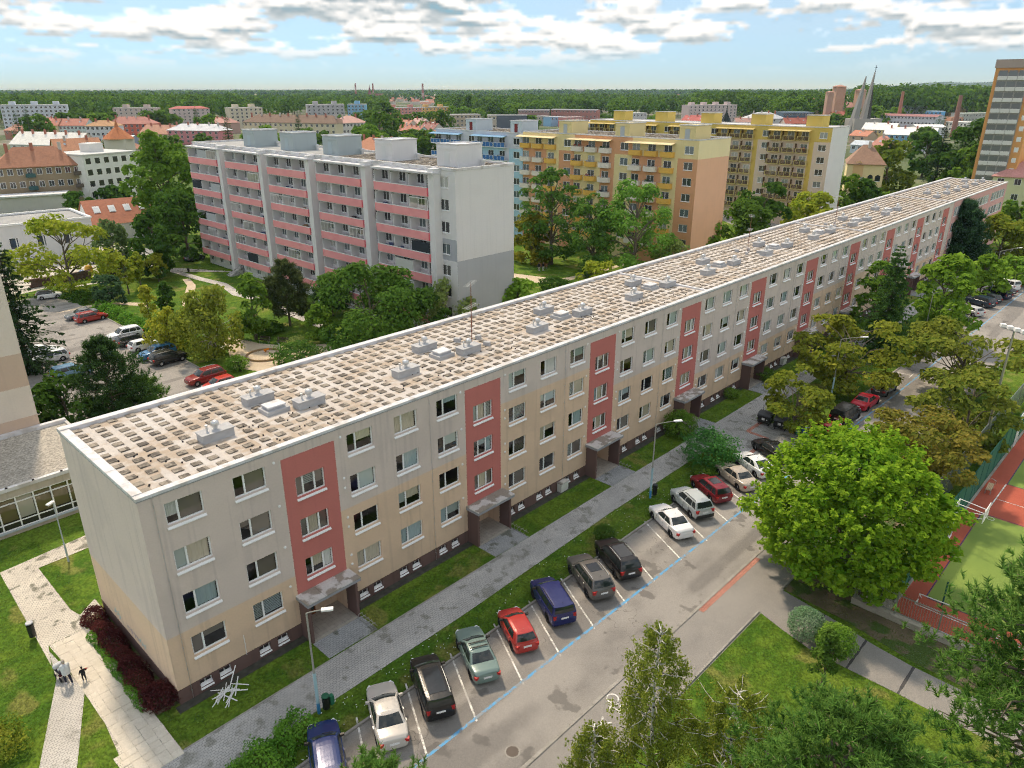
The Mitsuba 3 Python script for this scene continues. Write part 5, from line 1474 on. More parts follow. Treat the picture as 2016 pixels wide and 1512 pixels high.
TREES = [
    ('airy', 25.5, 103.1, 12.7, 7.2, 1.1, 1.0, -1.1, 'lime', 'broad yellow-green locust tree with a forked trunk at the end of the car park'),
    ('spruce', 10.1, 64.8, 16.4, 4.5, 0.2, -0.1, 0.1, 'spruce', 'ragged dark spruce with drooping branches beside the striped block'),
    ('pine', 9.6, 40.6, 10.4, 3.7, 0.5, 1.4, -1.5, 'pine', 'dark bushy pine behind the near left roof corner'),
    ('pine', 13.4, 40.1, 5.2, 2.7, 0.3, 0.2, -0.2, 'pinelight', 'lighter young pine peeping over the near roof edge'),
    ('round', 6.0, 41.9, 6.9, 2.9, 0.2, 1.3, -1.3, 'dark', 'dark leafy tree between the striped block and the dark pine'),
    ('weep', 35.7, 112.6, 10.0, 3.1, 0.9, 1.4, -1.5, 'birch', 'grey-green weeping birch in front of the white hall'),
    ('round', 39.7, 105.5, 11.8, 4.4, 1.6, 2.0, -2.1, 'dark', 'left of two dark lime trees beside the pink block'),
    ('round', 51.7, 113.7, 13.5, 5.6, 1.2, 0.0, -0.0, 'dark', 'right of two dark lime trees, touching the pink block'),
    ('tall', 56.9, 141.3, 22.7, 7.5, 3.5, 2.3, -2.4, 'mid', 'very tall plane tree rising behind the red-tiled house'),
    ('round', 52.2, 185.5, 6.7, 4.4, 0.5, 1.6, -1.7, 'dark', 'small dark tree in front of the brown tenement shops'),
    ('round', 70.3, 206.7, 5.0, 4.3, 0.3, 0.5, -0.5, 'dark', 'low dark tree at the foot of the white windowless-looking house'),
    ('airy', 32.4, 95.8, 6.1, 1.7, 2.2, 0.6, -0.6, 'lime', 'leftmost of three young yellow-green park trees on thin trunks'),
    ('airy', 35.3, 97.7, 6.2, 1.2, 2.0, 0.5, -0.5, 'lime', 'middle of three young park trees, slimmest of them'),
    ('airy', 39.6, 100.1, 5.3, 1.6, 1.4, 0.3, -0.4, 'yellow', 'rightmost of three young park trees, yellowest of them'),
    ('round', 27.8, 90.6, 4.9, 1.9, 0.8, 0.5, -0.5, 'bluegreen', 'small round dark blue-green maple beside the car park path'),
    ('column', 28.3, 76.5, 5.4, 1.0, 1.1, 0.5, -0.6, 'yellow', 'narrow columnar tree with yellow-green foliage in the park'),
    ('column', 32.0, 78.8, 5.2, 1.2, 0.2, 0.5, -0.6, 'dark', 'narrow dark columnar tree next to the yellow one'),
    ('weep', 26.9, 54.8, 9.5, 3.5, 1.1, 1.0, -1.1, 'birchy', 'white-stemmed birch with yellow-green hanging foliage in the park'),
    ('weep', 25.0, 61.3, 5.8, 2.2, 0.2, 0.5, -0.5, 'yellow', 'yellow-green willow bush at the hedge end'),
    ('oval', 34.9, 57.7, 9.1, 2.5, 1.3, 0.7, -0.7, 'mid', 'upright lime tree on the lawn behind the playground benches'),
    ('pine', 42.7, 58.4, 9.8, 3.1, 1.3, -0.6, 0.6, 'pineolive', 'park pine with a bare leaning trunk beside the pink block'),
    ('pine', 49.3, 58.9, 6.1, 2.5, 1.0, 0.0, -0.0, 'pine', 'dark conifer half hidden beside the big oak'),
    ('round', 39.9, 37.3, 13.0, 6.3, 1.3, 0.7, -0.7, 'oak', 'large dark oak in front of the pink balconies'),
    ('round', 41.9, 49.7, 5.1, 2.1, 0.2, -0.2, 0.3, 'mid', 'leafy shrubby tree at the left foot of the big oak'),
    ('round', 46.1, 36.3, 8.8, 3.6, 0.7, 0.6, -0.7, 'dark', 'dark tree between the oak and the pale birch'),
    ('weep', 53.3, 37.1, 8.8, 3.4, 0.2, 0.1, -0.1, 'birchpale', 'pale weeping birch with white twigs just behind the roof edge'),
    ('round', 58.5, 42.5, 10.5, 3.3, 0.8, -0.0, 0.0, 'dark', 'dark upright tree in front of the blank gable'),
    ('round', 62.4, 38.3, 9.6, 3.8, 0.8, 0.1, -0.1, 'fresh', 'fresh green loose tree against the blank gable'),
    ('round', 66.0, 34.5, 6.7, 2.9, 0.2, -0.6, 0.7, 'fresh', 'low green tree at the right foot of the blank gable'),
    ('round', 96.4, 61.2, 10.1, 3.7, 0.5, 0.3, -0.4, 'olive', 'yellow-brown chestnut just right of the blank gable'),
    ('airy', 99.5, 58.0, 18.0, 6.0, 3.0, -0.1, 0.1, 'ash', 'tall airy ash in the park beside the round-balcony block'),
    ('airy', 98.3, 46.7, 14.4, 4.6, 0.5, -0.2, 0.2, 'ash', 'feathery ash left of the larger willow-like tree'),
    ('airy', 102.8, 39.1, 16.6, 6.8, 0.5, -1.0, 1.1, 'ashfresh', 'large bright feathery tree in front of the peach gable block'),
    ('airy', 90.1, 39.1, 4.9, 3.9, 0.2, -0.3, 0.3, 'lime', 'low yellowish shrub beside the sandy path'),
    ('weep', 106.7, 35.0, 7.0, 3.1, 0.5, -0.4, 0.4, 'birchpale', 'pale weeping tree just behind the long roof'),
    ('column', 124.0, 38.9, 9.4, 3.4, 0.2, -0.6, 0.7, 'mid', 'compact cone-shaped tree at the foot of the peach gable'),
    ('round', 148.7, 36.0, 14.2, 4.9, 0.6, -1.5, 1.6, 'dark', 'dark tree in front of the slatted balcony block'),
    ('round', 135.2, 34.4, 10.6, 5.5, 0.2, -1.0, 1.1, 'darkmid', 'broad dark shrubby tree between the two yellow blocks'),
    ('round', 168.0, 33.7, 9.4, 6.0, 0.2, -1.3, 1.3, 'lime', 'bright yellow-green tree below the whitish gable'),
    ('round', 205.1, 39.5, 10.9, 3.6, 0.3, -1.3, 1.4, 'mid', 'bushy tree between the whitish gable and the arched house'),
    ('round', 209.7, 37.3, 8.7, 4.2, 0.3, -0.9, 0.9, 'dark', 'dark bush in front of the arched-window house'),
    ('round', 264.9, 46.5, 16.0, 8.3, 0.7, -2.6, 2.8, 'oliv2', 'big olive-green street tree right of the arched-window house'),
    ('round', 316.3, 50.2, 16.5, 6.5, 0.9, -2.2, 2.3, 'dark', 'dark tree on the left of the far dense tree group'),
    ('spruce', 303.1, 40.0, 21.5, 5.2, 0.2, -3.6, 3.8, 'spruce', 'dark spruce with a pointed top in the far tree group'),
    ('spruce', 308.3, 34.5, 21.5, 7.7, 0.2, -3.2, 3.4, 'sprucemid', 'broad spruce in the middle of the far tree group'),
    ('round', 304.7, 27.2, 22.2, 9.8, 0.9, -4.7, 5.0, 'dark', 'large dark tree on the right of the far tree group'),
    ('round', 291.3, 26.7, 13.7, 6.8, 0.3, -2.5, 2.6, 'mid', 'green tree in front of the far group beside the red hipped roof'),
    ('round', 299.7, 39.1, 4.2, 4.6, 0.2, -1.4, 1.5, 'mid', 'low green bush right behind the far roof end'),
    ('round', 211.3, 33.0, 4.9, 5.6, 0.2, 0.3, -0.4, 'mid', 'shrubs behind the roof below the street'),
    ('pine', 151.7, -3.4, 12.9, 4.0, 1.4, -2.2, 2.4, 'pinedark', 'dark blue-green pine before the far rose-coloured wall'),
    ('round', 161.8, -7.6, 9.3, 5.0, 0.5, -1.6, 1.7, 'olive2', 'broad yellow-green tree at the right picture edge'),
    ('round', 195.3, -4.4, 8.5, 5.2, 0.2, -1.9, 2.0, 'mid', 'green tree behind it at the right picture edge'),
    ('spruce', 90.0, -9.9, 14.8, 4.1, 0.2, -1.8, 1.9, 'sprucemid', 'tall pointed spruce in front of the sixth and seventh stair panels'),
    ('round', 95.4, -6.0, 10.7, 2.7, 0.9, -1.2, 1.3, 'mid', 'round tree hidden behind the left side of the tall spruce'),
    ('round', 101.9, -12.8, 11.5, 3.8, 0.6, -1.6, 1.7, 'freshmid', 'bright round street tree right of the tall spruce'),
    ('round', 105.4, -10.4, 5.7, 2.0, 0.4, -0.8, 0.8, 'fresh', 'small fresh green tree beneath the second street lamp'),
    ('round', 131.0, -11.2, 6.8, 3.2, 0.6, -1.4, 1.4, 'freshmid', 'street tree shading the far parked cars'),
    ('round', 143.2, -12.7, 5.0, 2.9, 0.4, -0.9, 0.9, 'fresh', 'street tree at the right edge above the white car'),
    ('spread', 72.8, -9.8, 9.2, 4.9, 1.9, -0.4, 0.4, 'cherry', 'spreading cherry tree with thin outer twigs beside the street lamp'),
    ('spread', 57.9, -9.7, 6.4, 3.2, 1.2, -0.0, 0.0, 'cherry2', 'small spreading tree on the lawn behind the rubbish containers'),
    ('spread', 82.4, -20.6, 8.1, 5.4, 1.8, -1.6, 1.7, 'pagoda', 'loose spreading tree across the street, nearest the floodlight top'),
    ('spread', 67.0, -24.6, 7.8, 4.1, 1.0, -1.5, 1.6, 'pagoda', 'middle one of three layered trees along the sports court'),
    ('spread', 55.7, -23.3, 7.2, 4.2, 0.7, -1.0, 1.0, 'pagodabrown', 'brownish layered tree along the sports court behind the big maple'),
]
NAMES = {'spruce': 'spruce', 'pine': 'pine_tree', 'column': 'columnar_tree', 'weep': 'weeping_tree'}
for i, (kind, x, y, h, R, zb, dx, dy, hue, lab) in enumerate(TREES):
    rng = np.random.default_rng(400 + i)
    x, y = x + dx, y + dy
    dist = math.dist((x, y, h * .6), CAM)
    leaf = float(np.clip(dist * .0042, .17, 1.25)) * (.8 if kind in ('airy', 'weep') else 1)
    nm = NAMES.get(kind, 'tree')
    if kind == 'spruce': cr, wd = spruce(h, R, rng, hue, .28 if hue == 'spruce' and dist < 150 else .13, dens=1.0 if dist < 150 else .7)
    elif kind == 'pine': cr, wd, _ = pine(h, R, max(zb, .1 * h), rng, hue, tuft=float(np.clip(dist * .0066, .45, 1.1)), nsh=int(330 * R ** 1.4), needles=11, bare=.45 if hue == 'pineolive' else 0)
    else:
        cl = {'airy': .24, 'tall': .27, 'column': .42, 'spread': .24, 'weep': .25, 'oval': .30}.get(kind, .29)
        cr, wd = broadleaf(kind, h, R, zb, leaf, rng, clump=cl, hue=hue, dens=1.1 if kind in ('airy', 'spread') else 1.35)
    add_tree(nm, lab, x, y, cr, wd, 'm_birch' if hue.startswith('birch') else 'm_bark', group=None)

# the big maple by the street: long upright shoots all over a broad dome
def big_maple():
    rng = np.random.default_rng(77)
    h, R, zb = 10.4, 5.4, 1.3
    cr, wd = broadleaf('round', h, R, zb, .25, rng, dens=5.2, clump=.145, hue='maple')
    n = 420
    t = rng.beta(1.4, 1.2, n); a = rng.uniform(0, 6.283, n); rr = crown_profile('round', t) * R * rng.uniform(.92, 1.06, n)
    p = np.stack([np.cos(a) * rr, np.sin(a) * rr, zb + (h - zb) * t], 1)
    d = unit(unit(p - [0, 0, 4.5]) * .8 + np.array([0, 0, .9]) + rng.normal(0, .25, (n, 3)))
    m = 26
    s = rng.uniform(0, 1, (n, m, 1))
    q = (p[:, None] + d[:, None] * s * rng.uniform(.7, 1.5, (n, 1, 1)) + rng.normal(0, .17, (n, m, 3)) * (1.1 - s * .7)).reshape(-1, 3)
    nn = unit(np.repeat(d, m, 0) * .3 + rng.normal(0, .5, (n * m, 3)) + [0, 0, .75])
    v, f, c = leaf_cloud(q, nn, .24 * rng.uniform(.7, 1.2, n * m), leaf_cols('maple', n * m, rng, np.full(n * m, .72)), rng)
    cr = (np.vstack([cr[0], v]), np.vstack([cr[1], f + len(cr[0])]), np.vstack([cr[2], c]))
    add_tree('maple_tree', 'huge bright yellow-green maple standing between the street and the sports court', 37.4, -22.1, cr, wd)
big_maple()


def fg_birch(x, y, h, R, zb, seed, label, dens=1.0):
    rng = np.random.default_rng(seed)
    wood = MB(); pts = [(0, 0, 0), (.1, .05, h * .35), (.0, .15, h * .7), (.05, .1, h)]
    wood.tube(pts, [.13, .10, .055, .012], 8)
    P, Nn, Cv = [], [], []
    nb = int(46 * dens)
    for i in range(nb):
        t = (i + .5) / nb; z = zb + (h * .985 - zb) * t
        L = R * (1 - t ** 2.1) ** .8 * rng.uniform(.55, 1.1) + .25
        a = i * 2.4 + rng.normal(0, .3); d = np.array([math.cos(a), math.sin(a), 0])
        tip = np.array([.05, .1, z]) + d * L + [0, 0, L * rng.uniform(.15, .5)]
        limb(wood, (.03, .1, z), tip, .035, .008, rng, 5)
        for s in rng.uniform(.25, 1.0, int(7 + 4 * L)):
            p0 = np.array([.03, .1, z]) + (tip - [.03, .1, z]) * s
            ln = rng.uniform(.5, 1.5) * (1 - .35 * t)
            if rng.random() < .35: wood.tube([p0, p0 + [d[0] * .1, d[1] * .1, -ln]], [.007, .003], 3, cap=False)
            m = int(20 * ln) + 6
            q = p0 + np.stack([rng.normal(0, .10, m) + d[0] * .12, rng.normal(0, .10, m) + d[1] * .12, -rng.uniform(0, 1, m) * ln], 1)
            P.append(q); Nn.append(unit(rng.normal(0, 1, (m, 3)) * [1, 1, .6])); Cv.append(np.full(m, rng.uniform(.1, .9)))
    P, Nn, Cv = np.vstack(P), np.vstack(Nn), np.concatenate(Cv)
    v, f, c = leaf_cloud(P, Nn, .095 * rng.uniform(.7, 1.3, len(P)), leaf_cols('birchy', len(P), rng, Cv), rng, 1.3)
    add_tree('birch_tree', label, x, y, (v, f, c), wood, 'm_birch')
fg_birch(13.0, -22.4, 10.6, 1.9, 2.0, 5, 'slender birch with hanging yellow-green twigs, reaching in front of the street', 1.3)
fg_birch(14.6, -25.6, 8.0, 3.2, 1.0, 6, 'broad low birch at the bottom edge right of the slender birch', 1.5)
fg_birch(10.6, -20.9, 5.6, 1.6, .8, 7, 'small birch at the bottom edge left of the slender birch', .9)


def fg_pine(x, y, h, R, zb, seed, label, nsh, tuft, needles=30):
    rng = np.random.default_rng(seed)
    cr, wd, (C_, D_, S_) = pine(h, R, zb, rng, 'pinefg', tuft=tuft, nsh=nsh, needles=needles, flat=.8)
    tips = MB()
    for c, d, s in list(zip(C_, D_, S_))[::4]:
        if c[2] > h * .45: tips.tube([c + d * tuft * .1, c + d * tuft * .62 * s], [.016, .012], 4)
    add_tree('pine_tree', label, x, y, cr, wd, extra=tips)
fg_pine(9.9, -31.3, 14.6, 3.9, 6.5, 15, 'bright green pine with pale shoot tips along the bottom edge', 2300, .34, 30)
fg_pine(24.6, -35.6, 15.6, 4.9, 3.0, 16, 'tall loose pine with a bare light trunk at the lower right corner', 2700, .46, 26)
fg_pine(.6, -18.6, 10.4, 2.6, 2.0, 17, 'tips of a pine reaching up at the bottom edge before the silver sedan', 900, .32, 26)


def shrub(name, label, poly_or_c, h, hue, rng, leaf=.12, dens=1.0, kind='hedge', R=1.0, lump=.18, group=None, spiky=0.0):
    """A clipped or loose shrub: leaves on and just under a rounded volume."""
    if kind == 'hedge':
        (x0, y0), (x1, y1), w = poly_or_c
        L = math.hypot(x1 - x0, y1 - y0); n = int(dens * (L * (w + 2 * h) + w * h) / leaf ** 2 * 1.5)
        u = rng.uniform(0, 1, n); th = rng.uniform(-.25, np.pi + .25, n)
        rad = rng.uniform(.62, 1.05, n) * (1 + lump * np.sin(u * L * 1.7 + 1) + lump * .7 * np.sin(u * L * 4.1 + th * 2))
        a = math.atan2(y1 - y0, x1 - x0)
        off = np.cos(th) * w / 2 * rad; z = np.clip(np.sin(th) * h * rad, .03, None) ** .9
        endt = np.minimum(u, 1 - u) * L / (w * .5); z = z * np.clip(endt, .15, 1) ** .35
        P = np.stack([x0 + (x1 - x0) * u - np.sin(a) * off, y0 + (y1 - y0) * u + np.cos(a) * off, z], 1)
        d = np.stack([-np.sin(a) * np.cos(th), np.cos(a) * np.cos(th), np.sin(th) + .2], 1)
        k = thing(name, label, 'hedge', group); T = None
    else:
        n = int(dens * 4 * np.pi * R * max(h / 2, R) / leaf ** 2 * 1.3)
        d = unit(rng.normal(size=(n, 3))); rad = rng.uniform(.68, 1.04, n)[:, None]
        d[:, 2] = np.where(d[:, 2] < -.75, -d[:, 2], d[:, 2])
        lumps = 1 + lump * np.sin(d[:, :1] * 5 + 1) * np.cos(d[:, 1:2] * 6) + lump * .6 * np.sin(d[:, 2:] * 9 + d[:, :1] * 7)
        P = d * rad * lumps * [R, R, h / 2] + [poly_or_c[0], poly_or_c[1], h / 2]
        P[:, 2] = np.clip(P[:, 2], .02, None)
        k = thing(name, label, 'shrub', group)
    nn = unit(unit(d) * .8 + rng.normal(0, .5, (n, 3)) + [0, 0, .25])
    if spiky: P = P + unit(d) * rng.uniform(0, spiky, (n, 1)) ** 2
    v, f, c = leaf_cloud(P, nn, leaf * rng.uniform(.7, 1.25, n), leaf_cols(hue, n, rng, .5 + .4 * np.sin(P[:, 0] * 2.1 + P[:, 1] * 1.7)), rng)
    put('foliage', (v, f), 'm_leaf', k, color=c)
    if kind == 'hedge': p = [(x0 + (x1 - x0) * q, y0 + (y1 - y0) * q) for q in np.linspace(.08, .92, max(2, int(L / 1.2)))]
    else: p = [(poly_or_c[0] + .15 * q, poly_or_c[1] + .1) for q in (-1, 0, 1)]
    st = MB()
    for px, py in p: st.tube([(px, py, 0), (px + .03, py, h * .75)], [.03, .012], 5)
    tag(put('stems', st, 'm_bark', k), kind='stuff')
    return k


R8 = np.random.default_rng(88)
shrub('barberry_hedge', 'dark red barberry hedge along the foot of the gable wall', ((-.75, 11.6), (-.95, 1.5), 1.25), 1.15, 'barberry', R8, .085, 1.3)
shrub('barberry_shrub', 'dark purple rounded barberry bush at the near corner of the gable', (-.75, .75), 1.45, 'barberry', R8, .085, 1.3, 'ball', .95)
shrub('ground_ivy', 'green creeping shrubs growing between the dark red hedge and the path', ((-1.45, 9.8), (-1.55, .9), .55), .42, 'hedge', R8, .09, .9)
shrub('parking_hedge', 'bushy green juniper hedge at the bottom edge beside the dark blue car', ((-3.0, -8.4), (4.3, -6.3), 2.3), 1.15, 'hedge', R8, .11, 1.2, lump=.26, spiky=.5)
shrub('round_shrub', 'silvery green clipped round shrub beside the asphalt lawn path, farther from the young tree', (29.55, -23.15), 2.15, 'silver', R8, .075, 1.3, 'ball', 1.12, .05)
shrub('round_shrub', 'green clipped round shrub right behind the staked young tree', (29.35, -25.05), 2.1, 'fresh', R8, .075, 1.3, 'ball', 1.2, .06)
shrub('juniper_shrub', 'large spreading bright green juniper beside the white parked car', (46.2, -7.0), 2.9, 'juniper', R8, .15, 1.1, 'ball', 2.15, .22, spiky=.9)
shrub('juniper_shrub', 'round dark green juniper at the third house entrance', (49.6, -1.75), 2.5, 'mid', R8, .14, 1.2, 'ball', 1.55, .14, spiky=.5)
shrub('small_shrub', 'dark round bush on the grass strip beside the black off-roader', (29.7, -7.35), 1.15, 'darkmid', R8, .09, 1.2, 'ball', .85, .12)
shrub('small_shrub', 'low weedy bush at the foot of the large juniper', (44.2, -7.6), .8, 'mid', R8, .10, 1.0, 'ball', 1.1, .2)
shrub('small_shrub', 'green shrub by the fifth house entrance wall', (69.6, -1.1), 1.6, 'mid', R8, .12, 1.0, 'ball', 1.0, .2)
shrub('small_shrub', 'dark shrub by the wall before the sixth house entrance', (85.0, -.9), 2.2, 'dark', R8, .14, 1.0, 'ball', 1.3, .2)
shrub('small_shrub', 'shrub at the wall between the fourth and fifth entrances', (62.0, -.8), 1.1, 'mid', R8, .11, 1.0, 'ball', .9, .2)
shrub('park_hedge', 'long loose green hedge between the car park and the park', ((26.5, 89.5), (26.9, 61.0), 2.3), 1.35, 'hedge', R8, .24, 1.0, lump=.2)
shrub('park_hedge', 'dark hedge hump beside the first car park cars', ((25.8, 100.5), (26.8, 93.0), 3.6), 1.5, 'dark', R8, .26, 1.1, lump=.15)
shrub('park_shrub', 'dense shrubs behind the group of five parked cars', (26.9, 63.5), 3.2, 'mid', R8, .24, 1.0, 'ball', 2.0)
shrub('park_shrub', 'green bush beside the dark red off-roader', (28.0, 47.5), 1.9, 'fresh', R8, .20, 1.0, 'ball', 1.3)
shrub('park_shrub', 'dark shadowed bush under the upright lime tree', (38.2, 58.6), 1.5, 'dark', R8, .22, 1.0, 'ball', 2.2)
shrub('park_shrub', 'pale green shrubs right behind the roof edge beside the sandpit', (34.5, 44.2), 2.6, 'ash', R8, .22, .8, 'ball', 3.0, .25)
shrub('park_shrub', 'whitish flowering bush right of the park benches', (38.6, 51.0), 1.0, 'birchpale', R8, .20, .7, 'ball', 1.4, .25)
shrub('park_shrub', 'dark bush beside the two walkers in the park', (84.5, 44.5), 2.2, 'dark', R8, .3, 1.0, 'ball', 2.6, .2)
shrub('corner_shrub', 'pale green shrub cut by the lower left picture edge', (-8.0, 3.6), 1.7, 'olive2', R8, .12, .9, 'ball', 1.35, .25)

# young columnar tree tied to three stakes
def staked():
    rng = np.random.default_rng(9)
    h = 4.95
    cr, wd = broadleaf('column', h, .62, 1.62, .13, rng, dens=1.4, clump=.5, hue='darkmid')
    k = add_tree('young_tree', 'narrow dark green young tree tied to three wooden stakes on the lawn', 24.9, -26.0, cr, wd)
    for q in range(3):
        a = q * 2.09 + .5
        put('stake', MB().tube([(24.9 + .42 * math.cos(a), -26 + .42 * math.sin(a), 0), (24.9 + .38 * math.cos(a), -26 + .38 * math.sin(a), 1.75)], .035, 6), 'm_stake', k)
tint('m_stake', (0.33, 0.23, 0.13))
staked()
# ------------------------------------------------------------------ street furniture, court, people
def lamp(label, x, y, h, hx, hy, hz, paint=True):
    k = thing('street_lamp', label, 'street lamp')
    put('pole', MB().tube([(x, y, 0), (x, y, h * .42), (x, y, h * .425), (x, y, h)], [.085, .085, .055, .05], 10), 'm_lampgrey', k, smooth=40)
    if paint:
        put('painted_base', MB().tube([(x, y, 0.0), (x, y, .75)], .092, 10), 'm_lampblue', k, smooth=40)
        put('painted_band', MB().tube([(x, y, .75), (x, y, h * .42)], .0895, 10), 'm_lampsky', k, smooth=40)
    d = np.array([hx - x, hy - y]); L = np.hypot(*d); u = d / L
    t = np.linspace(0, 1, 7)
    pts = [(x + u[0] * L * (q ** 1.3) * .86, y + u[1] * L * (q ** 1.3) * .86, h + (hz - h) * math.sin(q * math.pi / 2)) for q in t]
    put('arm', MB().tube(pts, .032, 7), 'm_lampgrey', k, smooth=40)
    a = math.atan2(u[1], u[0])
    put('lamp_head', MB().obox((x + u[0] * L * .96, y + u[1] * L * .96, hz), (.62, .24, .11), a).obox((x + u[0] * L * .80, y + u[1] * L * .80, hz), (.2, .12, .09), a), 'm_white', k)
    return k


tint('m_blueline', (.03, .05, .16)); tint('m_postgreen', (.02, .10, .09))
tint('m_lampgrey', (0.30, 0.30, 0.28)); tint('m_lampblue', (0.06, 0.26, 0.52)); tint('m_lampsky', (0.36, 0.52, 0.60)); tint('m_pole', (0.50, 0.52, 0.52), metal=True)
lamp('street lamp with a light blue painted pole nearest the camera, by the first house entrance', 5.05, -6.15, 6.85, 5.95, -6.8, 6.95)
lamp('street lamp standing on the grass strip above the white sedan', 37.25, -6.5, 6.9, 39.0, -7.6, 7.0)
lamp('street lamp between the two small spreading trees on the lawn', 68.1, -9.5, 7.4, 70.3, -11.3, 7.55)
lamp('street lamp in front of the tall spruce and the round street tree', 97.6, -10.4, 6.9, 100.2, -12.0, 7.1)
lamp('farthest street lamp, rising over the street trees at the right', 131.2, -11.0, 7.6, 136.0, -13.0, 7.8)
k = thing('path_lamp', 'slim grey post-top lamp beside the cream path left of the gable', 'street lamp')
put('pole', MB().tube([(.24, 19.4, 0), (.24, 19.4, 1.6), (.24, 19.4, 1.62), (.24, 19.4, 5.0)], [.07, .07, .045, .04], 9), 'm_boxgrey', k, smooth=40)
put('lamp_head', MB().obox((.05, 19.3, 5.05), (.55, .26, .12), .5), 'm_white', k)
k = thing('floodlight_mast', 'tall grey floodlight mast beside the sports court fence', 'floodlight')
put('mast', MB().tube([(65.6, -24.8, 0), (65.6, -24.8, 6), (65.6, -24.8, 12.4)], [.17, .13, .075], 12), 'm_pole', k, smooth=40)
put('cross_arm', MB().bar((65.0, -25.9, 12.3), (66.2, -23.7, 12.3), .09), 'm_pole', k)
for q in range(4): put('floodlight', MB().obox((65.15 + q * .33, -25.6 + q * .6, 12.5), (.42, .42, .28), .5, None), 'm_white', k)

# rubbish containers
def dumpster(x, y, label):
    k = thing('dumpster', label, 'rubbish container', 'black wheeled containers in the paved yard')
    T = TR(x, y, .012, math.radians(-86))
    v = []
    prof = [(-.52, .28), (-.60, .95), (-.60, 1.02), (.60, 1.02), (.60, .95), (.52, .28)]
    body = MB()
    for (a, c), (d, e) in zip(prof, prof[1:] + prof[:1]): body.quad((-.64, a, c), (.64, a, c), (.64, d, e), (-.64, d, e))
    for sx in (-.64, .64): body.add([(sx, a, c) for a, c in prof], [[0, 1, 2], [0, 2, 3], [0, 3, 4], [0, 4, 5]])
    put('bin_body', body, 'm_black', k, to_world=T)
    lid = MB(); th = np.linspace(0, math.pi, 11)
    pr = [(-.62 * math.cos(t), 1.03 + .36 * math.sin(t) ** .9) for t in th]
    for (a, c), (d, e) in zip(pr[:-1], pr[1:]): lid.quad((-.66, a, c), (.66, a, c), (.66, d, e), (-.66, d, e))
    for sx in (-.66, .66): lid.add([(sx, a, c) for a, c in pr], [[0, i, i + 1] for i in range(1, 10)])
    put('lid', lid, 'm_vcsheen', k, color=(.07, .075, .085), smooth=50, to_world=T)
    put('rim', MB().box(-.70, .70, -.66, -.60, .96, 1.05).box(-.70, .70, .60, .66, .96, 1.05).box(-.72, -.645, -.2, .2, .9, 1.0).box(.645, .72, -.2, .2, .9, 1.0), 'm_black', k, to_world=T)
    for sx in (-.5, .5):
        for sy in (-.38, .38): put('castor', MB().tube([(sx - .03, sy, .1), (sx + .03, sy, .1)], .095, 10).box(sx - .04, sx + .04, sy - .05, sy + .05, .15, .29), 'm_rubber', k, to_world=T)
    put('sticker', MB().box(-.17, .13, -.612, -.585, .62, .86).move(None, (0, -.012, 0)), 'm_plate_white', k, to_world=T)
    put('sticker', MB().box(.30, .40, -.612, -.585, .66, .76).move(None, (0, -.012, 0)), 'm_plate_white', k, to_world=T)
    put('handle', MB().tube([(-.55, .66, 1.0), (-.58, .72, 1.7)], .025, 6), 'm_black', k, to_world=T)
dumpster(58.0, -6.75, 'black wheeled rubbish container with a rounded lid, on the left')
dumpster(57.95, -8.5, 'black wheeled rubbish container with a rounded lid, next to the yellow bin')
for yy, c, nm in ((-9.75, (.34, .30, .04), 'yellow'), (-10.4, (.03, .20, .08), 'green'), (-11.05, (.03, .13, .38), 'blue')):
    k = thing('wheelie_bin', f'{nm} two-wheeled recycling bin with a white label beside the black containers', 'wheelie bin', 'recycling bins in the paved yard')
    T = TR(57.75, yy, .012, math.radians(-84))
    b = MB(); lo, hi = [(-.20, -.22), (.20, -.22), (.20, .20), (-.20, .20)], [(-.27, -.32), (.27, -.32), (.27, .28), (-.27, .28)]
    for i in range(4):
        (a, d), (e, f_) = lo[i], lo[(i + 1) % 4]; (a2, d2), (e2, f2) = hi[i], hi[(i + 1) % 4]
        b.quad((a, d, .06), (e, f_, .06), (e2, f2, .96), (a2, d2, .96))
    b.sheet(lo, .06)
    put('bin_body', b, 'm_vcsheen', k, color=c, to_world=T)
    put('lid', MB().box(-.30, .30, -.36, .30, .965, 1.0).box(-.26, .26, -.30, .26, 1.0, 1.05), 'm_vcsheen', k, color=np.minimum(np.array(c) * 1.5 + .12, .6) if nm != 'green' else (.02, .06, .035), to_world=T)
    for sx in (-.23, .23): put('wheel', MB().tube([(sx - .03, .24, .1), (sx + .03, .24, .1)], .1, 10), 'm_rubber', k, to_world=T)
    put('sticker', MB().add([(-.12, -.272, .42), (.12, -.272, .42), (.12, -.308, .78), (-.12, -.308, .78)], [[0, 1, 2], [0, 2, 3]]), 'm_plate_white', k, to_world=T)
    if nm == 'green': put('sticker_print', MB().add([(-.06, -.284, .50), (.06, -.284, .50), (.06, -.306, .70), (-.06, -.306, .70)], [[0, 1, 2], [0, 2, 3]]), 'm_vc', k, color=(.08, .35, .12), to_world=T)


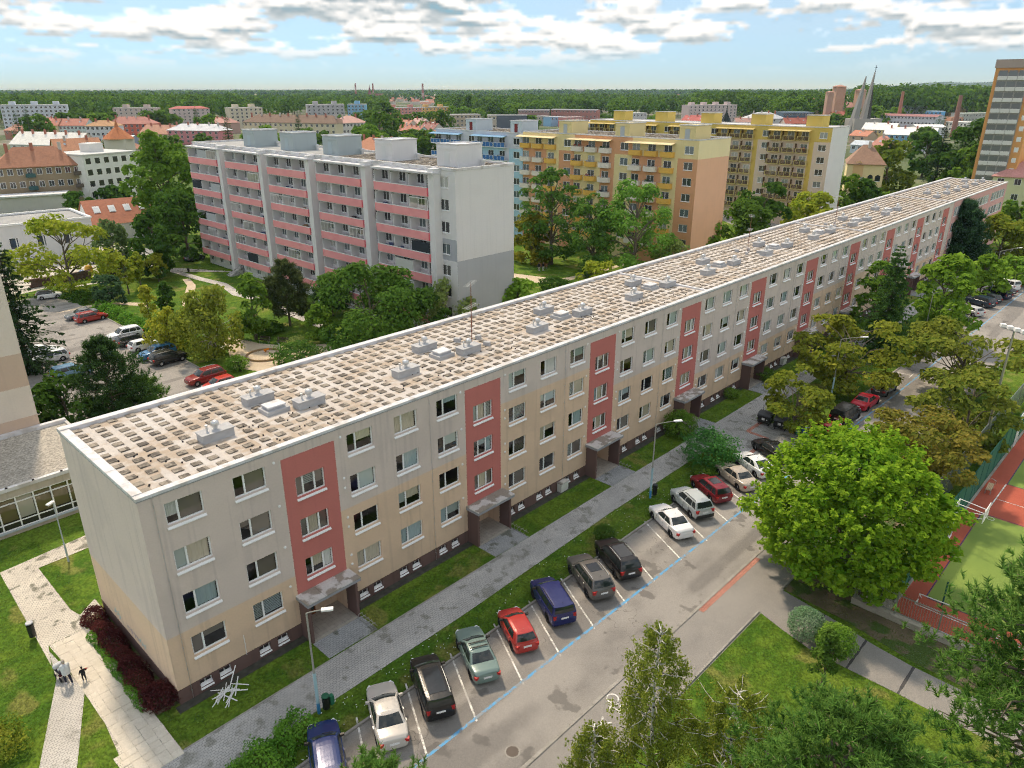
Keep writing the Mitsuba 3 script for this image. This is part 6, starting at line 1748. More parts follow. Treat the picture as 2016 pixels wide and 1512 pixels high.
def litter_bin(x, y, label, h=.95, lidc=(.55, .56, .58), side=None):
    k = thing('litter_bin', label, 'litter bin')
    put('bin_body', MB().lathe([(.0, .2), (.19, .2), (.21, h), (.19, h), (.17, .3), (0, .3)], (x, y, 0), 14), 'm_black', k, smooth=40)
    put('post', MB().tube([(x + .2, y + .12, 0), (x + .2, y + .12, h + .15)], .03, 6), 'm_lampgrey', k)
    put('lid', MB().lathe([(.225, h + .10), (.20, h + .16), (0, h + .18)], (x, y, 0), 14).bar((x - .18, y, h), (x - .18, y, h + .12), .03).bar((x + .18, y, h), (x + .18, y, h + .12), .03), 'm_vc', k, color=lidc)
    if side: put('side_box', MB().box(x + .2, x + .42, y - .2, y + .05, .35, .95), 'm_vc', k, color=side)
litter_bin(-4.05, 12.1, 'black litter bin with a pale lid beside the left lawn path', 1.1)
litter_bin(5.45, -6.3, 'black and green litter bin at the foot of the blue-painted lamp post', .95, (.03, .12, .07), (.03, .16, .09))
litter_bin(37.75, -6.6, 'black litter bin beside the lamp post above the white sedan', 1.0, (.05, .055, .06))
litter_bin(27.9, 46.6, 'black litter bin by the playground path near the dark red off-roader', .9, (.05, .05, .05))
litter_bin(34.0, 57.6, 'black litter bin under the upright lime tree', .9, (.05, .05, .05))
litter_bin(46.6, 102.5, 'small dark bin on the lawn beside the far park path', .8, (.05, .05, .05))

# white plastic pipes and battens lying in a heap on the grass
k = thing('pipe_heap', 'untidy heap of white plastic battens on the grass before the plinth', 'battens')
rng = np.random.default_rng(12)
for i in range(17):
    c = np.array([2.15 + rng.normal(0, .35), -1.25 + rng.normal(0, .3), .06 + i * .022]); a = rng.choice([.55, .8, .35, 2.2]) + rng.normal(0, .2); L = rng.uniform(.7, 1.7)
    d = np.array([math.cos(a), math.sin(a), rng.normal(0, .06)]) * L / 2
    put('batten', MB().bar(c - d, c + d, rng.uniform(.04, .07), .03), 'm_white', k)
put('batten', MB().bar((2.4, -1.0, .15), (3.3, -.15, .75), .05, .035), 'm_white', k)
for (x, y, lab) in ((33.15, -.28, 'pale grey meter cabinet against the plinth beside the third entrance lawn'), (76.4, -.28, 'pale grey meter cabinet against the plinth near the sixth entrance')):
    k = thing('meter_cabinet', lab, 'meter cabinet')
    put('cabinet', MB().box(x - .48, x + .48, y - .22, y + .24, 0, .82), 'm_vc', k, color=(.55, .56, .53)); put('cover', MB().box(x - .52, x + .52, y - .26, y + .26, .825, .88), 'm_concrete', k)
    put('door', MB().box(x - .42, x - .02, y - .235, y - .222, .1, .76).box(x + .02, x + .42, y - .235, y - .222, .1, .76), 'm_vc', k, color=(.60, .61, .58))
for x, y, lab in ((11.2, -1.9, 'low steel bicycle rack beside the first entrance apron'), (25.85, -1.75, 'low steel bicycle rack beside the second entrance apron'), (40.2, -1.5, 'low steel bicycle rack beside the third entrance apron')):
    k = thing('bicycle_rack', lab, 'bicycle rack')
    put('frame', MB().tube([(x, y - .85, .06), (x, y + .85, .06)], .02, 6).tube([(x + .38, y - .85, .06), (x + .38, y + .85, .06)], .02, 6), 'm_pole', k)
    for q in range(5): put('hoop', MB().tube([(x, y - .7 + q * .35, .05), (x + .04, y - .7 + q * .35, .30), (x + .32, y - .7 + q * .35, .30), (x + .38, y - .7 + q * .35, .05)], .014, 5), 'm_pole', k)


def bicycle(x, y, a, label, c):
    k = thing('bicycle', label, 'bicycle'); T = TR(x, y, 0, a)
    for cx in (-.52, .52):
        ring = [(cx + .33 * math.cos(t), 0, .34 + .33 * math.sin(t)) for t in np.linspace(0, 2 * math.pi, 19)]
        w = put('wheel', MB().tube(ring, .022, 5, cap=False), 'm_rubber', k, to_world=T)
        sp = MB()
        for q in range(8): sp.bar((cx, 0, .34), (cx + .31 * math.cos(q * .785), 0, .34 + .31 * math.sin(q * .785)), .006)
        put('spokes', sp, 'm_metal', w, to_world=T)
    put('frame', MB().tube([(-.52, 0, .34), (-.15, 0, .82)], .018, 6).tube([(-.18, 0, .78), (.36, 0, .80)], .018, 6).tube([(-.08, 0, .33), (.38, 0, .74)], .02, 6).tube([(-.08, 0, .33), (-.19, 0, .92)], .018, 6).tube([(-.52, 0, .34), (-.08, 0, .33)], .014, 6).tube([(.52, 0, .34), (.34, 0, .98)], .018, 6), 'm_vcsheen', k, color=c, to_world=T)
    put('handlebar', MB().tube([(.30, -.28, 1.0), (.36, -.1, 1.0), (.36, .1, 1.0), (.30, .28, 1.0)], .014, 5), 'm_black', k, to_world=T)
    put('saddle', MB().obox((-.20, 0, .95), (.26, .14, .06)), 'm_black', k, to_world=T)
bicycle(70.0, -1.75, 1.2, 'blue bicycle parked in front of the fifth house entrance', (.03, .09, .25))


# people: joints with radii, hulled limb by limb into one skin
def ball(p, r, q=None): return m3.Manifold.sphere(r, 14).translate(list(map(float, p)))
def bone(a, b, ra, rb): return m3.Manifold.hull(ball(a, ra) + ball(b, rb))
def flesh(parts, ref=.03, it=6):
    m = parts[0]
    for p in parts[1:]: m = m + p
    m = m.refine_to_length(ref).to_mesh()
    t = trimesh.Trimesh(np.array(m.vert_properties[:, :3], float), np.array(m.tri_verts), process=True)
    trimesh.smoothing.filter_taubin(t, iterations=it)
    return t


def figure(label, x, y, a, s, top, bottom, hair, skin=(.50, .32, .24), reach=None, shoes=(.6, .6, .62), stride=.16, wide=1.0, bare_arms=False, gear=None):
    """A walking person facing local +x, s = height in metres."""
    k = thing('person', label, 'person'); T = TR(x, y, .015, a); u = s / 1.72
    J = lambda *p: np.array(p, float) * u
    hip, chest, neck, head = J(0, 0, .93), J(.03, 0, 1.28), J(.05, 0, 1.46), J(.08, 0, 1.60)
    knee = [J(.10 + stride * .5, .10, .50), J(.02 - stride * .3, -.10, .50)]; ank = [J(stride, .10, .09), J(-stride * 1.35, -.10, .12)]
    sh = [J(.03, .19, 1.38), J(.03, -.19, 1.38)]
    hand = [J(*(r)) for r in (reach or ((.10, .30, .84), (-.06, -.29, .86)))]
    elb = [(sh[i] + hand[i]) / 2 + J(-.06, (.07, -.07)[i], -.04) for i in (0, 1)]
    body = [bone(head - J(.0, 0, .02), head + J(.02, 0, .05), .088 * u, .092 * u), bone(neck, head - J(0, 0, .04), .055 * u, .06 * u), ball(head + J(.095, 0, -.01), .016 * u), bone(head + J(.075, .03, -.065), head + J(.075, -.03, -.065), .018 * u, .018 * u)]
    for sd in (.085, -.085): body.append(ball(head + J(-.005, sd, .0), .02 * u))
    for i in (0, 1):
        body += [bone(sh[i], elb[i], .046 * u, .040 * u), bone(elb[i], hand[i], .039 * u, .028 * u)]
        d = unit(hand[i] - elb[i]); sd = unit(np.cross(d, [0, 0, 1.0])); fw = unit(np.cross(sd, d))
        palm = hand[i] + d * .05 * u
        body.append(bone(hand[i], palm, .026 * u, .030 * u))
        for q, ln in zip((-.026, -.009, .009, .026), (.062, .075, .07, .055)):
            p0 = palm + fw * q * u + d * .012 * u; p1 = p0 + d * ln * .55 * u; p2 = p1 + (d * .7 - sd * .5) * ln * .5 * u
            body += [bone(p0, p1, .0095 * u, .009 * u), bone(p1, p2, .009 * u, .0075 * u)]
        body.append(bone(hand[i] + d * .02 * u, hand[i] + d * .055 * u + fw * .045 * u, .011 * u, .009 * u))
        body += [bone(hip + J(0, (.09, -.09)[i], 0), knee[i], .080 * u, .056 * u), bone(knee[i], ank[i], .054 * u, .036 * u)]
    body += [bone(hip, chest, .12 * u, .12 * u)]
    put('skin', flesh(body, .022, 4), 'm_vc', k, smooth=True, color=skin, to_world=T)
    tr = []
    for i in (0, 1): tr += [bone(hip + J(0, (.085, -.085)[i], 0), knee[i], .098 * u, .072 * u), bone(knee[i], ank[i] + J(0, 0, .06), .070 * u, .054 * u)]
    tr.append(bone(hip + J(0, .05, .02), hip + J(0, -.05, .02), .115 * u, .115 * u))
    put('trousers', flesh(tr), 'm_vc', k, smooth=True, color=bottom, to_world=T)
    sl = .40 if bare_arms else .92
    jk = [bone(hip + J(0, .06, -.06 * wide), chest + J(0, .07, 0), .135 * u * wide, .14 * u * wide), bone(hip + J(0, -.06, -.06 * wide), chest + J(0, -.07, 0), .135 * u * wide, .14 * u * wide), bone(sh[0], sh[1], .075 * u, .075 * u), bone(chest, neck - J(0, 0, .03), .11 * u, .07 * u)]
    for i in (0, 1):
        jk.append(bone(sh[i], elb[i], .066 * u, .058 * u))
        if not bare_arms: jk.append(bone(elb[i], elb[i] + (hand[i] - elb[i]) * sl, .056 * u, .044 * u))
    put('jacket' if not bare_arms else 'shirt', flesh(jk), 'm_vc', k, smooth=True, color=top, to_world=T)
    put('hair', flesh([bone(head + J(-.025, 0, .05), head + J(.02, 0, .075), .092 * u, .088 * u), bone(head + J(-.045, 0, .0), head + J(-.03, 0, -.04), .072 * u, .055 * u)]), 'm_vc', k, smooth=True, color=hair, to_world=T)
    for i in (0, 1): put('shoe', flesh([bone(ank[i] + J(-.04, 0, -.045), ank[i] + J(.14, 0, -.055), .05 * u, .038 * u)]), 'm_vc', k, smooth=True, color=shoes, to_world=T)
    return k


HA = math.radians(97)
figure('person in a wide white top and dark trousers pushing a pram on the left path', -3.78, 6.3, HA, 1.68, (.62, .66, .68), (.025, .028, .05), (.40, .36, .30), reach=((.46, .22, 1.0), (.46, -.22, 1.0)), wide=1.35)
kc = figure('small child in black clothes with a dark cap holding something red beside the pram', -3.08, 5.85, HA - .1, 1.02, (.018, .018, .02), (.02, .02, .022), (.02, .02, .022), bare_arms=True, stride=.10, reach=((.12, .30, .95), (.25, -.34, 1.02)))
kt = thing('red_toy', 'small red toy held in the right hand of the child', 'toy')
put('toy', flesh([bone((-2.90, 6.08, .66), (-2.78, 6.04, .66), .04, .03)]), 'm_vc', kt, smooth=True, color=(.55, .05, .04))
k = thing('pram', 'dark pram with a pale hood pushed along the left path', 'pram')
T = TR(-3.87, 7.12, .015, HA)
put('hood', flesh([bone((.18, -.16, .82), (.18, .16, .82), .17, .17), bone((.30, -.15, .74), (.30, .15, .74), .15, .15)]), 'm_vc', k, smooth=True, color=(.60, .62, .64), to_world=T)
put('carrycot', flesh([bone((-.28, -.13, .60), (.34, -.13, .60), .12, .14), bone((-.28, .13, .60), (.34, .13, .60), .12, .14)]), 'm_vc', k, smooth=True, color=(.035, .03, .05), to_world=T)
put('pram_frame', MB().tube([(-.50, -.22, 1.0), (.25, -.22, .2)], .014, 6).tube([(-.50, .22, 1.0), (.25, .22, .2)], .014, 6).tube([(-.50, -.22, 1.0), (-.50, .22, 1.0)], .016, 6).tube([(-.34, -.24, .16), (.2, -.22, .52)], .012, 6).tube([(-.34, .24, .16), (.2, .22, .52)], .012, 6), 'm_metal', k, to_world=T)
for cx, r in ((-.34, .16), (.36, .12)):
    for cy in (-.25, .25): put('wheel', MB().tube([(cx, cy - .02, r), (cx, cy + .02, r)], r, 16), 'm_rubber', k, to_world=T)
put('pram_bag', flesh([bone((-.1, -.14, .3), (-.1, .14, .3), .1, .1)]), 'm_vc', k, smooth=True, color=(.10, .02, .03), to_world=T)
figure('person in a dark jacket and pale trousers standing on the park lawn, on the left', 93.2, 55.8, -1.5, 1.72, (.03, .03, .035), (.42, .40, .36), (.05, .04, .03), stride=.05)
figure('person in a black jacket and white trousers standing on the park lawn, on the right', 94.1, 55.5, -1.4, 1.66, (.02, .02, .025), (.62, .62, .62), (.12, .08, .05), stride=.05)


def bench(x, y, a, label, wood=(.055, .04, .03), back=True, L=1.6):
    k = thing('bench', label, 'bench'); T = TR(x, y, 0, a)
    for q in range(4): put('seat_slat', MB().box(-L / 2, L / 2, -.18 + q * .11, -.09 + q * .11, .42, .455), 'm_vc', k, color=wood, to_world=T)
    if back:
        for q in range(3): put('back_slat', MB().box(-L / 2, L / 2, .27 + q * .015, .30 + q * .015, .52 + q * .13, .62 + q * .13), 'm_vc', k, color=wood, to_world=T)
    for sx in (-L / 2 + .15, L / 2 - .15):
        put('leg', MB().box(sx - .03, sx + .03, -.18, -.13, 0, .415).box(sx - .03, sx + .03, .20, .25, 0, .415).box(sx - .03, sx + .03, -.13, .20, .37, .415).box(sx - .03, sx + .03, .255, .265, .3, .9 if back else .42), 'm_lampgrey', k, to_world=T)
    return k
bench(35.6, 54.7, -1.05, 'dark slatted park bench on the left of two beside the sandpit')
bench(37.0, 52.5, -1.0, 'dark slatted park bench on the right of two beside the sandpit')
bench(29.6, 60.3, .5, 'dark park bench behind the white-stemmed birch')
bench(28.6, 48.2, 2.6, 'curved-armed dark bench on the playground edge near the red cars')
bench(95.6, 56.7, -.9, 'brown bench on the park lawn next to the two standing people', (.20, .08, .03))
k = bench(58.4, -27.05, 0.05, 'wooden slatted bench with a curved steel arm on the red sports court', (.42, .33, .22), back=False)
put('arm_rest', MB().tube([(59.15, -27.25, .42), (59.2, -27.25, .75), (59.2, -26.95, .85), (59.2, -26.75, .75), (59.2, -26.75, .42)], .022, 6), 'm_pole', k)
# playground: sandpit ring, round concrete cover, post, signs, orange toy
k = thing('sandpit', 'round playground sandpit with a timber rim', 'sandpit')
for i in range(20):
    a0 = i * math.pi / 10
    put('rim_board', MB().obox((33 + 2.32 * math.cos(a0), 49.9 + 2.32 * math.sin(a0), .13), (.16, .71, .26), a0), 'm_stake', k)
k = thing('spring_rider', 'orange toy standing in the sandpit', 'playground toy')
put('toy_body', flesh([bone((33.6, 51.0, .35), (34.1, 51.0, .4), .16, .12), bone((33.7, 51.0, .15), (33.7, 51.0, .3), .08, .1)]), 'm_vc', k, smooth=True, color=(.70, .22, .03))
k = thing('well_cover', 'pale round concrete cover on the lawn beside the white-stemmed birch', 'concrete cover')
put('ring', MB().lathe([(1.05, 0), (1.05, .22), (.92, .22)], (30.1, 56.8, 0), 26), 'm_concrete', k); put('lid', MB().lathe([(.92, .225), (.9, .27), (0, .29)], (30.1, 56.8, 0), 26), 'm_vc', k, color=(.62, .60, .56))
k = thing('tree_stump', 'grey weathered post on the lawn beside the birch', 'stump')
put('post', MB().tube([(28.7, 54.6, 0), (28.7, 54.6, .9), (28.75, 54.65, 1.9)], [.20, .17, .13], 9), 'm_bark', k)
k = thing('park_sign', 'small blue and green park sign on a post', 'sign')
put('post', MB().tube([(31.9, 60.9, 0), (31.9, 60.9, 1.6)], .03, 6), 'm_lampgrey', k); put('panel', MB().obox((31.9, 60.86, 1.45), (.4, .03, .55)), 'm_vc', k, color=(.12, .28, .30))
k = thing('clothes_pole', 'thin white pole standing behind the roof edge near the sandpit', 'pole')
put('pole', MB().tube([(32.9, 45.7, 0), (32.9, 45.7, 2.7)], .04, 7), 'm_white', k)
# stone wall and white fence posts at the end of the car park
k = thing('park_wall', 'dark stone wall behind the locust tree', 'wall')
for i in range(14):
    for j in range(3): put('stone', MB().obox((22.9 + i * .72 + (j % 2) * .3, 111.3 + .02 * (i % 3), .3 + j * .5), (.69, .5, .47)), 'm_plinth', k)
for x0, x1 in ((34.8, 41.5),):
    k = thing('park_wall', 'short dark wall section behind the young park trees', 'wall')
    for i in range(9):
        for j in range(2): put('stone', MB().obox((x0 + .4 + i * .74, 112.2, .3 + j * .5), (.71, .45, .47)), 'm_plinth', k)
for x, y, c, lab in ((33.6, 115.6, (.55, .30, .02), 'yellow bell-shaped recycling container behind the young trees'), (36.0, 116.0, (.02, .22, .07), 'green bell-shaped recycling container behind the young trees'), (31.3, 111.9, (.03, .14, .40), 'blue recycling container beside the dark stone wall')):
    k = thing('recycling_bell', lab, 'recycling container')
    put('shell', MB().lathe([(.62, 0), (.72, .1), (.74, .9), (.62, 1.35), (.3, 1.6), (0, 1.66)], (x, y, 0), 16), 'm_vcsheen', k, smooth=40, color=c); put('hook', MB().tube([(x - .1, y, 1.6), (x, y, 1.8), (x + .1, y, 1.6)], .02, 5), 'm_metal', k)

# sports court
ground('court', [(35.7, -26.25), (150, -27.6), (150, -52), (35.7, -52)], .014, 'm_courtred', 'brick red sports court surface')
PAVED.append(shapely.Polygon([(35.2, -25), (150, -26), (150, -52), (35.2, -52)]))
for x0, x1, y0 in ((39.2, 53.85, -27.55), (60.85, 74, -27.95), (80, 140, -28.4)): ground('court_field', rect(x0, x1, -50, y0), .019, 'm_courtgreen', 'grass green field of the sports court')
for a, b, m, w in (((53.9, -27.72), (60.75, -27.85), 'm_line', .10), ((57.3, -27.8), (57.3, -45), 'm_line', .07), ((39.2, -27.5), (53.9, -27.5), 'm_blueline', .06), ((53.95, -27.8), (53.95, -45), 'm_blueline', .05), ((60.8, -27.9), (60.8, -45), 'm_blueline', .05), ((60.8, -27.92), (74, -27.95), 'm_blueline', .06), ((39.15, -27.6), (39.15, -45), 'm_blueline', .05), ((37.9, -27.2), (37.85, -34), 'm_line', .09), ((37.9, -27.2), (38.6, -27.2), 'm_line', .09)):
    a, b = np.array(a), np.array(b); n = np.array([-(b - a)[1], (b - a)[0]]) / np.hypot(*(b - a)) * w / 2
    marking('court_line', 'white painted court line' if m == 'm_line' else 'dark blue court boundary line', MB().sheet([a - n, b - n, b + n, a + n], .024), m)
ground('bare_earth', [(33.3, -20.1), (52, -20.3), (52, -24.3), (35.1, -24.2), (33.0, -24.2)], .006, 'm_dirt', 'worn grass and soil under the big maple')
ground('bare_earth', [(33.0, -24.2), (35.0, -24.2), (35.0, -45), (31.2, -45), (32.0, -28.8)], .007, 'm_dirt', 'worn grass beside the low stone wall of the court')
k = thing('railing_fence', 'silver vertical-bar railing on a low stone wall around the court corner', 'fence')
for i in range(24):
    y = -24.0 - i * .80
    put('wall_stone', MB().box(35.02, 35.38, y - .785, y, 0, .40), 'm_stone', k)
    put('cap_stone', MB().box(34.98, 35.42, y - .79, y - .005, .405, .47), 'm_stone', k)
for i in range(8): put('post', MB().box(35.15, 35.25, -24.15 - i * 2.55, -24.05 - i * 2.55, .47, 2.25), 'm_pole', k)
for z in (.62, 1.95): put('rail', MB().box(35.175, 35.225, -42, -24.1, z, z + .05), 'm_pole', k)
for i in range(110):
    y = -24.25 - i * .16
    put('bar', MB().box(35.19, 35.212, y - .012, y + .012, .55, 2.1), 'm_pole', k)
for i in range(13): put('bar', MB().tube([(35.3 + i * .16, -24.05, .1), (35.3 + i * .16, -24.05, 2.05)], .012, 5), 'm_pole', k)
mat('m_stone', principled(proc(lambda p, n, uv: mix((.50, .46, .39), (.33, .30, .25), fbm(p.x * 4, p.y * 2.2, p.z * 4)) * (.9 + .2 * noise(p.x * 20, p.y * 20, p.z * 20))), .9))
k = thing('screen_fence', 'tall court fence with green windbreak netting and dark green posts', 'fence')
net = lambda c, o: {'type': 'blendbsdf', 'weight': o, 'a': {'type': 'null'}, 'b': {'type': 'twosided', 'bsdf': {'type': 'diffuse', 'reflectance': {'type': 'rgb', 'value': list(c)}}}}
mat('m_greennet', net((.075, .21, .16), .80)); mat('m_greynet', net((.30, .34, .36), .58))
xs_ = np.arange(37.4, 140, 2.52)
for i, (a, b) in enumerate(zip(xs_[:-1], xs_[1:])):
    ya, yb = -26.08 - (a - 37) * .011, -26.08 - (b - 37) * .011
    put('netting', MB().quad((a + .03, ya, .1), (b - .03, yb, .1), (b - .03, yb, 3.0), (a + .03, ya, 3.0)), 'm_greennet', k)
    put('post', MB().tube([(a, ya, 0), (a, ya, 3.05)], .035, 7), 'm_postgreen', k)
    if i % 5 == 2:
        put('brace', MB().tube([(a, ya, 2.6), (a + 1.7, ya - .02, .05)], .025, 6), 'm_postgreen', k)
put('top_rail', MB().tube([(37.4, -26.08, 3.05), (139, -27.2, 3.05)], .03, 6), 'm_postgreen', k)
put('base_kerb', MB().obox((88, -26.75, .06), (102, .16, .14), -.011), 'm_kerb', k)
k = thing('mesh_fence', 'grey outer mesh fence behind the green screen along the court', 'fence')
xs_ = np.arange(46.5, 140, 2.5)
for a, b in zip(xs_[:-1], xs_[1:]):
    ya, yb = -24.55 - (a - 46) * .012, -24.55 - (b - 46) * .012
    put('mesh_panel', MB().quad((a + .03, ya, .2), (b - .03, yb, .2), (b - .03, yb, 3.3), (a + .03, ya, 3.3)), 'm_greynet', k)
    put('post', MB().tube([(a, ya, 0), (a, ya, 3.35)], .035, 7), 'm_pole', k)
put('rail', MB().tube([(46.5, -24.55, 3.35), (139, -25.65, 3.35)], .03, 6).tube([(46.5, -24.55, 1.8), (139, -25.65, 1.8)], .02, 6), 'm_pole', k)
for x, lab in ((47.5, 'white basketball backboard on a steel boom beside the maple crown'), (69.5, 'farther steel basketball stand at the right picture edge')):
    k = thing('basketball_hoop', lab, 'basketball hoop')
    y0, yb = -26.6, -28.55
    fr = MB()
    for dx in (-.45, .45):
        fr.tube([(x + dx + .6, y0, 0), (x + dx + .6, y0, 3.3)], .05, 7)
        fr.tube([(x + dx + .6, y0, 3.3), (x + dx * .8, yb, 3.45)], .03, 6); fr.tube([(x + dx + .6, y0, 2.3), (x + dx * .8, yb, 3.0)], .03, 6)
    fr.tube([(x + .15, y0, 3.3), (x + 1.05, y0, 3.3)], .03, 6).tube([(x + .15, y0, 1.2), (x + 1.05, y0, 1.2)], .03, 6).tube([(x + .15, y0, .05), (x + 1.05, y0, .05)], .05, 6)
    put('boom', fr, 'm_white', k)
    put('backboard', MB().box(x - .9, x + .9, yb - .04, yb, 2.85, 3.9), 'm_white', k)
    put('board_mark', MB().box(x - .3, x + .3, yb - .046, yb - .041, 3.15, 3.19).box(x - .3, x + .3, yb - .046, yb - .041, 3.56, 3.6).box(x - .3, x - .26, yb - .046, yb - .041, 3.19, 3.56).box(x + .26, x + .3, yb - .046, yb - .041, 3.19, 3.56), 'm_blueline', k)
    put('hoop_ring', MB().tube([(x + .23 * math.cos(t), yb - .35 + .23 * math.sin(t), 3.05) for t in np.linspace(0, 2 * math.pi, 17)], .014, 5, cap=False), 'm_white', k)
k = thing('goal_frame', 'white goal frame standing on the red court corner', 'goal')
put('goal_post', MB().tube([(37.9, -27.3, 0), (37.9, -27.3, .9), (38.0, -29.4, .9), (38.0, -29.4, 0)], .04, 7).tube([(37.9, -27.3, .9), (38.9, -27.3, .0)], .03, 6), 'm_white', k)
k = thing('volleyball_post', 'dark green net post on the court behind the railing', 'net post')
put('post', MB().tube([(38.65, -28.6, 0), (38.65, -28.6, 2.1)], .05, 8), 'm_postgreen', k)
k = thing('gravel_bed', None, None); labels[k] = {'label': 'pebble bed in the court corner behind the railing', 'kind': 'structure'}
put('pebbles', MB().sheet(rect(35.4, 37.3, -26.2, -24.3), .02), 'm_gravel', k)
# grass blades on the near lawns, thinning with distance; none on paved ground
def tufts():
    from shapely import prepare, contains_xy, union_all
    rng = np.random.default_rng(55)
    hard = union_all([p.buffer(-.05) for p in PAVED] + [shapely.box(-.3, -1.2, 144, 12)]).buffer(.0); prepare(hard)
    V, C_ = [], []
    for (x0, x1, y0, y1, n, s) in ((-14, -.5, -8, 24, 52000, 1.0), (-4, 52, -8.4, -.5, 62000, 1.0), (5, 36, -34, -19.9, 52000, 1.0), (52, 110, -11.2, -.5, 22000, 1.6)):
        x, y = rng.uniform(x0, x1, n), rng.uniform(y0, y1, n)
        ok = ~contains_xy(hard, x, y); x, y = x[ok], y[ok]; m = len(x)
        cl = meshkit.fbm(np.stack([x * .5, y * .5, x * 0], -1), 3, 2)
        ln = (.05 + .09 * cl * rng.uniform(.4, 1.3, m)) * s
        a = rng.uniform(0, 6.283, m); w = .011 * s
        d = np.stack([np.cos(a), np.sin(a), 0 * a], 1); le = rng.normal(0, .45, (m, 2)) * ln[:, None]
        p = np.stack([x, y, np.full(m, .0)], 1)
        V.append(np.stack([p - d * w, p + d * w, p + np.concatenate([le, ln[:, None]], 1)], 1))
        t = np.clip(cl * 1.3 - .15 + rng.normal(0, .15, m), 0, 1)[:, None]
        C_.append(np.array([.065, .145, .012]) * (1 - t) + np.array([.165, .235, .03]) * t)
    V, C_ = np.concatenate(V), np.concatenate(C_); m = len(V)
    k = put('grass', (V.reshape(-1, 3), np.arange(3 * m).reshape(-1, 3)), 'm_leaf', color=np.repeat(C_, 3, 0))
    tag(k, 'short bright green grass blades of the lawns', 'grass', kind='stuff')
    n = 420
    x, y = rng.uniform(-3, 48, n), rng.uniform(-8.3, -5.6, n)
    ok = ~contains_xy(hard, x, y) & (meshkit.fbm(np.stack([x * .5, y * .5, x * 0], -1), 3, 9) > .52); fl = MB()
    for a, b in zip(x[ok], y[ok]): fl.obox((a, b, .1), (.05, .05, .02), a)
    tag(put('clover_flowers', fl, 'm_white'), 'tiny white flowers in the grass strip', 'flowers', kind='stuff')
tufts()
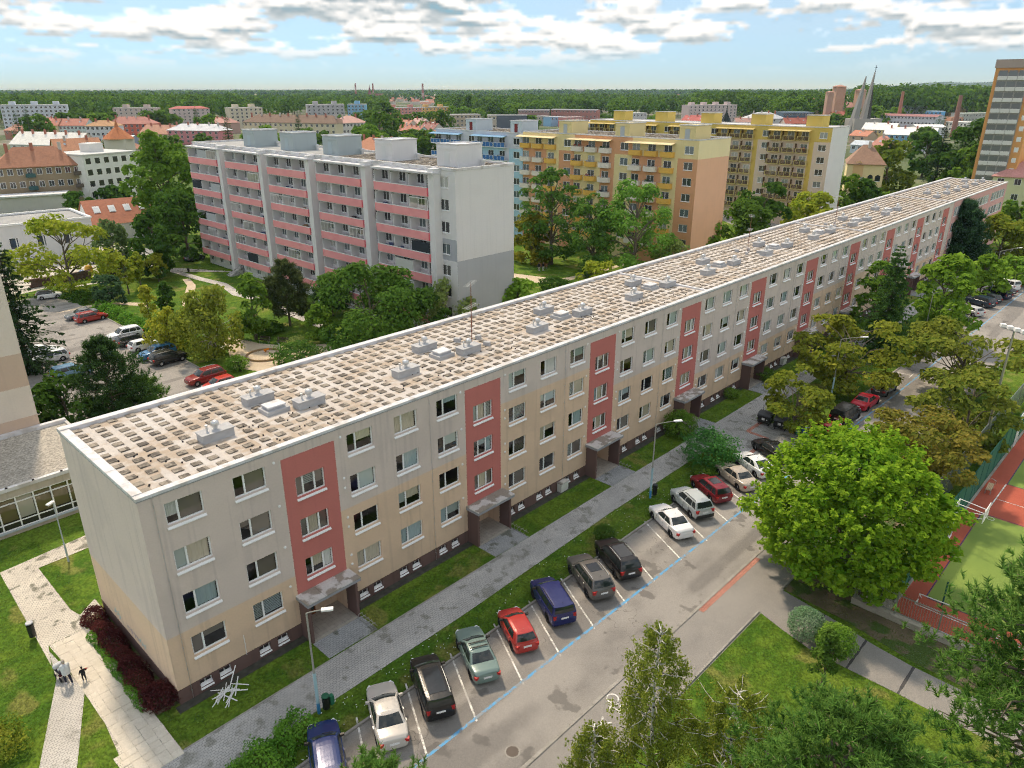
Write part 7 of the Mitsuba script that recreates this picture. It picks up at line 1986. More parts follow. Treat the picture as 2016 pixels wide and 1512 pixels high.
# ------------------------------------------------------------------ the town, the woods, the hills and the air
TOWN = [
(45,219,66,214,11.5,5.0,12,'hip',(.30,.24,.16),(.36,.17,.105),3,9,'brown_tenement','brown three-storey tenement with a long weathered red tile roof and small balconies'),
(66,211,83,216,13.8,0.3,16,'flat',(.72,.72,.70),(.55,.55,.54),4,6,'white_house','white four-storey house with bare dark window openings and a flat roof'),
(158,675,200,658,20,0.4,14,'flat',(.55,.60,.66),(.5,.52,.54),6,14,'panel_block','long pale blue-white slab block at the left horizon'),
(171,640,173,611,9,3,12,'hip',(.46,.42,.38),(.42,.17,.13),3,4,'town_house','grey-beige three-storey house with a red roof at the left edge of the old town'),
(154,530,166,517,10,4,12,'gable',(.52,.64,.62),(.46,.20,.15),3,7,'town_house','pale turquoise town house with red roof and red chimneys'),
(150,532,153,529,10,4,12,'gable',(.66,.58,.38),(.46,.20,.15),3,1,'town_house','narrow cream house end left of the turquoise town house'),
(156,486,168,473,11,3,12,'hip',(.68,.70,.72),(.46,.27,.14),3,6,'town_house','white town house with an ochre-red roof beside the turquoise house'),
(189,546,211,524,9.5,4.5,14,'hip',(.55,.15,.10),(.44,.20,.17),3,8,'town_house','orange-red three-storey house with pale red hipped roof and five chimneys'),
(184,477,192,452,6,5,14,'gable',(.60,.53,.36),(.44,.24,.17),2,5,'town_house','cream house with a large faded red roof and skylights'),
(95,407,113,368,7,5.5,14,'gable',(.56,.62,.58),(.74,.73,.70),2,8,'white_roofed_house','long house with a bright white metal roof and a green front'),
(132,525,140,517,7,3.5,11,'hip',(.40,.18,.14),(.46,.24,.19),2,4,'town_house','small red-brown house with a pyramid roof at the left'),
(135,582,139,559,6,3.5,11,'hip',(.42,.20,.15),(.44,.22,.17),1,3,'town_house','low red-roofed house half behind dark spruces at the left edge'),
(158,443,164,437,6,0.8,9,'gable',(.30,.34,.44),(.75,.75,.75),1,3,'town_house','small house with a white roof beside the red turret'),
(94,333,112,331,7.5,4.6,12,'gable',(.62,.54,.36),(.46,.22,.13),1,0,'town_house','house with an orange-brown roof right behind the brown tenement'),
(119,367,124,343,6,4.4,12,'hip',(.58,.52,.42),(.48,.24,.16),1,0,'town_house','low house with a big orange hipped roof behind the white house'),
(253,710,279,683,16,0.4,12,'flat',(.55,.46,.42),(.5,.48,.46),4,8,'panel_block','pinkish slab block with two roof boxes before the dark forest on the left'),
(300,696,333,689,15,2.0,13,'hip',(.56,.47,.46),(.42,.13,.12),5,8,'panel_block','pinkish grey block with a flat red roof before the forest'),
(305,593,333,589,17,0.4,12,'flat',(.62,.56,.44),(.55,.53,.5),6,7,'panel_block','beige slab block with yellow and blue stripes and a brown gable'),
(192,453,209,419,8.5,3.5,13,'hip',(.62,.26,.28),(.62,.63,.66),3,9,'crimson_house','pink and crimson house with a pale metal hipped roof and balconies'),
(267,563,271,532,8,3.4,11,'hip',(.52,.36,.32),(.50,.28,.24),2,4,'town_house','pale red-roofed house right behind the crimson house'),
(241,449,268,382,12,4.5,15,'hip',(.66,.60,.42),(.19,.125,.095),3,18,'school_building','long cream school building with a dark brown roof and a raised centre'),
(275,385,293,383,12,4.0,16,'hip',(.64,.62,.58),(.52,.32,.28),3,7,'school_building','white building with a pale pink roof right of the school'),
(367,573,396,558,19,0.4,12,'flat',(.46,.45,.47),(.5,.5,.5),7,8,'panel_block','grey slab block with dark windows behind the school'),
(398,556,409,545,19,0.4,12,'flat',(.24,.46,.66),(.5,.5,.5),7,5,'panel_block','light blue slab block next to the grey slab block'),
(331,417,330,397,6,4.5,11,'hip',(.58,.52,.40),(.44,.18,.12),1,3,'town_house','red-roofed house leftmost in the cluster behind the pink block'),
(367,449,363,429,6,4,10,'gable',(.60,.56,.48),(.46,.22,.16),1,2,'town_house','red-roofed house second row in the old town cluster'),
(320,384,312,356,5.5,4,10,'gable',(.50,.64,.66),(.42,.18,.13),1,3,'town_house','pale turquoise low house in the old town cluster'),
(375,441,370,421,6,5,10,'gable',(.62,.58,.54),(.50,.36,.33),1,2,'town_house','pale pink roofed house in the middle of the old town cluster'),
(339,387,333,365,6,4.5,10,'gable',(.58,.58,.56),(.30,.15,.13),1,2,'town_house','dark red roofed house in the old town cluster'),
(375,420,370,402,5.5,3,10,'gable',(.60,.60,.62),(.60,.61,.63),1,2,'town_house','house with a pale metal roof at the right of the old town cluster'),
(291,328,292,313,5,4,12,'gable',(.55,.48,.38),(.40,.20,.13),1,0,'town_house','low broad red roof close behind the blue block'),
(374,480,376,465,6,4,10,'hip',(.58,.50,.40),(.42,.20,.14),1,2,'town_house','small red hipped roof left behind the cluster'),
(193,260,190,229,7,5,14,'hip',(.55,.48,.40),(.40,.18,.11),1,0,'town_house','large red-brown hipped roof just behind the pink block lift houses'),
(476,601,514,592,14,0.4,12,'flat',(.60,.28,.24),(.45,.46,.48),5,10,'panel_block','salmon pink row block in the middle distance'),
(514,592,550,587,14,0.4,12,'flat',(.66,.42,.16),(.45,.46,.48),5,8,'panel_block','orange row block next to the salmon row block'),
(443,473,468,457,11,0.4,14,'flat',(.50,.42,.32),(.4,.4,.4),3,8,'office_block','beige flat office block with a pink end wall'),
(415,385,431,368,13,0.4,14,'flat',(.13,.15,.19),(.3,.31,.33),0,0,'dark_hall','large dark slate-grey hall without windows'),
(410,390,415,385,13,0.4,14,'flat',(.50,.45,.38),(.4,.4,.4),2,2,'office_block','beige end part beside the dark grey hall'),
(599,534,622,510,11,0.8,12,'gable',(.38,.24,.22),(.22,.23,.26),2,10,'row_block','long low dark-roofed row block on the left of the middle distance'),
(638,522,656,473,11,0.8,12,'gable',(.42,.20,.18),(.22,.23,.26),2,12,'row_block','long low dark-roofed row block on the right of the middle distance'),
(530,449,551,447,8,0.3,10,'flat',(.44,.36,.26),(.3,.3,.3),1,5,'shop_block','low beige flat building behind the blue block lift house'),
(531,430,550,428,8,0.3,10,'flat',(.28,.48,.70),(.45,.47,.5),1,4,'shop_block','low light blue flat building behind the yellow block'),
(530,412,552,408,8,0.3,10,'flat',(.58,.26,.25),(.5,.4,.4),1,5,'shop_block','low pink flat building behind the yellow block'),
(497,358,508,346,7,1.2,12,'gable',(.20,.22,.30),(.78,.78,.78),0,0,'hall','hall with a bright white roof behind the yellow block lift houses'),
(551,362,576,356,12,0.3,12,'flat',(.52,.53,.54),(.55,.56,.57),3,6,'office_block','pale grey office block behind the yellow blocks'),
(514,284,511,261,8.5,5,13,'gable',(.58,.58,.60),(.46,.13,.12),1,3,'town_house','house with a bright red metal roof between the lift houses'),
(1189,830,1208,810,10,1,14,'gable',(.60,.36,.28),(.42,.25,.2),3,5,'far_block','far pink block before the dark tree belt'),
(1443,970,1467,944,11,1,14,'gable',(.58,.48,.46),(.4,.3,.28),3,5,'far_block','far pale pink block on the horizon of trees'),
(1490,915,1514,890,10,1,14,'gable',(.56,.40,.36),(.4,.3,.28),3,5,'far_block','far salmon block right of the pale pink one'),
(660,364,714,342,17,0.4,12,'flat',(.60,.50,.49),(.55,.5,.5),5,12,'panel_block','pale pink slab block with roof boxes between the yellow blocks and the wood'),
(579,271,589,260,7,3,10,'gable',(.58,.52,.5),(.44,.26,.22),1,3,'town_house','house with a faded pink roof behind the olive block'),
(599,264,627,251,9,5,20,'hip',(.55,.56,.58),(.50,.52,.56),1,4,'hall','large hall with a shiny pale grey hipped roof'),
(674,275,693,255,12,0.4,20,'flat',(.10,.14,.20),(.20,.26,.34),2,10,'glass_hall','dark blue modern glass hall'),
(579,229,594,214,7,4,12,'gable',(.54,.46,.42),(.36,.11,.08),1,0,'town_house','long dark red roof with skylights behind the olive block'),
(796,296,835,288,14,9,20,'gable',(.50,.27,.22),(.46,.22,.17),2,9,'brick_college','large brick college with a steep red roof and towers'),
(880,307,897,289,13,5,16,'gable',(.46,.25,.2),(.44,.22,.18),1,5,'brick_college','lower brick wing with a long red roof right of the towers'),
(646,215,674,202,9,5.5,14,'gable',(.60,.46,.20),(.48,.15,.11),2,5,'town_house','ochre house with a bright red roof in front of the twin spires'),
(644,222,655,210,6.5,2,12,'flat',(.60,.50,.50),(.50,.2,.22),1,4,'town_house','low pink house beside the ochre house'),
(749,221,738,165,9.5,1.6,16,'gable',(.58,.60,.66),(.30,.15,.15),2,18,'school_building','long pale lilac school with colourful panels and dark red roofs'),
(933,251,953,230,13,0.4,14,'flat',(.54,.58,.64),(.5,.52,.55),3,9,'office_block','pale blue-grey flat office block behind the lilac school'),
(847,205,848,190,11,0.4,14,'flat',(.16,.40,.68),(.35,.45,.55),2,4,'office_block','bright blue flat building beside the lilac school'),
(1080,239,1090,228,15,8,12,'gable',(.60,.44,.24),(.70,.70,.68),3,2,'old_mill','tall ochre mill house with a pale steep roof and a chimney'),
(1135,273,1151,256,12,3,12,'gable',(.50,.50,.52),(.5,.5,.52),2,4,'old_mill','grey mill wing left of the ochre mill house'),
(769,161,776,153,8,2,12,'flat',(.60,.32,.22),(.5,.3,.22),1,2,'shop_block','low orange building below the ochre mill'),
(532,154,534,134,7,4,16,'gable',(.62,.48,.22),(.80,.79,.76),1,8,'hall','ochre hall with a bright white roof'),
(499,129,504,101,6,4,18,'gable',(.22,.46,.68),(.80,.80,.79),1,9,'hall','light blue hall with a large white roof and solar panels'),
(424,99,440,87,5,1,16,'gable',(.66,.66,.66),(.30,.17,.15),0,0,'hall','low hall with brown saw-tooth roofs'),
(380,97,382,86,6,5,14,'hip',(.60,.50,.45),(.52,.25,.20),1,0,'town_house','large salmon hipped roof behind the arched-window house'),
(492,147,488,135,5,3,10,'gable',(.55,.42,.3),(.50,.22,.15),1,2,'town_house','small orange-roofed house between the ochre hall and the gable'),
(416,118,415,108,4.5,2,10,'gable',(.60,.66,.72),(.50,.56,.62),1,3,'town_house','low pale blue house with grey roof near the gable'),
(589,136,602,121,7,1.5,14,'gable',(.60,.62,.62),(.74,.74,.74),1,5,'hall','low white-roofed hall behind the blue hall'),
(669,139,660,122,8,1,14,'flat',(.66,.66,.62),(.6,.6,.58),2,6,'shop_block','white low building with coloured panels left of the tower block'),
(867,176,911,153,9,0.6,14,'flat',(.46,.46,.42),(.42,.46,.42),2,12,'shop_block','long low grey-green flat building left of the tower block'),
(642,234,652,224,7,4,12,'hip',(.56,.48,.44),(.44,.18,.14),1,3,'town_house','dark red roofed house left of the ochre house'),]
rng = np.random.default_rng(123)


def house(A, B, eave, rise, depth, roof, wall, rcol, floors, cols, name, label):
    k = thing(name, label, {'panel_block': 'apartment building', 'town_house': 'house'}.get(name, 'building'))
    A, B = np.array(A, float), np.array(B, float)
    L = np.hypot(*(B - A)); u = (B - A) / L; a = math.atan2(u[1], u[0]); n = np.array([-u[1], u[0]])
    T = TR(A[0], A[1], 0, a)                 # local x along the front, y away from the viewer
    w = MB()
    for p, q in (((0, 0), (L, 0)), ((L, 0), (L, depth)), ((L, depth), (0, depth)), ((0, depth), (0, 0))):
        w.quad((*p, -.5), (*q, -.5), (*q, eave), (*p, eave))
    o = .45
    r = MB()
    if roof == 'flat':
        r.box(-.2, L + .2, -.2, depth + .2, eave, eave + .45)
        if floors >= 4:
            nb = max(1, int(L // 14))
            for i in range(nb): put('lift_house', MB().box((i + .5) * L / nb - 2.2, (i + .5) * L / nb + 2.2, depth * .35, depth * .35 + 5, eave + .45, eave + 3.0), 'm_plain', k, color=np.array(wall) * .95, to_world=T)
    else:
        hip = min(depth / 2, L * .42) if roof == 'hip' else 0
        x0, x1 = (-o, L + o)
        z0 = eave - .15; R0, R1 = (x0 + hip, depth / 2, eave + rise), (x1 - hip, depth / 2, eave + rise)
        f0, f1, b0, b1 = (x0, -o, z0), (x1, -o, z0), (x0, depth + o, z0), (x1, depth + o, z0)
        r.quad(f0, f1, R1, R0).quad(b1, b0, R0, R1)
        if hip: r.add([f0, R0, b0], [[0, 1, 2]]).add([f1, b1, R1], [[0, 1, 2]])
        else: w.add([(0, 0, eave), (0, depth, eave), (0, depth / 2, eave + rise - .1)], [[0, 1, 2]]).add([(L, 0, eave), (L, depth, eave), (L, depth / 2, eave + rise - .1)], [[0, 1, 2]])
        r.quad(f0, (f0[0], f0[1], z0 - .2), (f1[0], f1[1], z0 - .2), f1)
    put('wall', w, 'm_plain', k, color=wall, to_world=T)
    rk = put('roof', r, 'm_tiles' if roof != 'flat' else 'm_plain', k, color=rcol, to_world=T)
    if roof != 'flat' and rise > 2:
        for i in range(max(1, int(L // 7))):
            x = (i + .5) * L / max(1, int(L // 7)) + rng.uniform(-1, 1)
            put('chimney', MB().box(x - .45, x + .45, depth * .42 - .35, depth * .42 + .35, eave + rise * .55, eave + rise + 1.1), 'm_vc', rk, color=(.40, .16, .12) if rng.random() < .7 else (.5, .47, .44), to_world=T)
        if name in ('town_house', 'white_roofed_house', 'crimson_house') and rng.random() < .6:
            for i in range(max(1, int(L // 8))):
                x = (i + .3) * L / max(1, int(L // 8)) + 1; t = .45
                y, z = -o + (depth / 2 + o) * t, eave - .15 + (rise + .15) * t; s = (rise + .15) / (depth / 2 + o)
                put('skylight', MB().quad((x, y, z + .08), (x + .9, y, z + .08), (x + .9, y + 1.1, z + 1.1 * s + .08), (x, y + 1.1, z + 1.1 * s + .08)), 'm_gloss', rk, color=(.35, .40, .44), to_world=T)
    if floors and cols:
        fh = (eave - .9) / floors if floors < 4 or name == 'white_house' else 2.85
        near = math.dist(A, CAM[:2]) < 300
        ww, wh = min(1.5, L / cols * .52), min(1.55, fh * .52)
        shp = [ply(MB().box(-.09, ww + .09, -.03, .02, -.09, wh + .09), 'm_white'), ply(MB().quad((0, -.036, 0), (ww / 2 - .04, -.036, 0), (ww / 2 - .04, -.036, wh), (0, -.036, wh)).quad((ww / 2 + .04, -.036, 0), (ww, -.036, 0), (ww, -.036, wh), (ww / 2 + .04, -.036, wh)), 'm_gloss', color=(.045, .05, .06))] if name != 'white_house' else [ply(MB().box(-.05, ww + .05, -.02, .02, -.05, wh + .05), 'm_vc', color=(.30, .28, .26)), ply(MB().quad((0, -.03, 0), (ww, -.03, 0), (ww, -.03, wh), (0, -.03, wh)), 'm_gloss', color=(.03, .03, .035))]
        for j in range(floors):
            z = eave - .75 - wh - j * fh
            if z < .6: continue
            for i in range(cols):
                x = (i + .5) * L / cols - ww / 2
                Tw = T @ T4().translate([x, 0, z])
                q = put('window', shp[0], None, k, to_world=Tw); put('pane', shp[1], None, q, to_world=Tw)
                if name == 'brown_tenement' and i in (3, 8) and j < 2:
                    put('balcony', MB().box(-.6, ww + .6, -1.1, -.04, -.75, -.6).box(-.6, ww + .6, -1.1, -1.04, -.6, .35), 'm_vc', k, color=(.05, .11, .11) if i == 3 else (.12, .10, .08), to_world=Tw)
    return k, T, L


mat('m_tiles', principled(proc(lambda p, n, uv: own_colour(uv) * (0.72 + 0.30 * fbm(p.x * .8, p.y * .8, p.z * .8, octaves=4) + 0.26 * noise(p.x * 3.1, p.y * 3.1, p.z * 3.1))), .85))
for (ax, ay, bx, by, e, ri, de, ro, wa, rc, fl, co, nm, lb) in TOWN: house((ax, ay), (bx, by), e, ri, de, ro, wa, rc, fl, co, nm, lb)
k, T, L = house((50.2, 170.5), (68, 166), 4.6, 3.6, 9.5, 'gable', (.68, .67, .65), (.40, .155, .095), 0, 0, 'red_tiled_house', 'white house with a red tiled roof and four roof windows behind the white hall')
# corner houses, halls and landmarks built singly
del scene[k + '__wall'], scene[k + '__roof']
for q in [x for x in scene if x.startswith(k + '__')]: del scene[q]
def red_tiled(k):
    g0, g1, e = np.array([46.9, 146.0]), np.array([48.6, 158.6]), 4.0
    u = np.array([.993, -.115]); Lh = 13.6
    A0, A1 = np.array([45.2, 146.6]), np.array([46.8, 160.2])
    rid0 = (A0 + A1) / 2; rid1 = rid0 + u * Lh
    B0, B1 = A0 + u * Lh, A1 + u * Lh
    P3 = lambda p, z: (p[0], p[1], z)
    put('wall', MB().quad(P3(A0, -.3), P3(B0, -.3), P3(B0, e), P3(A0, e)).quad(P3(A1, -.3), P3(A0, -.3), P3(A0, e), P3(A1, e)).quad(P3(B0, -.3), P3(B1, -.3), P3(B1, e), P3(B0, e)).quad(P3(B1, -.3), P3(A1, -.3), P3(A1, e), P3(B1, e))
        .add([P3(A0, e), P3(A1, e), P3(rid0, 8.4)], [[0, 1, 2]]).add([P3(B0, e), P3(B1, e), P3(rid1, 8.4)], [[0, 1, 2]]), 'm_bwhite', k)
    v = unit(A1 - A0); o = .45
    f = lambda p, s: p + v * s
    put('roof', MB().quad(P3(f(A0, -o) - u * .3, e - .2), P3(f(B0, -o) + u * .3, e - .2), P3(rid1 + u * .3, 8.5), P3(rid0 - u * .3, 8.5)).quad(P3(f(A1, o) - u * .3, e - .2), P3(f(B1, o) + u * .3, e - .2), P3(rid1 + u * .3, 8.5), P3(rid0 - u * .3, 8.5)), 'm_tiles', k, color=(.40, .155, .095))
    for i in range(4):
        p0 = A0 + (rid0 - A0) * .42 + u * (1.6 + i * 3.2); p1 = p0 + (rid0 - A0) * .24
        z = lambda t: e - .2 + (8.7 - e) * (t + .06)
        put('skylight', MB().quad(P3(p0, z(.42) + .12), P3(p0 + u * 1.1, z(.42) + .12), P3(p1 + u * 1.1, z(.66) + .12), P3(p1, z(.66) + .12)), 'm_gloss', k, color=(.62, .66, .68))
        put('skylight_frame', MB().quad(P3(p0 - u * .15, z(.40) + .07), P3(p0 + u * 1.25, z(.40) + .07), P3(p1 + u * 1.25, z(.68) + .07), P3(p1 - u * .15, z(.68) + .07)), 'm_white', k)
    w_ = A0 + u * 9.5 - v * .03
    put('arched_window', MB().add([P3(w_ + u * (1.0 * math.cos(t)), 1.4 + 1.5 * math.sin(t)) for t in np.linspace(0, math.pi, 9)], [[0, i, i + 1] for i in range(1, 8)]), 'm_gloss', k, color=(.06, .07, .08))
red_tiled(k)
k = thing('white_hall', 'low white flat-roofed hall with a pale grey roof at the left', 'hall')
hp = [(25.0, 130.5), (40.6, 131.0), (41.8, 150.0), (21.0, 150.5)]
hp = [(10, 134.5), (40.6, 131.6), (41.5, 147.0), (8, 150)]
mb = MB()
for p, q in zip(hp, hp[1:] + hp[:1]): mb.quad((*p, -.2), (*q, -.2), (*q, 7.9), (*p, 7.9))
put('wall', mb, 'm_bwhite', k); put('roof', MB().sheet([(x, y) for x, y in hp], 7.6), 'm_bitumen', k)
for p, q in zip(hp, hp[1:] + hp[:1]): put('roof_edge', MB().bar((*p, 7.9), (*q, 7.9), .5, .35), 'm_white', k)
for i in range(6):
    x = 12 + i * 4.6; y = 134.5 - (x - 10) * .0948 - .05
    q = put('window', MB().box(x, x + 2.4, y - .06, y, 3.2, 5.4), 'm_white', k); put('pane', MB().box(x + .1, x + 1.1, y - .09, y - .065, 3.3, 5.3).box(x + 1.3, x + 2.3, y - .09, y - .065, 3.3, 5.3), 'm_gloss', q, color=(.05, .06, .07))
k = thing('shop_row', 'row of low shop fronts with pink and yellow signs under the brown tenement', 'shops')
put('wall', MB().obox((48, 212.5, 2.0), (24, 6, 4.0), -.26), 'm_plain', k, color=(.50, .49, .47))
put('roof', MB().obox((48, 212.5, 4.2), (25, 7, .4), -.26), 'm_coping', k)
for x, c in ((39.5, (.55, .16, .22)), (46, (.50, .14, .20)), (57, (.72, .48, .04)), (60.2, (.72, .50, .06))):
    put('sign', MB().obox((x, 211.8 - (x - 48) * .266, 2.9), (4.2 if c[0] < .6 else 2.6, .2, .8), -.26), 'm_vc', k, color=c)
    put('shop_window', MB().obox((x, 211.75 - (x - 48) * .266, 1.4), (3.6, .2, 1.8), -.26), 'm_gloss', k, color=(.06, .065, .07))
# arched-window house behind the long roof
k, T, L = house((235.5, 53.0), (239.5, 43.2), 10.6, 5.2, 15, 'hip', (.70, .58, .36), (.27, .17, .12), 0, 0, 'arched_house', 'yellow house with arched windows and a brown hipped roof beyond the whitish gable')
arch = lambda cx, w, z0, z1: [(cx - w, -.05, z0), (cx + w, -.05, z0)] + [(cx + w * math.cos(t), -.05, z1 + w * math.sin(t)) for t in np.linspace(0, math.pi, 9)]
for cx in (L * .66, L * .86):
    q = arch(cx, .75, 5.4, 6.6); put('arched_window', MB().add(q, [[0, i, i + 1] for i in range(1, 10)]), 'm_gloss', k, color=(.025, .03, .04), to_world=T)
    put('window_bar', MB().box(cx - .75, cx + .75, -.09, -.06, 5.3, 5.5), 'm_white', k, to_world=T)
q = arch(L * .30, 1.5, 3, 9.8); put('gable_panel', MB().add([(a, b - .02, c) for a, b, c in q], [[0, i, i + 1] for i in range(1, 10)]), 'm_vc', k, color=(.62, .42, .24), to_world=T)
for cx in (L * .12, L * .44): put('window', MB().box(cx - .5, cx + .5, -.12, -.08, 4.6, 6.6), 'm_gloss', k, color=(.30, .32, .33), to_world=T)
k, T, L = house((243, 14.5), (247, -14), 9.2, 5.0, 18, 'hip', (.62, .62, .40), (.52, .25, .23), 2, 7, 'villa', 'pale yellow-green villa with a large rose-red hipped roof at the right edge')
# tower block at the right edge
def tower():
    k = thing('tower_block', 'tall orange tower block with a grid of white balconies at the right picture edge', 'apartment building')
    A, B = np.array([245.5, 20.5]), np.array([246.5, 10.0])
    u = unit(B - A); n = np.array([u[1], -u[0]]) * -1; L = np.hypot(*(B - A))
    a = math.atan2(u[1], u[0]); T = TR(A[0], A[1], 0, a); H = 37.6
    w = MB()
    for p, q in (((0, 0), (L, 0)), ((L, 0), (L + 1.5, 18)), ((L + 1.5, 18), (0, 18)), ((0, 18), (0, 0))): w.quad((*p, 0), (*q, 0), (*q, H), (*p, H))
    put('wall', w, 'm_plain', k, color=(.70, .36, .14), to_world=T)
    put('attic', MB().box(-.3, L + .3, -.3, 18, H + .004, H + 2.2), 'm_plain', k, color=(.42, .34, .32), to_world=T)
    put('balcony_field', MB().box(.9, L - 2.4, -.5, -.005, 3, H - 1.2), 'm_plain', k, color=(.30, .29, .29), to_world=T)
    for j in range(12):
        z = 3.2 + j * 2.84
        for i in range(3):
            x0 = .95 + i * (L - 3.4) / 3; x1 = x0 + (L - 3.4) / 3 - .12
            put('balcony_panel', MB().box(x0, x1, -.75, -.505, z, z + 1.05), 'm_balwhite2', k, to_world=T)
            put('window', MB().box(x0 + .1, x1 - .1, -.56, -.505, z + 1.15, z + 2.5), 'm_gloss', k, color=(.16, .17, .19), to_world=T)
        put('window', MB().box(L - 1.7, L - .6, -.05, -.004, z + .9, z + 2.2), 'm_white', k, to_world=T)
        for q in range(3): put('window', MB().box(0, 1.2, -.05, -.004, z + .9, z + 2.2), 'm_white', k, to_world=T @ T4().translate([L + .1 + .3 * q, 3 + q * 5, 0]) @ T4().rotate([0, 0, 1], 85))
tint('m_balwhite2', (.70, .70, .70))
tower()
# church with two concrete spires
def spires():
    k = thing('spire_church', 'modern church with two steep dark concrete spires, the taller one with a cross', 'church')
    rt = unit(np.array([.6885, -.725]))
    def blade(c, w, h, tip, col, nm):
        c = np.array(c, float); tp = c + rt * tip
        p = [(*(c - rt * w), 0), (*(c + rt * w), 0), (*(c + rt * w + [4, 5]), 0), (*(c - rt * w + [4, 5]), 0)]
        t = [(*(tp - rt * .25), h), (*(tp + rt * .25), h), (*(tp + rt * .25 + [.5, .5]), h), (*(tp - rt * .25 + [.5, .5]), h)]
        m = MB()
        for i in range(4): m.quad(p[i], p[(i + 1) % 4], t[(i + 1) % 4], t[i])
        put(nm, m, 'm_plain', k, color=col)
    blade((573, 174.5), 2.6, 40.5, 3.2, (.30, .30, .30), 'spire')
    blade((576.5, 169.5), 2.0, 43.5, 2.6, (.33, .32, .31), 'spire')
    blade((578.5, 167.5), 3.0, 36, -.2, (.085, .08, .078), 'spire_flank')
    c = np.array([576.5, 169.5]) + rt * 2.6
    put('cross', MB().box(c[0] - .15, c[0] + .15, c[1] - .15, c[1] + .15, 43.3, 47.6).bar((*(c - rt * 1.0), 46.3), (*(c + rt * 1.0), 46.3), .3), 'm_black', k)
    put('nave', MB().obox((583, 172, 6), (20, 16, 12), -.8), 'm_plain', k, color=(.4, .38, .36))
spires()
def towerlet(label, name, c, w, h, top, wall, roof, spike=0):
    k = thing(name, label, 'tower')
    put('shaft', MB().obox((c[0], c[1], h / 2), (w, w, h), .8), 'm_plain', k, color=wall)
    put('roof', MB().lathe([(w * .72, h), (w * .1, h + top), (0, h + top + spike)], (c[0], c[1], 0), 10), 'm_tiles', k, color=roof)
towerlet('red conical turret roof with a dark spike in the old town', 'turret', (100, 276), 8, 14.6, 4.2, (.60, .56, .5), (.46, .17, .07), 3)
towerlet('thin black church spire behind the olive block', 'dark_spire', (360, 163), 4.2, 15.5, 5.5, (.06, .065, .06), (.02, .03, .03), 4)
towerlet('tall square brick tower of the college', 'brick_tower', (700, 238), 8.5, 34.0, 1.5, (.50, .32, .24), (.42, .24, .18))
towerlet('second, lower brick tower of the college on the right', 'brick_tower', (705, 221), 7, 31.0, 1.2, (.50, .34, .26), (.42, .24, .18))
towerlet('slim brick tower at the left of the college', 'brick_tower', (655, 228), 5, 29.5, 1.0, (.48, .32, .25), (.4, .24, .2))
def stack(label, c, h, r, cols):
    k = thing('factory_chimney', label, 'chimney')
    n = len(cols)
    for i, col in enumerate(cols): put('shaft_ring', MB().lathe([(r * (1 - .4 * i / n), h * i / n), (r * (1 - .4 * (i + 1) / n), h * (i + 1) / n)] + ([(0, h)] if i == n - 1 else []), (c[0], c[1], 0), 10), 'm_plain', k, color=col)
br, pw = (.36, .13, .11), (.50, .34, .32)
stack('left thin chimney beside the far church', (1491, 2087), 48, 3.4, (br, br, pw, br)); stack('chimney just right of the far church', (1536, 2055), 48, 3.4, (br, pw, br, br)); stack('lone tall red chimney on the plain', (1662, 1956), 48, 4.4, (br, pw, br, pw, br))
stack('old brick factory chimney at the foot of the wooded hill', (754, 201), 30, 1.9, ((.42, .20, .15), (.42, .20, .15))); stack('short chimney of the ochre mill', (611, 118), 28, 2.0, ((.30, .16, .13),))
k = thing('far_church', 'small dark red church with a pointed spire between two far chimneys', 'church')
put('tower', MB().lathe([(6, 0), (6, 18), (3, 26), (.6, 42), (0, 46)], (1468, 1981, 0), 6), 'm_plain', k, color=(.26, .10, .10)); put('nave', MB().obox((1482, 1970, 9), (46, 22, 18), -.75), 'm_plain', k, color=(.34, .15, .13))
k = thing('water_tower', 'mushroom-shaped water tower on the far plain', 'water tower')
put('tank', MB().lathe([(3, 0), (3, 22), (15, 25), (16, 29), (12, 31), (0, 32)], (2334, 1837, 0), 14), 'm_plain', k, color=(.42, .45, .47))

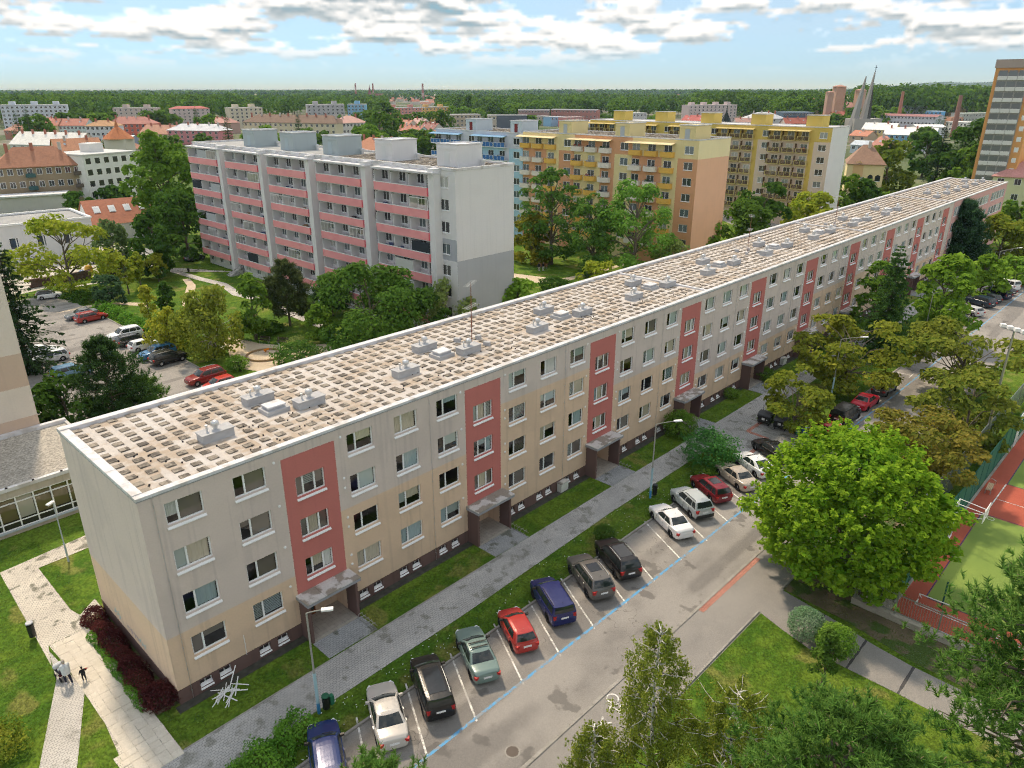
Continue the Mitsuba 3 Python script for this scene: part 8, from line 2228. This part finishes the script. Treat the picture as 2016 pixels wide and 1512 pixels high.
# trees among the roofs
PX = lambda px, dist: CAM[:2] + dist * unit(np.array([.67249 / .9277 + (px - 1008) / 1556.9 * .68885, .63904 / .9277 - (px - 1008) / 1556.9 * .72490]))
for i, (px, dist, h, R, kind) in enumerate([(18, 470, 22, 8, 's'), (40, 500, 24, 5, 's'), (55, 520, 18, 8, 'd'), (110, 640, 16, 10, 'd'), (150, 660, 17, 12, 'd'), (185, 620, 16, 9, 'l'), (205, 640, 15, 9, 'd'), (268, 650, 15, 12, 'd'), (300, 640, 16, 12, 'd'), (320, 655, 13, 9, 'l'),
                                          (378, 560, 22, 6, 's'), (400, 580, 15, 8, 'l'), (437, 455, 21, 6, 's'), (505, 470, 12, 8, 'l'), (580, 480, 20, 6, 's'), (530, 620, 14, 12, 'd'), (600, 455, 11, 8, 'd'), (717, 390, 14, 12, 'l'), (742, 430, 19, 11, 'd'), (750, 700, 20, 12, 'd'), (700, 640, 16, 14, 'd'),
                                          (790, 640, 14, 9, 'd'), (822, 660, 13, 9, 'd'), (862, 560, 17, 12, 'd'), (800, 400, 10, 6, 'l'), (812, 420, 12, 6, 'd'), (842, 400, 12, 9, 'd'), (922, 900, 25, 6, 'd'), (1045, 640, 11, 8, 'l'), (975, 870, 18, 16, 'd'), (910, 830, 15, 16, 'l'), (1010, 900, 16, 14, 'l'),
                                          (1060, 920, 18, 18, 'l'), (1155, 930, 19, 18, 'd'), (1300, 560, 15, 8, 'l'), (1215, 760, 14, 10, 'd'), (1560, 830, 24, 18, 'l'), (1590, 860, 24, 16, 'l'), (1665, 640, 14, 10, 'd'), (1690, 690, 17, 9, 'd'), (1730, 800, 16, 12, 'l'), (1770, 820, 15, 12, 'l'), (1835, 520, 10, 8, 'd'), (1862, 640, 15, 7, 's'), (1872, 650, 14, 6, 's'), (1640, 420, 9, 6, 'l'), (385, 452, 9, 6, 'd'), (170, 400, 10, 8, 'd'), (300, 350, 14, 9, 'd')]):
    x, y = PX(px, dist); r_ = np.random.default_rng(700 + i)
    if kind == 's': cr, wd = spruce(h, R * .8, r_, 'sprucemid', dens=.6)
    else: cr, wd = broadleaf('round', h, R, h * .12, 1.3 + dist * .0012, r_, clump=.34, hue='mid' if kind == 'l' else 'darkmid', dens=1.3)
    add_tree('town_spruce' if kind == 's' else 'town_tree', ('dark pointed spruce rising among the distant town roofs' if kind == 's' else 'yellowish green leafy tree among the distant town buildings' if kind == 'l' else 'dark green leafy tree among the distant town buildings'), x, y, cr, wd,
             group={'s': 'spruces among the town roofs', 'l': 'lighter trees among the town buildings', 'd': 'darker trees among the town buildings'}[kind])


def woods(label, px0, px1, d0, d1, n, h0, h1, seed, size=3.0, per=46, z0=0.0):
    r_ = np.random.default_rng(seed)
    px, d = r_.uniform(px0, px1, n), np.sqrt(r_.uniform(d0 ** 2, d1 ** 2, n))
    P, N_l, C_l, S_l = [], [], [], []
    tr = MB()
    for i in range(n):
        x, y = PX(px[i], d[i]); h = r_.uniform(h0, h1) * (.8 + .4 * meshkit.noise(np.array([x * .012, y * .012, 0.5]), 4)); R = h * r_.uniform(.26, .38)
        q = unit(r_.normal(size=(per, 3)) + [0, 0, .5]); rad = r_.uniform(.7, 1.02, (per, 1)) * (1 + .2 * np.sin(q[:, :1] * 5 + q[:, 1:2] * 4 + i))
        P.append(q * rad * [R, R, h * .36] + [x, y, h * .64 + z0]); N_l.append(unit(q + r_.normal(0, .35, (per, 3)))); S_l.append(np.full(per, size * (.7 + d[i] / d1 * .5)))
        C_l.append(leaf_cols(('mid', 'darkmid', 'forest', 'oak', 'darkmid')[r_.integers(5)], per, r_) * .9)
        if i % 3 == 0: tr.tube([(x, y, 0), (x, y, h * .6)], [.5, .25], 4, cap=False)
    v, f, c = leaf_cloud(np.vstack(P), np.vstack(N_l), np.concatenate(S_l) * r_.uniform(.7, 1.3, n * per), np.vstack(C_l), r_, 1.2)
    k = thing('woodland', None, None); labels[k] = {'label': label, 'kind': 'stuff'}
    put('crowns', (v, f), 'm_leaf', k, color=c); put('trunks', tr, 'm_bark', k)
woods('dense dark riverside wood along the left horizon', -40, 470, 820, 1500, 900, 20, 26, 1)
woods('tree belt behind the grey and blue slab blocks', 440, 760, 850, 1800, 520, 16, 21, 2)
woods('tree belt across the middle distance', 860, 1400, 900, 1700, 950, 14, 22, 3)
woods('tall wood behind the pale pink slab block', 1370, 1660, 830, 1400, 620, 20, 30, 4)
woods('wooded rise behind the twin spires on the right', 1690, 2060, 950, 1600, 900, 24, 36, 5, 3.4)
woods('scattered trees of the far plain', 560, 1500, 1900, 4200, 1400, 9, 18, 6, 6.5, 18)
woods('dark wood strip on the far left plain', -60, 1000, 3200, 5600, 1500, 15, 22, 7, 12, 14)
woods('dark wood strip on the far right plain', 1000, 1800, 3600, 6000, 1200, 18, 26, 8, 12, 14)
# the far town as one mass of small roofs
def far_town():
    r_ = np.random.default_rng(66); w, rf = MB(), MB(); cw, cr = [], []
    for i in range(520):
        px = r_.uniform(640, 1420); d = r_.uniform(1500, 3600)
        if r_.random() < .45: px = r_.uniform(840, 1340); d = r_.uniform(1900, 2900)
        x, y = PX(px, d); L, D_, h = r_.uniform(9, 22), r_.uniform(8, 11), r_.uniform(4, 8); a = r_.uniform(0, 3.1)
        w.obox((x, y, h / 2), (L, D_, h), a); cw += [r_.choice([.5, .6, .66]) * np.array([1, .92, .82])] * 8
        R2 = rotz(a); v = np.array([(-L / 2, -D_ / 2, h), (L / 2, -D_ / 2, h), (L / 2, D_ / 2, h), (-L / 2, D_ / 2, h), (-L / 2, 0, h + 4), (L / 2, 0, h + 4)]) @ R2.T + [x, y, 0]
        rf.add(v, [[0, 1, 5], [0, 5, 4], [2, 3, 4], [2, 4, 5], [0, 4, 3], [1, 2, 5]])
        cr += [np.array([(.46, .18, .13), (.42, .22, .17), (.5, .26, .2), (.6, .58, .56)][r_.integers(4)])] * 6
    k = thing('distant_town', None, None); labels[k] = {'label': 'far-off mass of small red roofs on the plain', 'kind': 'stuff'}
    put('house_walls', w, 'm_vc', k, color=np.array(cw)); put('house_roofs', rf, 'm_vc', k, color=np.array(cr))
far_town()
# hills along the horizon
def hills():
    ps = [-400, -100, 0, 100, 200, 330, 640, 700, 890, 1000, 1100, 1300, 1450, 1600, 1700, 1780, 1810, 1850, 1900, 1950, 2016, 2300, 2700]
    ys = [178, 180, 181, 180, 178.4, 177, 176.6, 177.6, 176, 176.6, 178, 178, 178, 176.5, 173.5, 169, 166, 164.2, 165.3, 164, 165, 172, 176]
    pxs = np.linspace(-400, 2700, 320); yy = np.interp(pxs, ps, ys) + .35 * np.sin(pxs * .05) + .25 * np.sin(pxs * .13 + 1)
    rr = np.linspace(4800, 14000, 60); V = []
    for i, px in enumerate(pxs):
        top = CAM[2] + (175 - yy[i]) / 1557 * 9600
        for r in rr:
            h = max(top, 4) * math.exp(-((r - 9600) / (1700 if px > 1500 else 2600)) ** 2)
            x, y = PX(px, r)
            h += 9 * float(meshkit.fbm(np.array([x * .0012, y * .0012, 2.0]), 3, 3)) - 5
            V.append((x, y, max(h, -.5)))
    n = len(rr); f = [(a, a + n, a + n + 1, a + 1) for i in range(len(pxs) - 1) for a in range(i * n, i * n + n - 1)]
    tag(put('hills', (np.array(V), np.array(f)), 'm_hill', smooth=True), 'low wooded hills along the horizon', kind='structure')
def hillc(p, n, uv):
    wood = smoothstep(.40, .52, fbm(p.x * .0011, p.y * .0011, 2.0, octaves=4))
    fld = mix((.13, .16, .07), (.26, .24, .15), cell_rand(p.x / 500 + noise(p.x * .002, p.y * .002), p.y / 340))
    return mix(fld, (.022, .045, .020), dr.maximum(wood, smoothstep(26.0, 40.0, p.z))) * (.8 + .4 * noise(p.x * .02, p.y * .02))
mat('m_hill', principled(proc(hillc), .95))
hills()
# the air: a faint haze over the whole plain
scene['air'] = {'type': 'homogeneous', 'albedo': {'type': 'rgb', 'value': [.90, .95, .985]}, 'sigma_t': {'type': 'rgb', 'value': [3.2e-5, 4.4e-5, 5.8e-5]}}
scene['haze'] = {'type': 'cube', 'to_world': T4().translate([0, 0, 64.0]).scale([27000, 27000, 66.5]), 'bsdf': {'type': 'null'}, 'interior': {'type': 'ref', 'id': 'air'}}
labels['haze'] = {'label': 'thin blue haze of the summer air', 'kind': 'stuff'}
scene['camera']['medium'] = {'type': 'ref', 'id': 'air'}
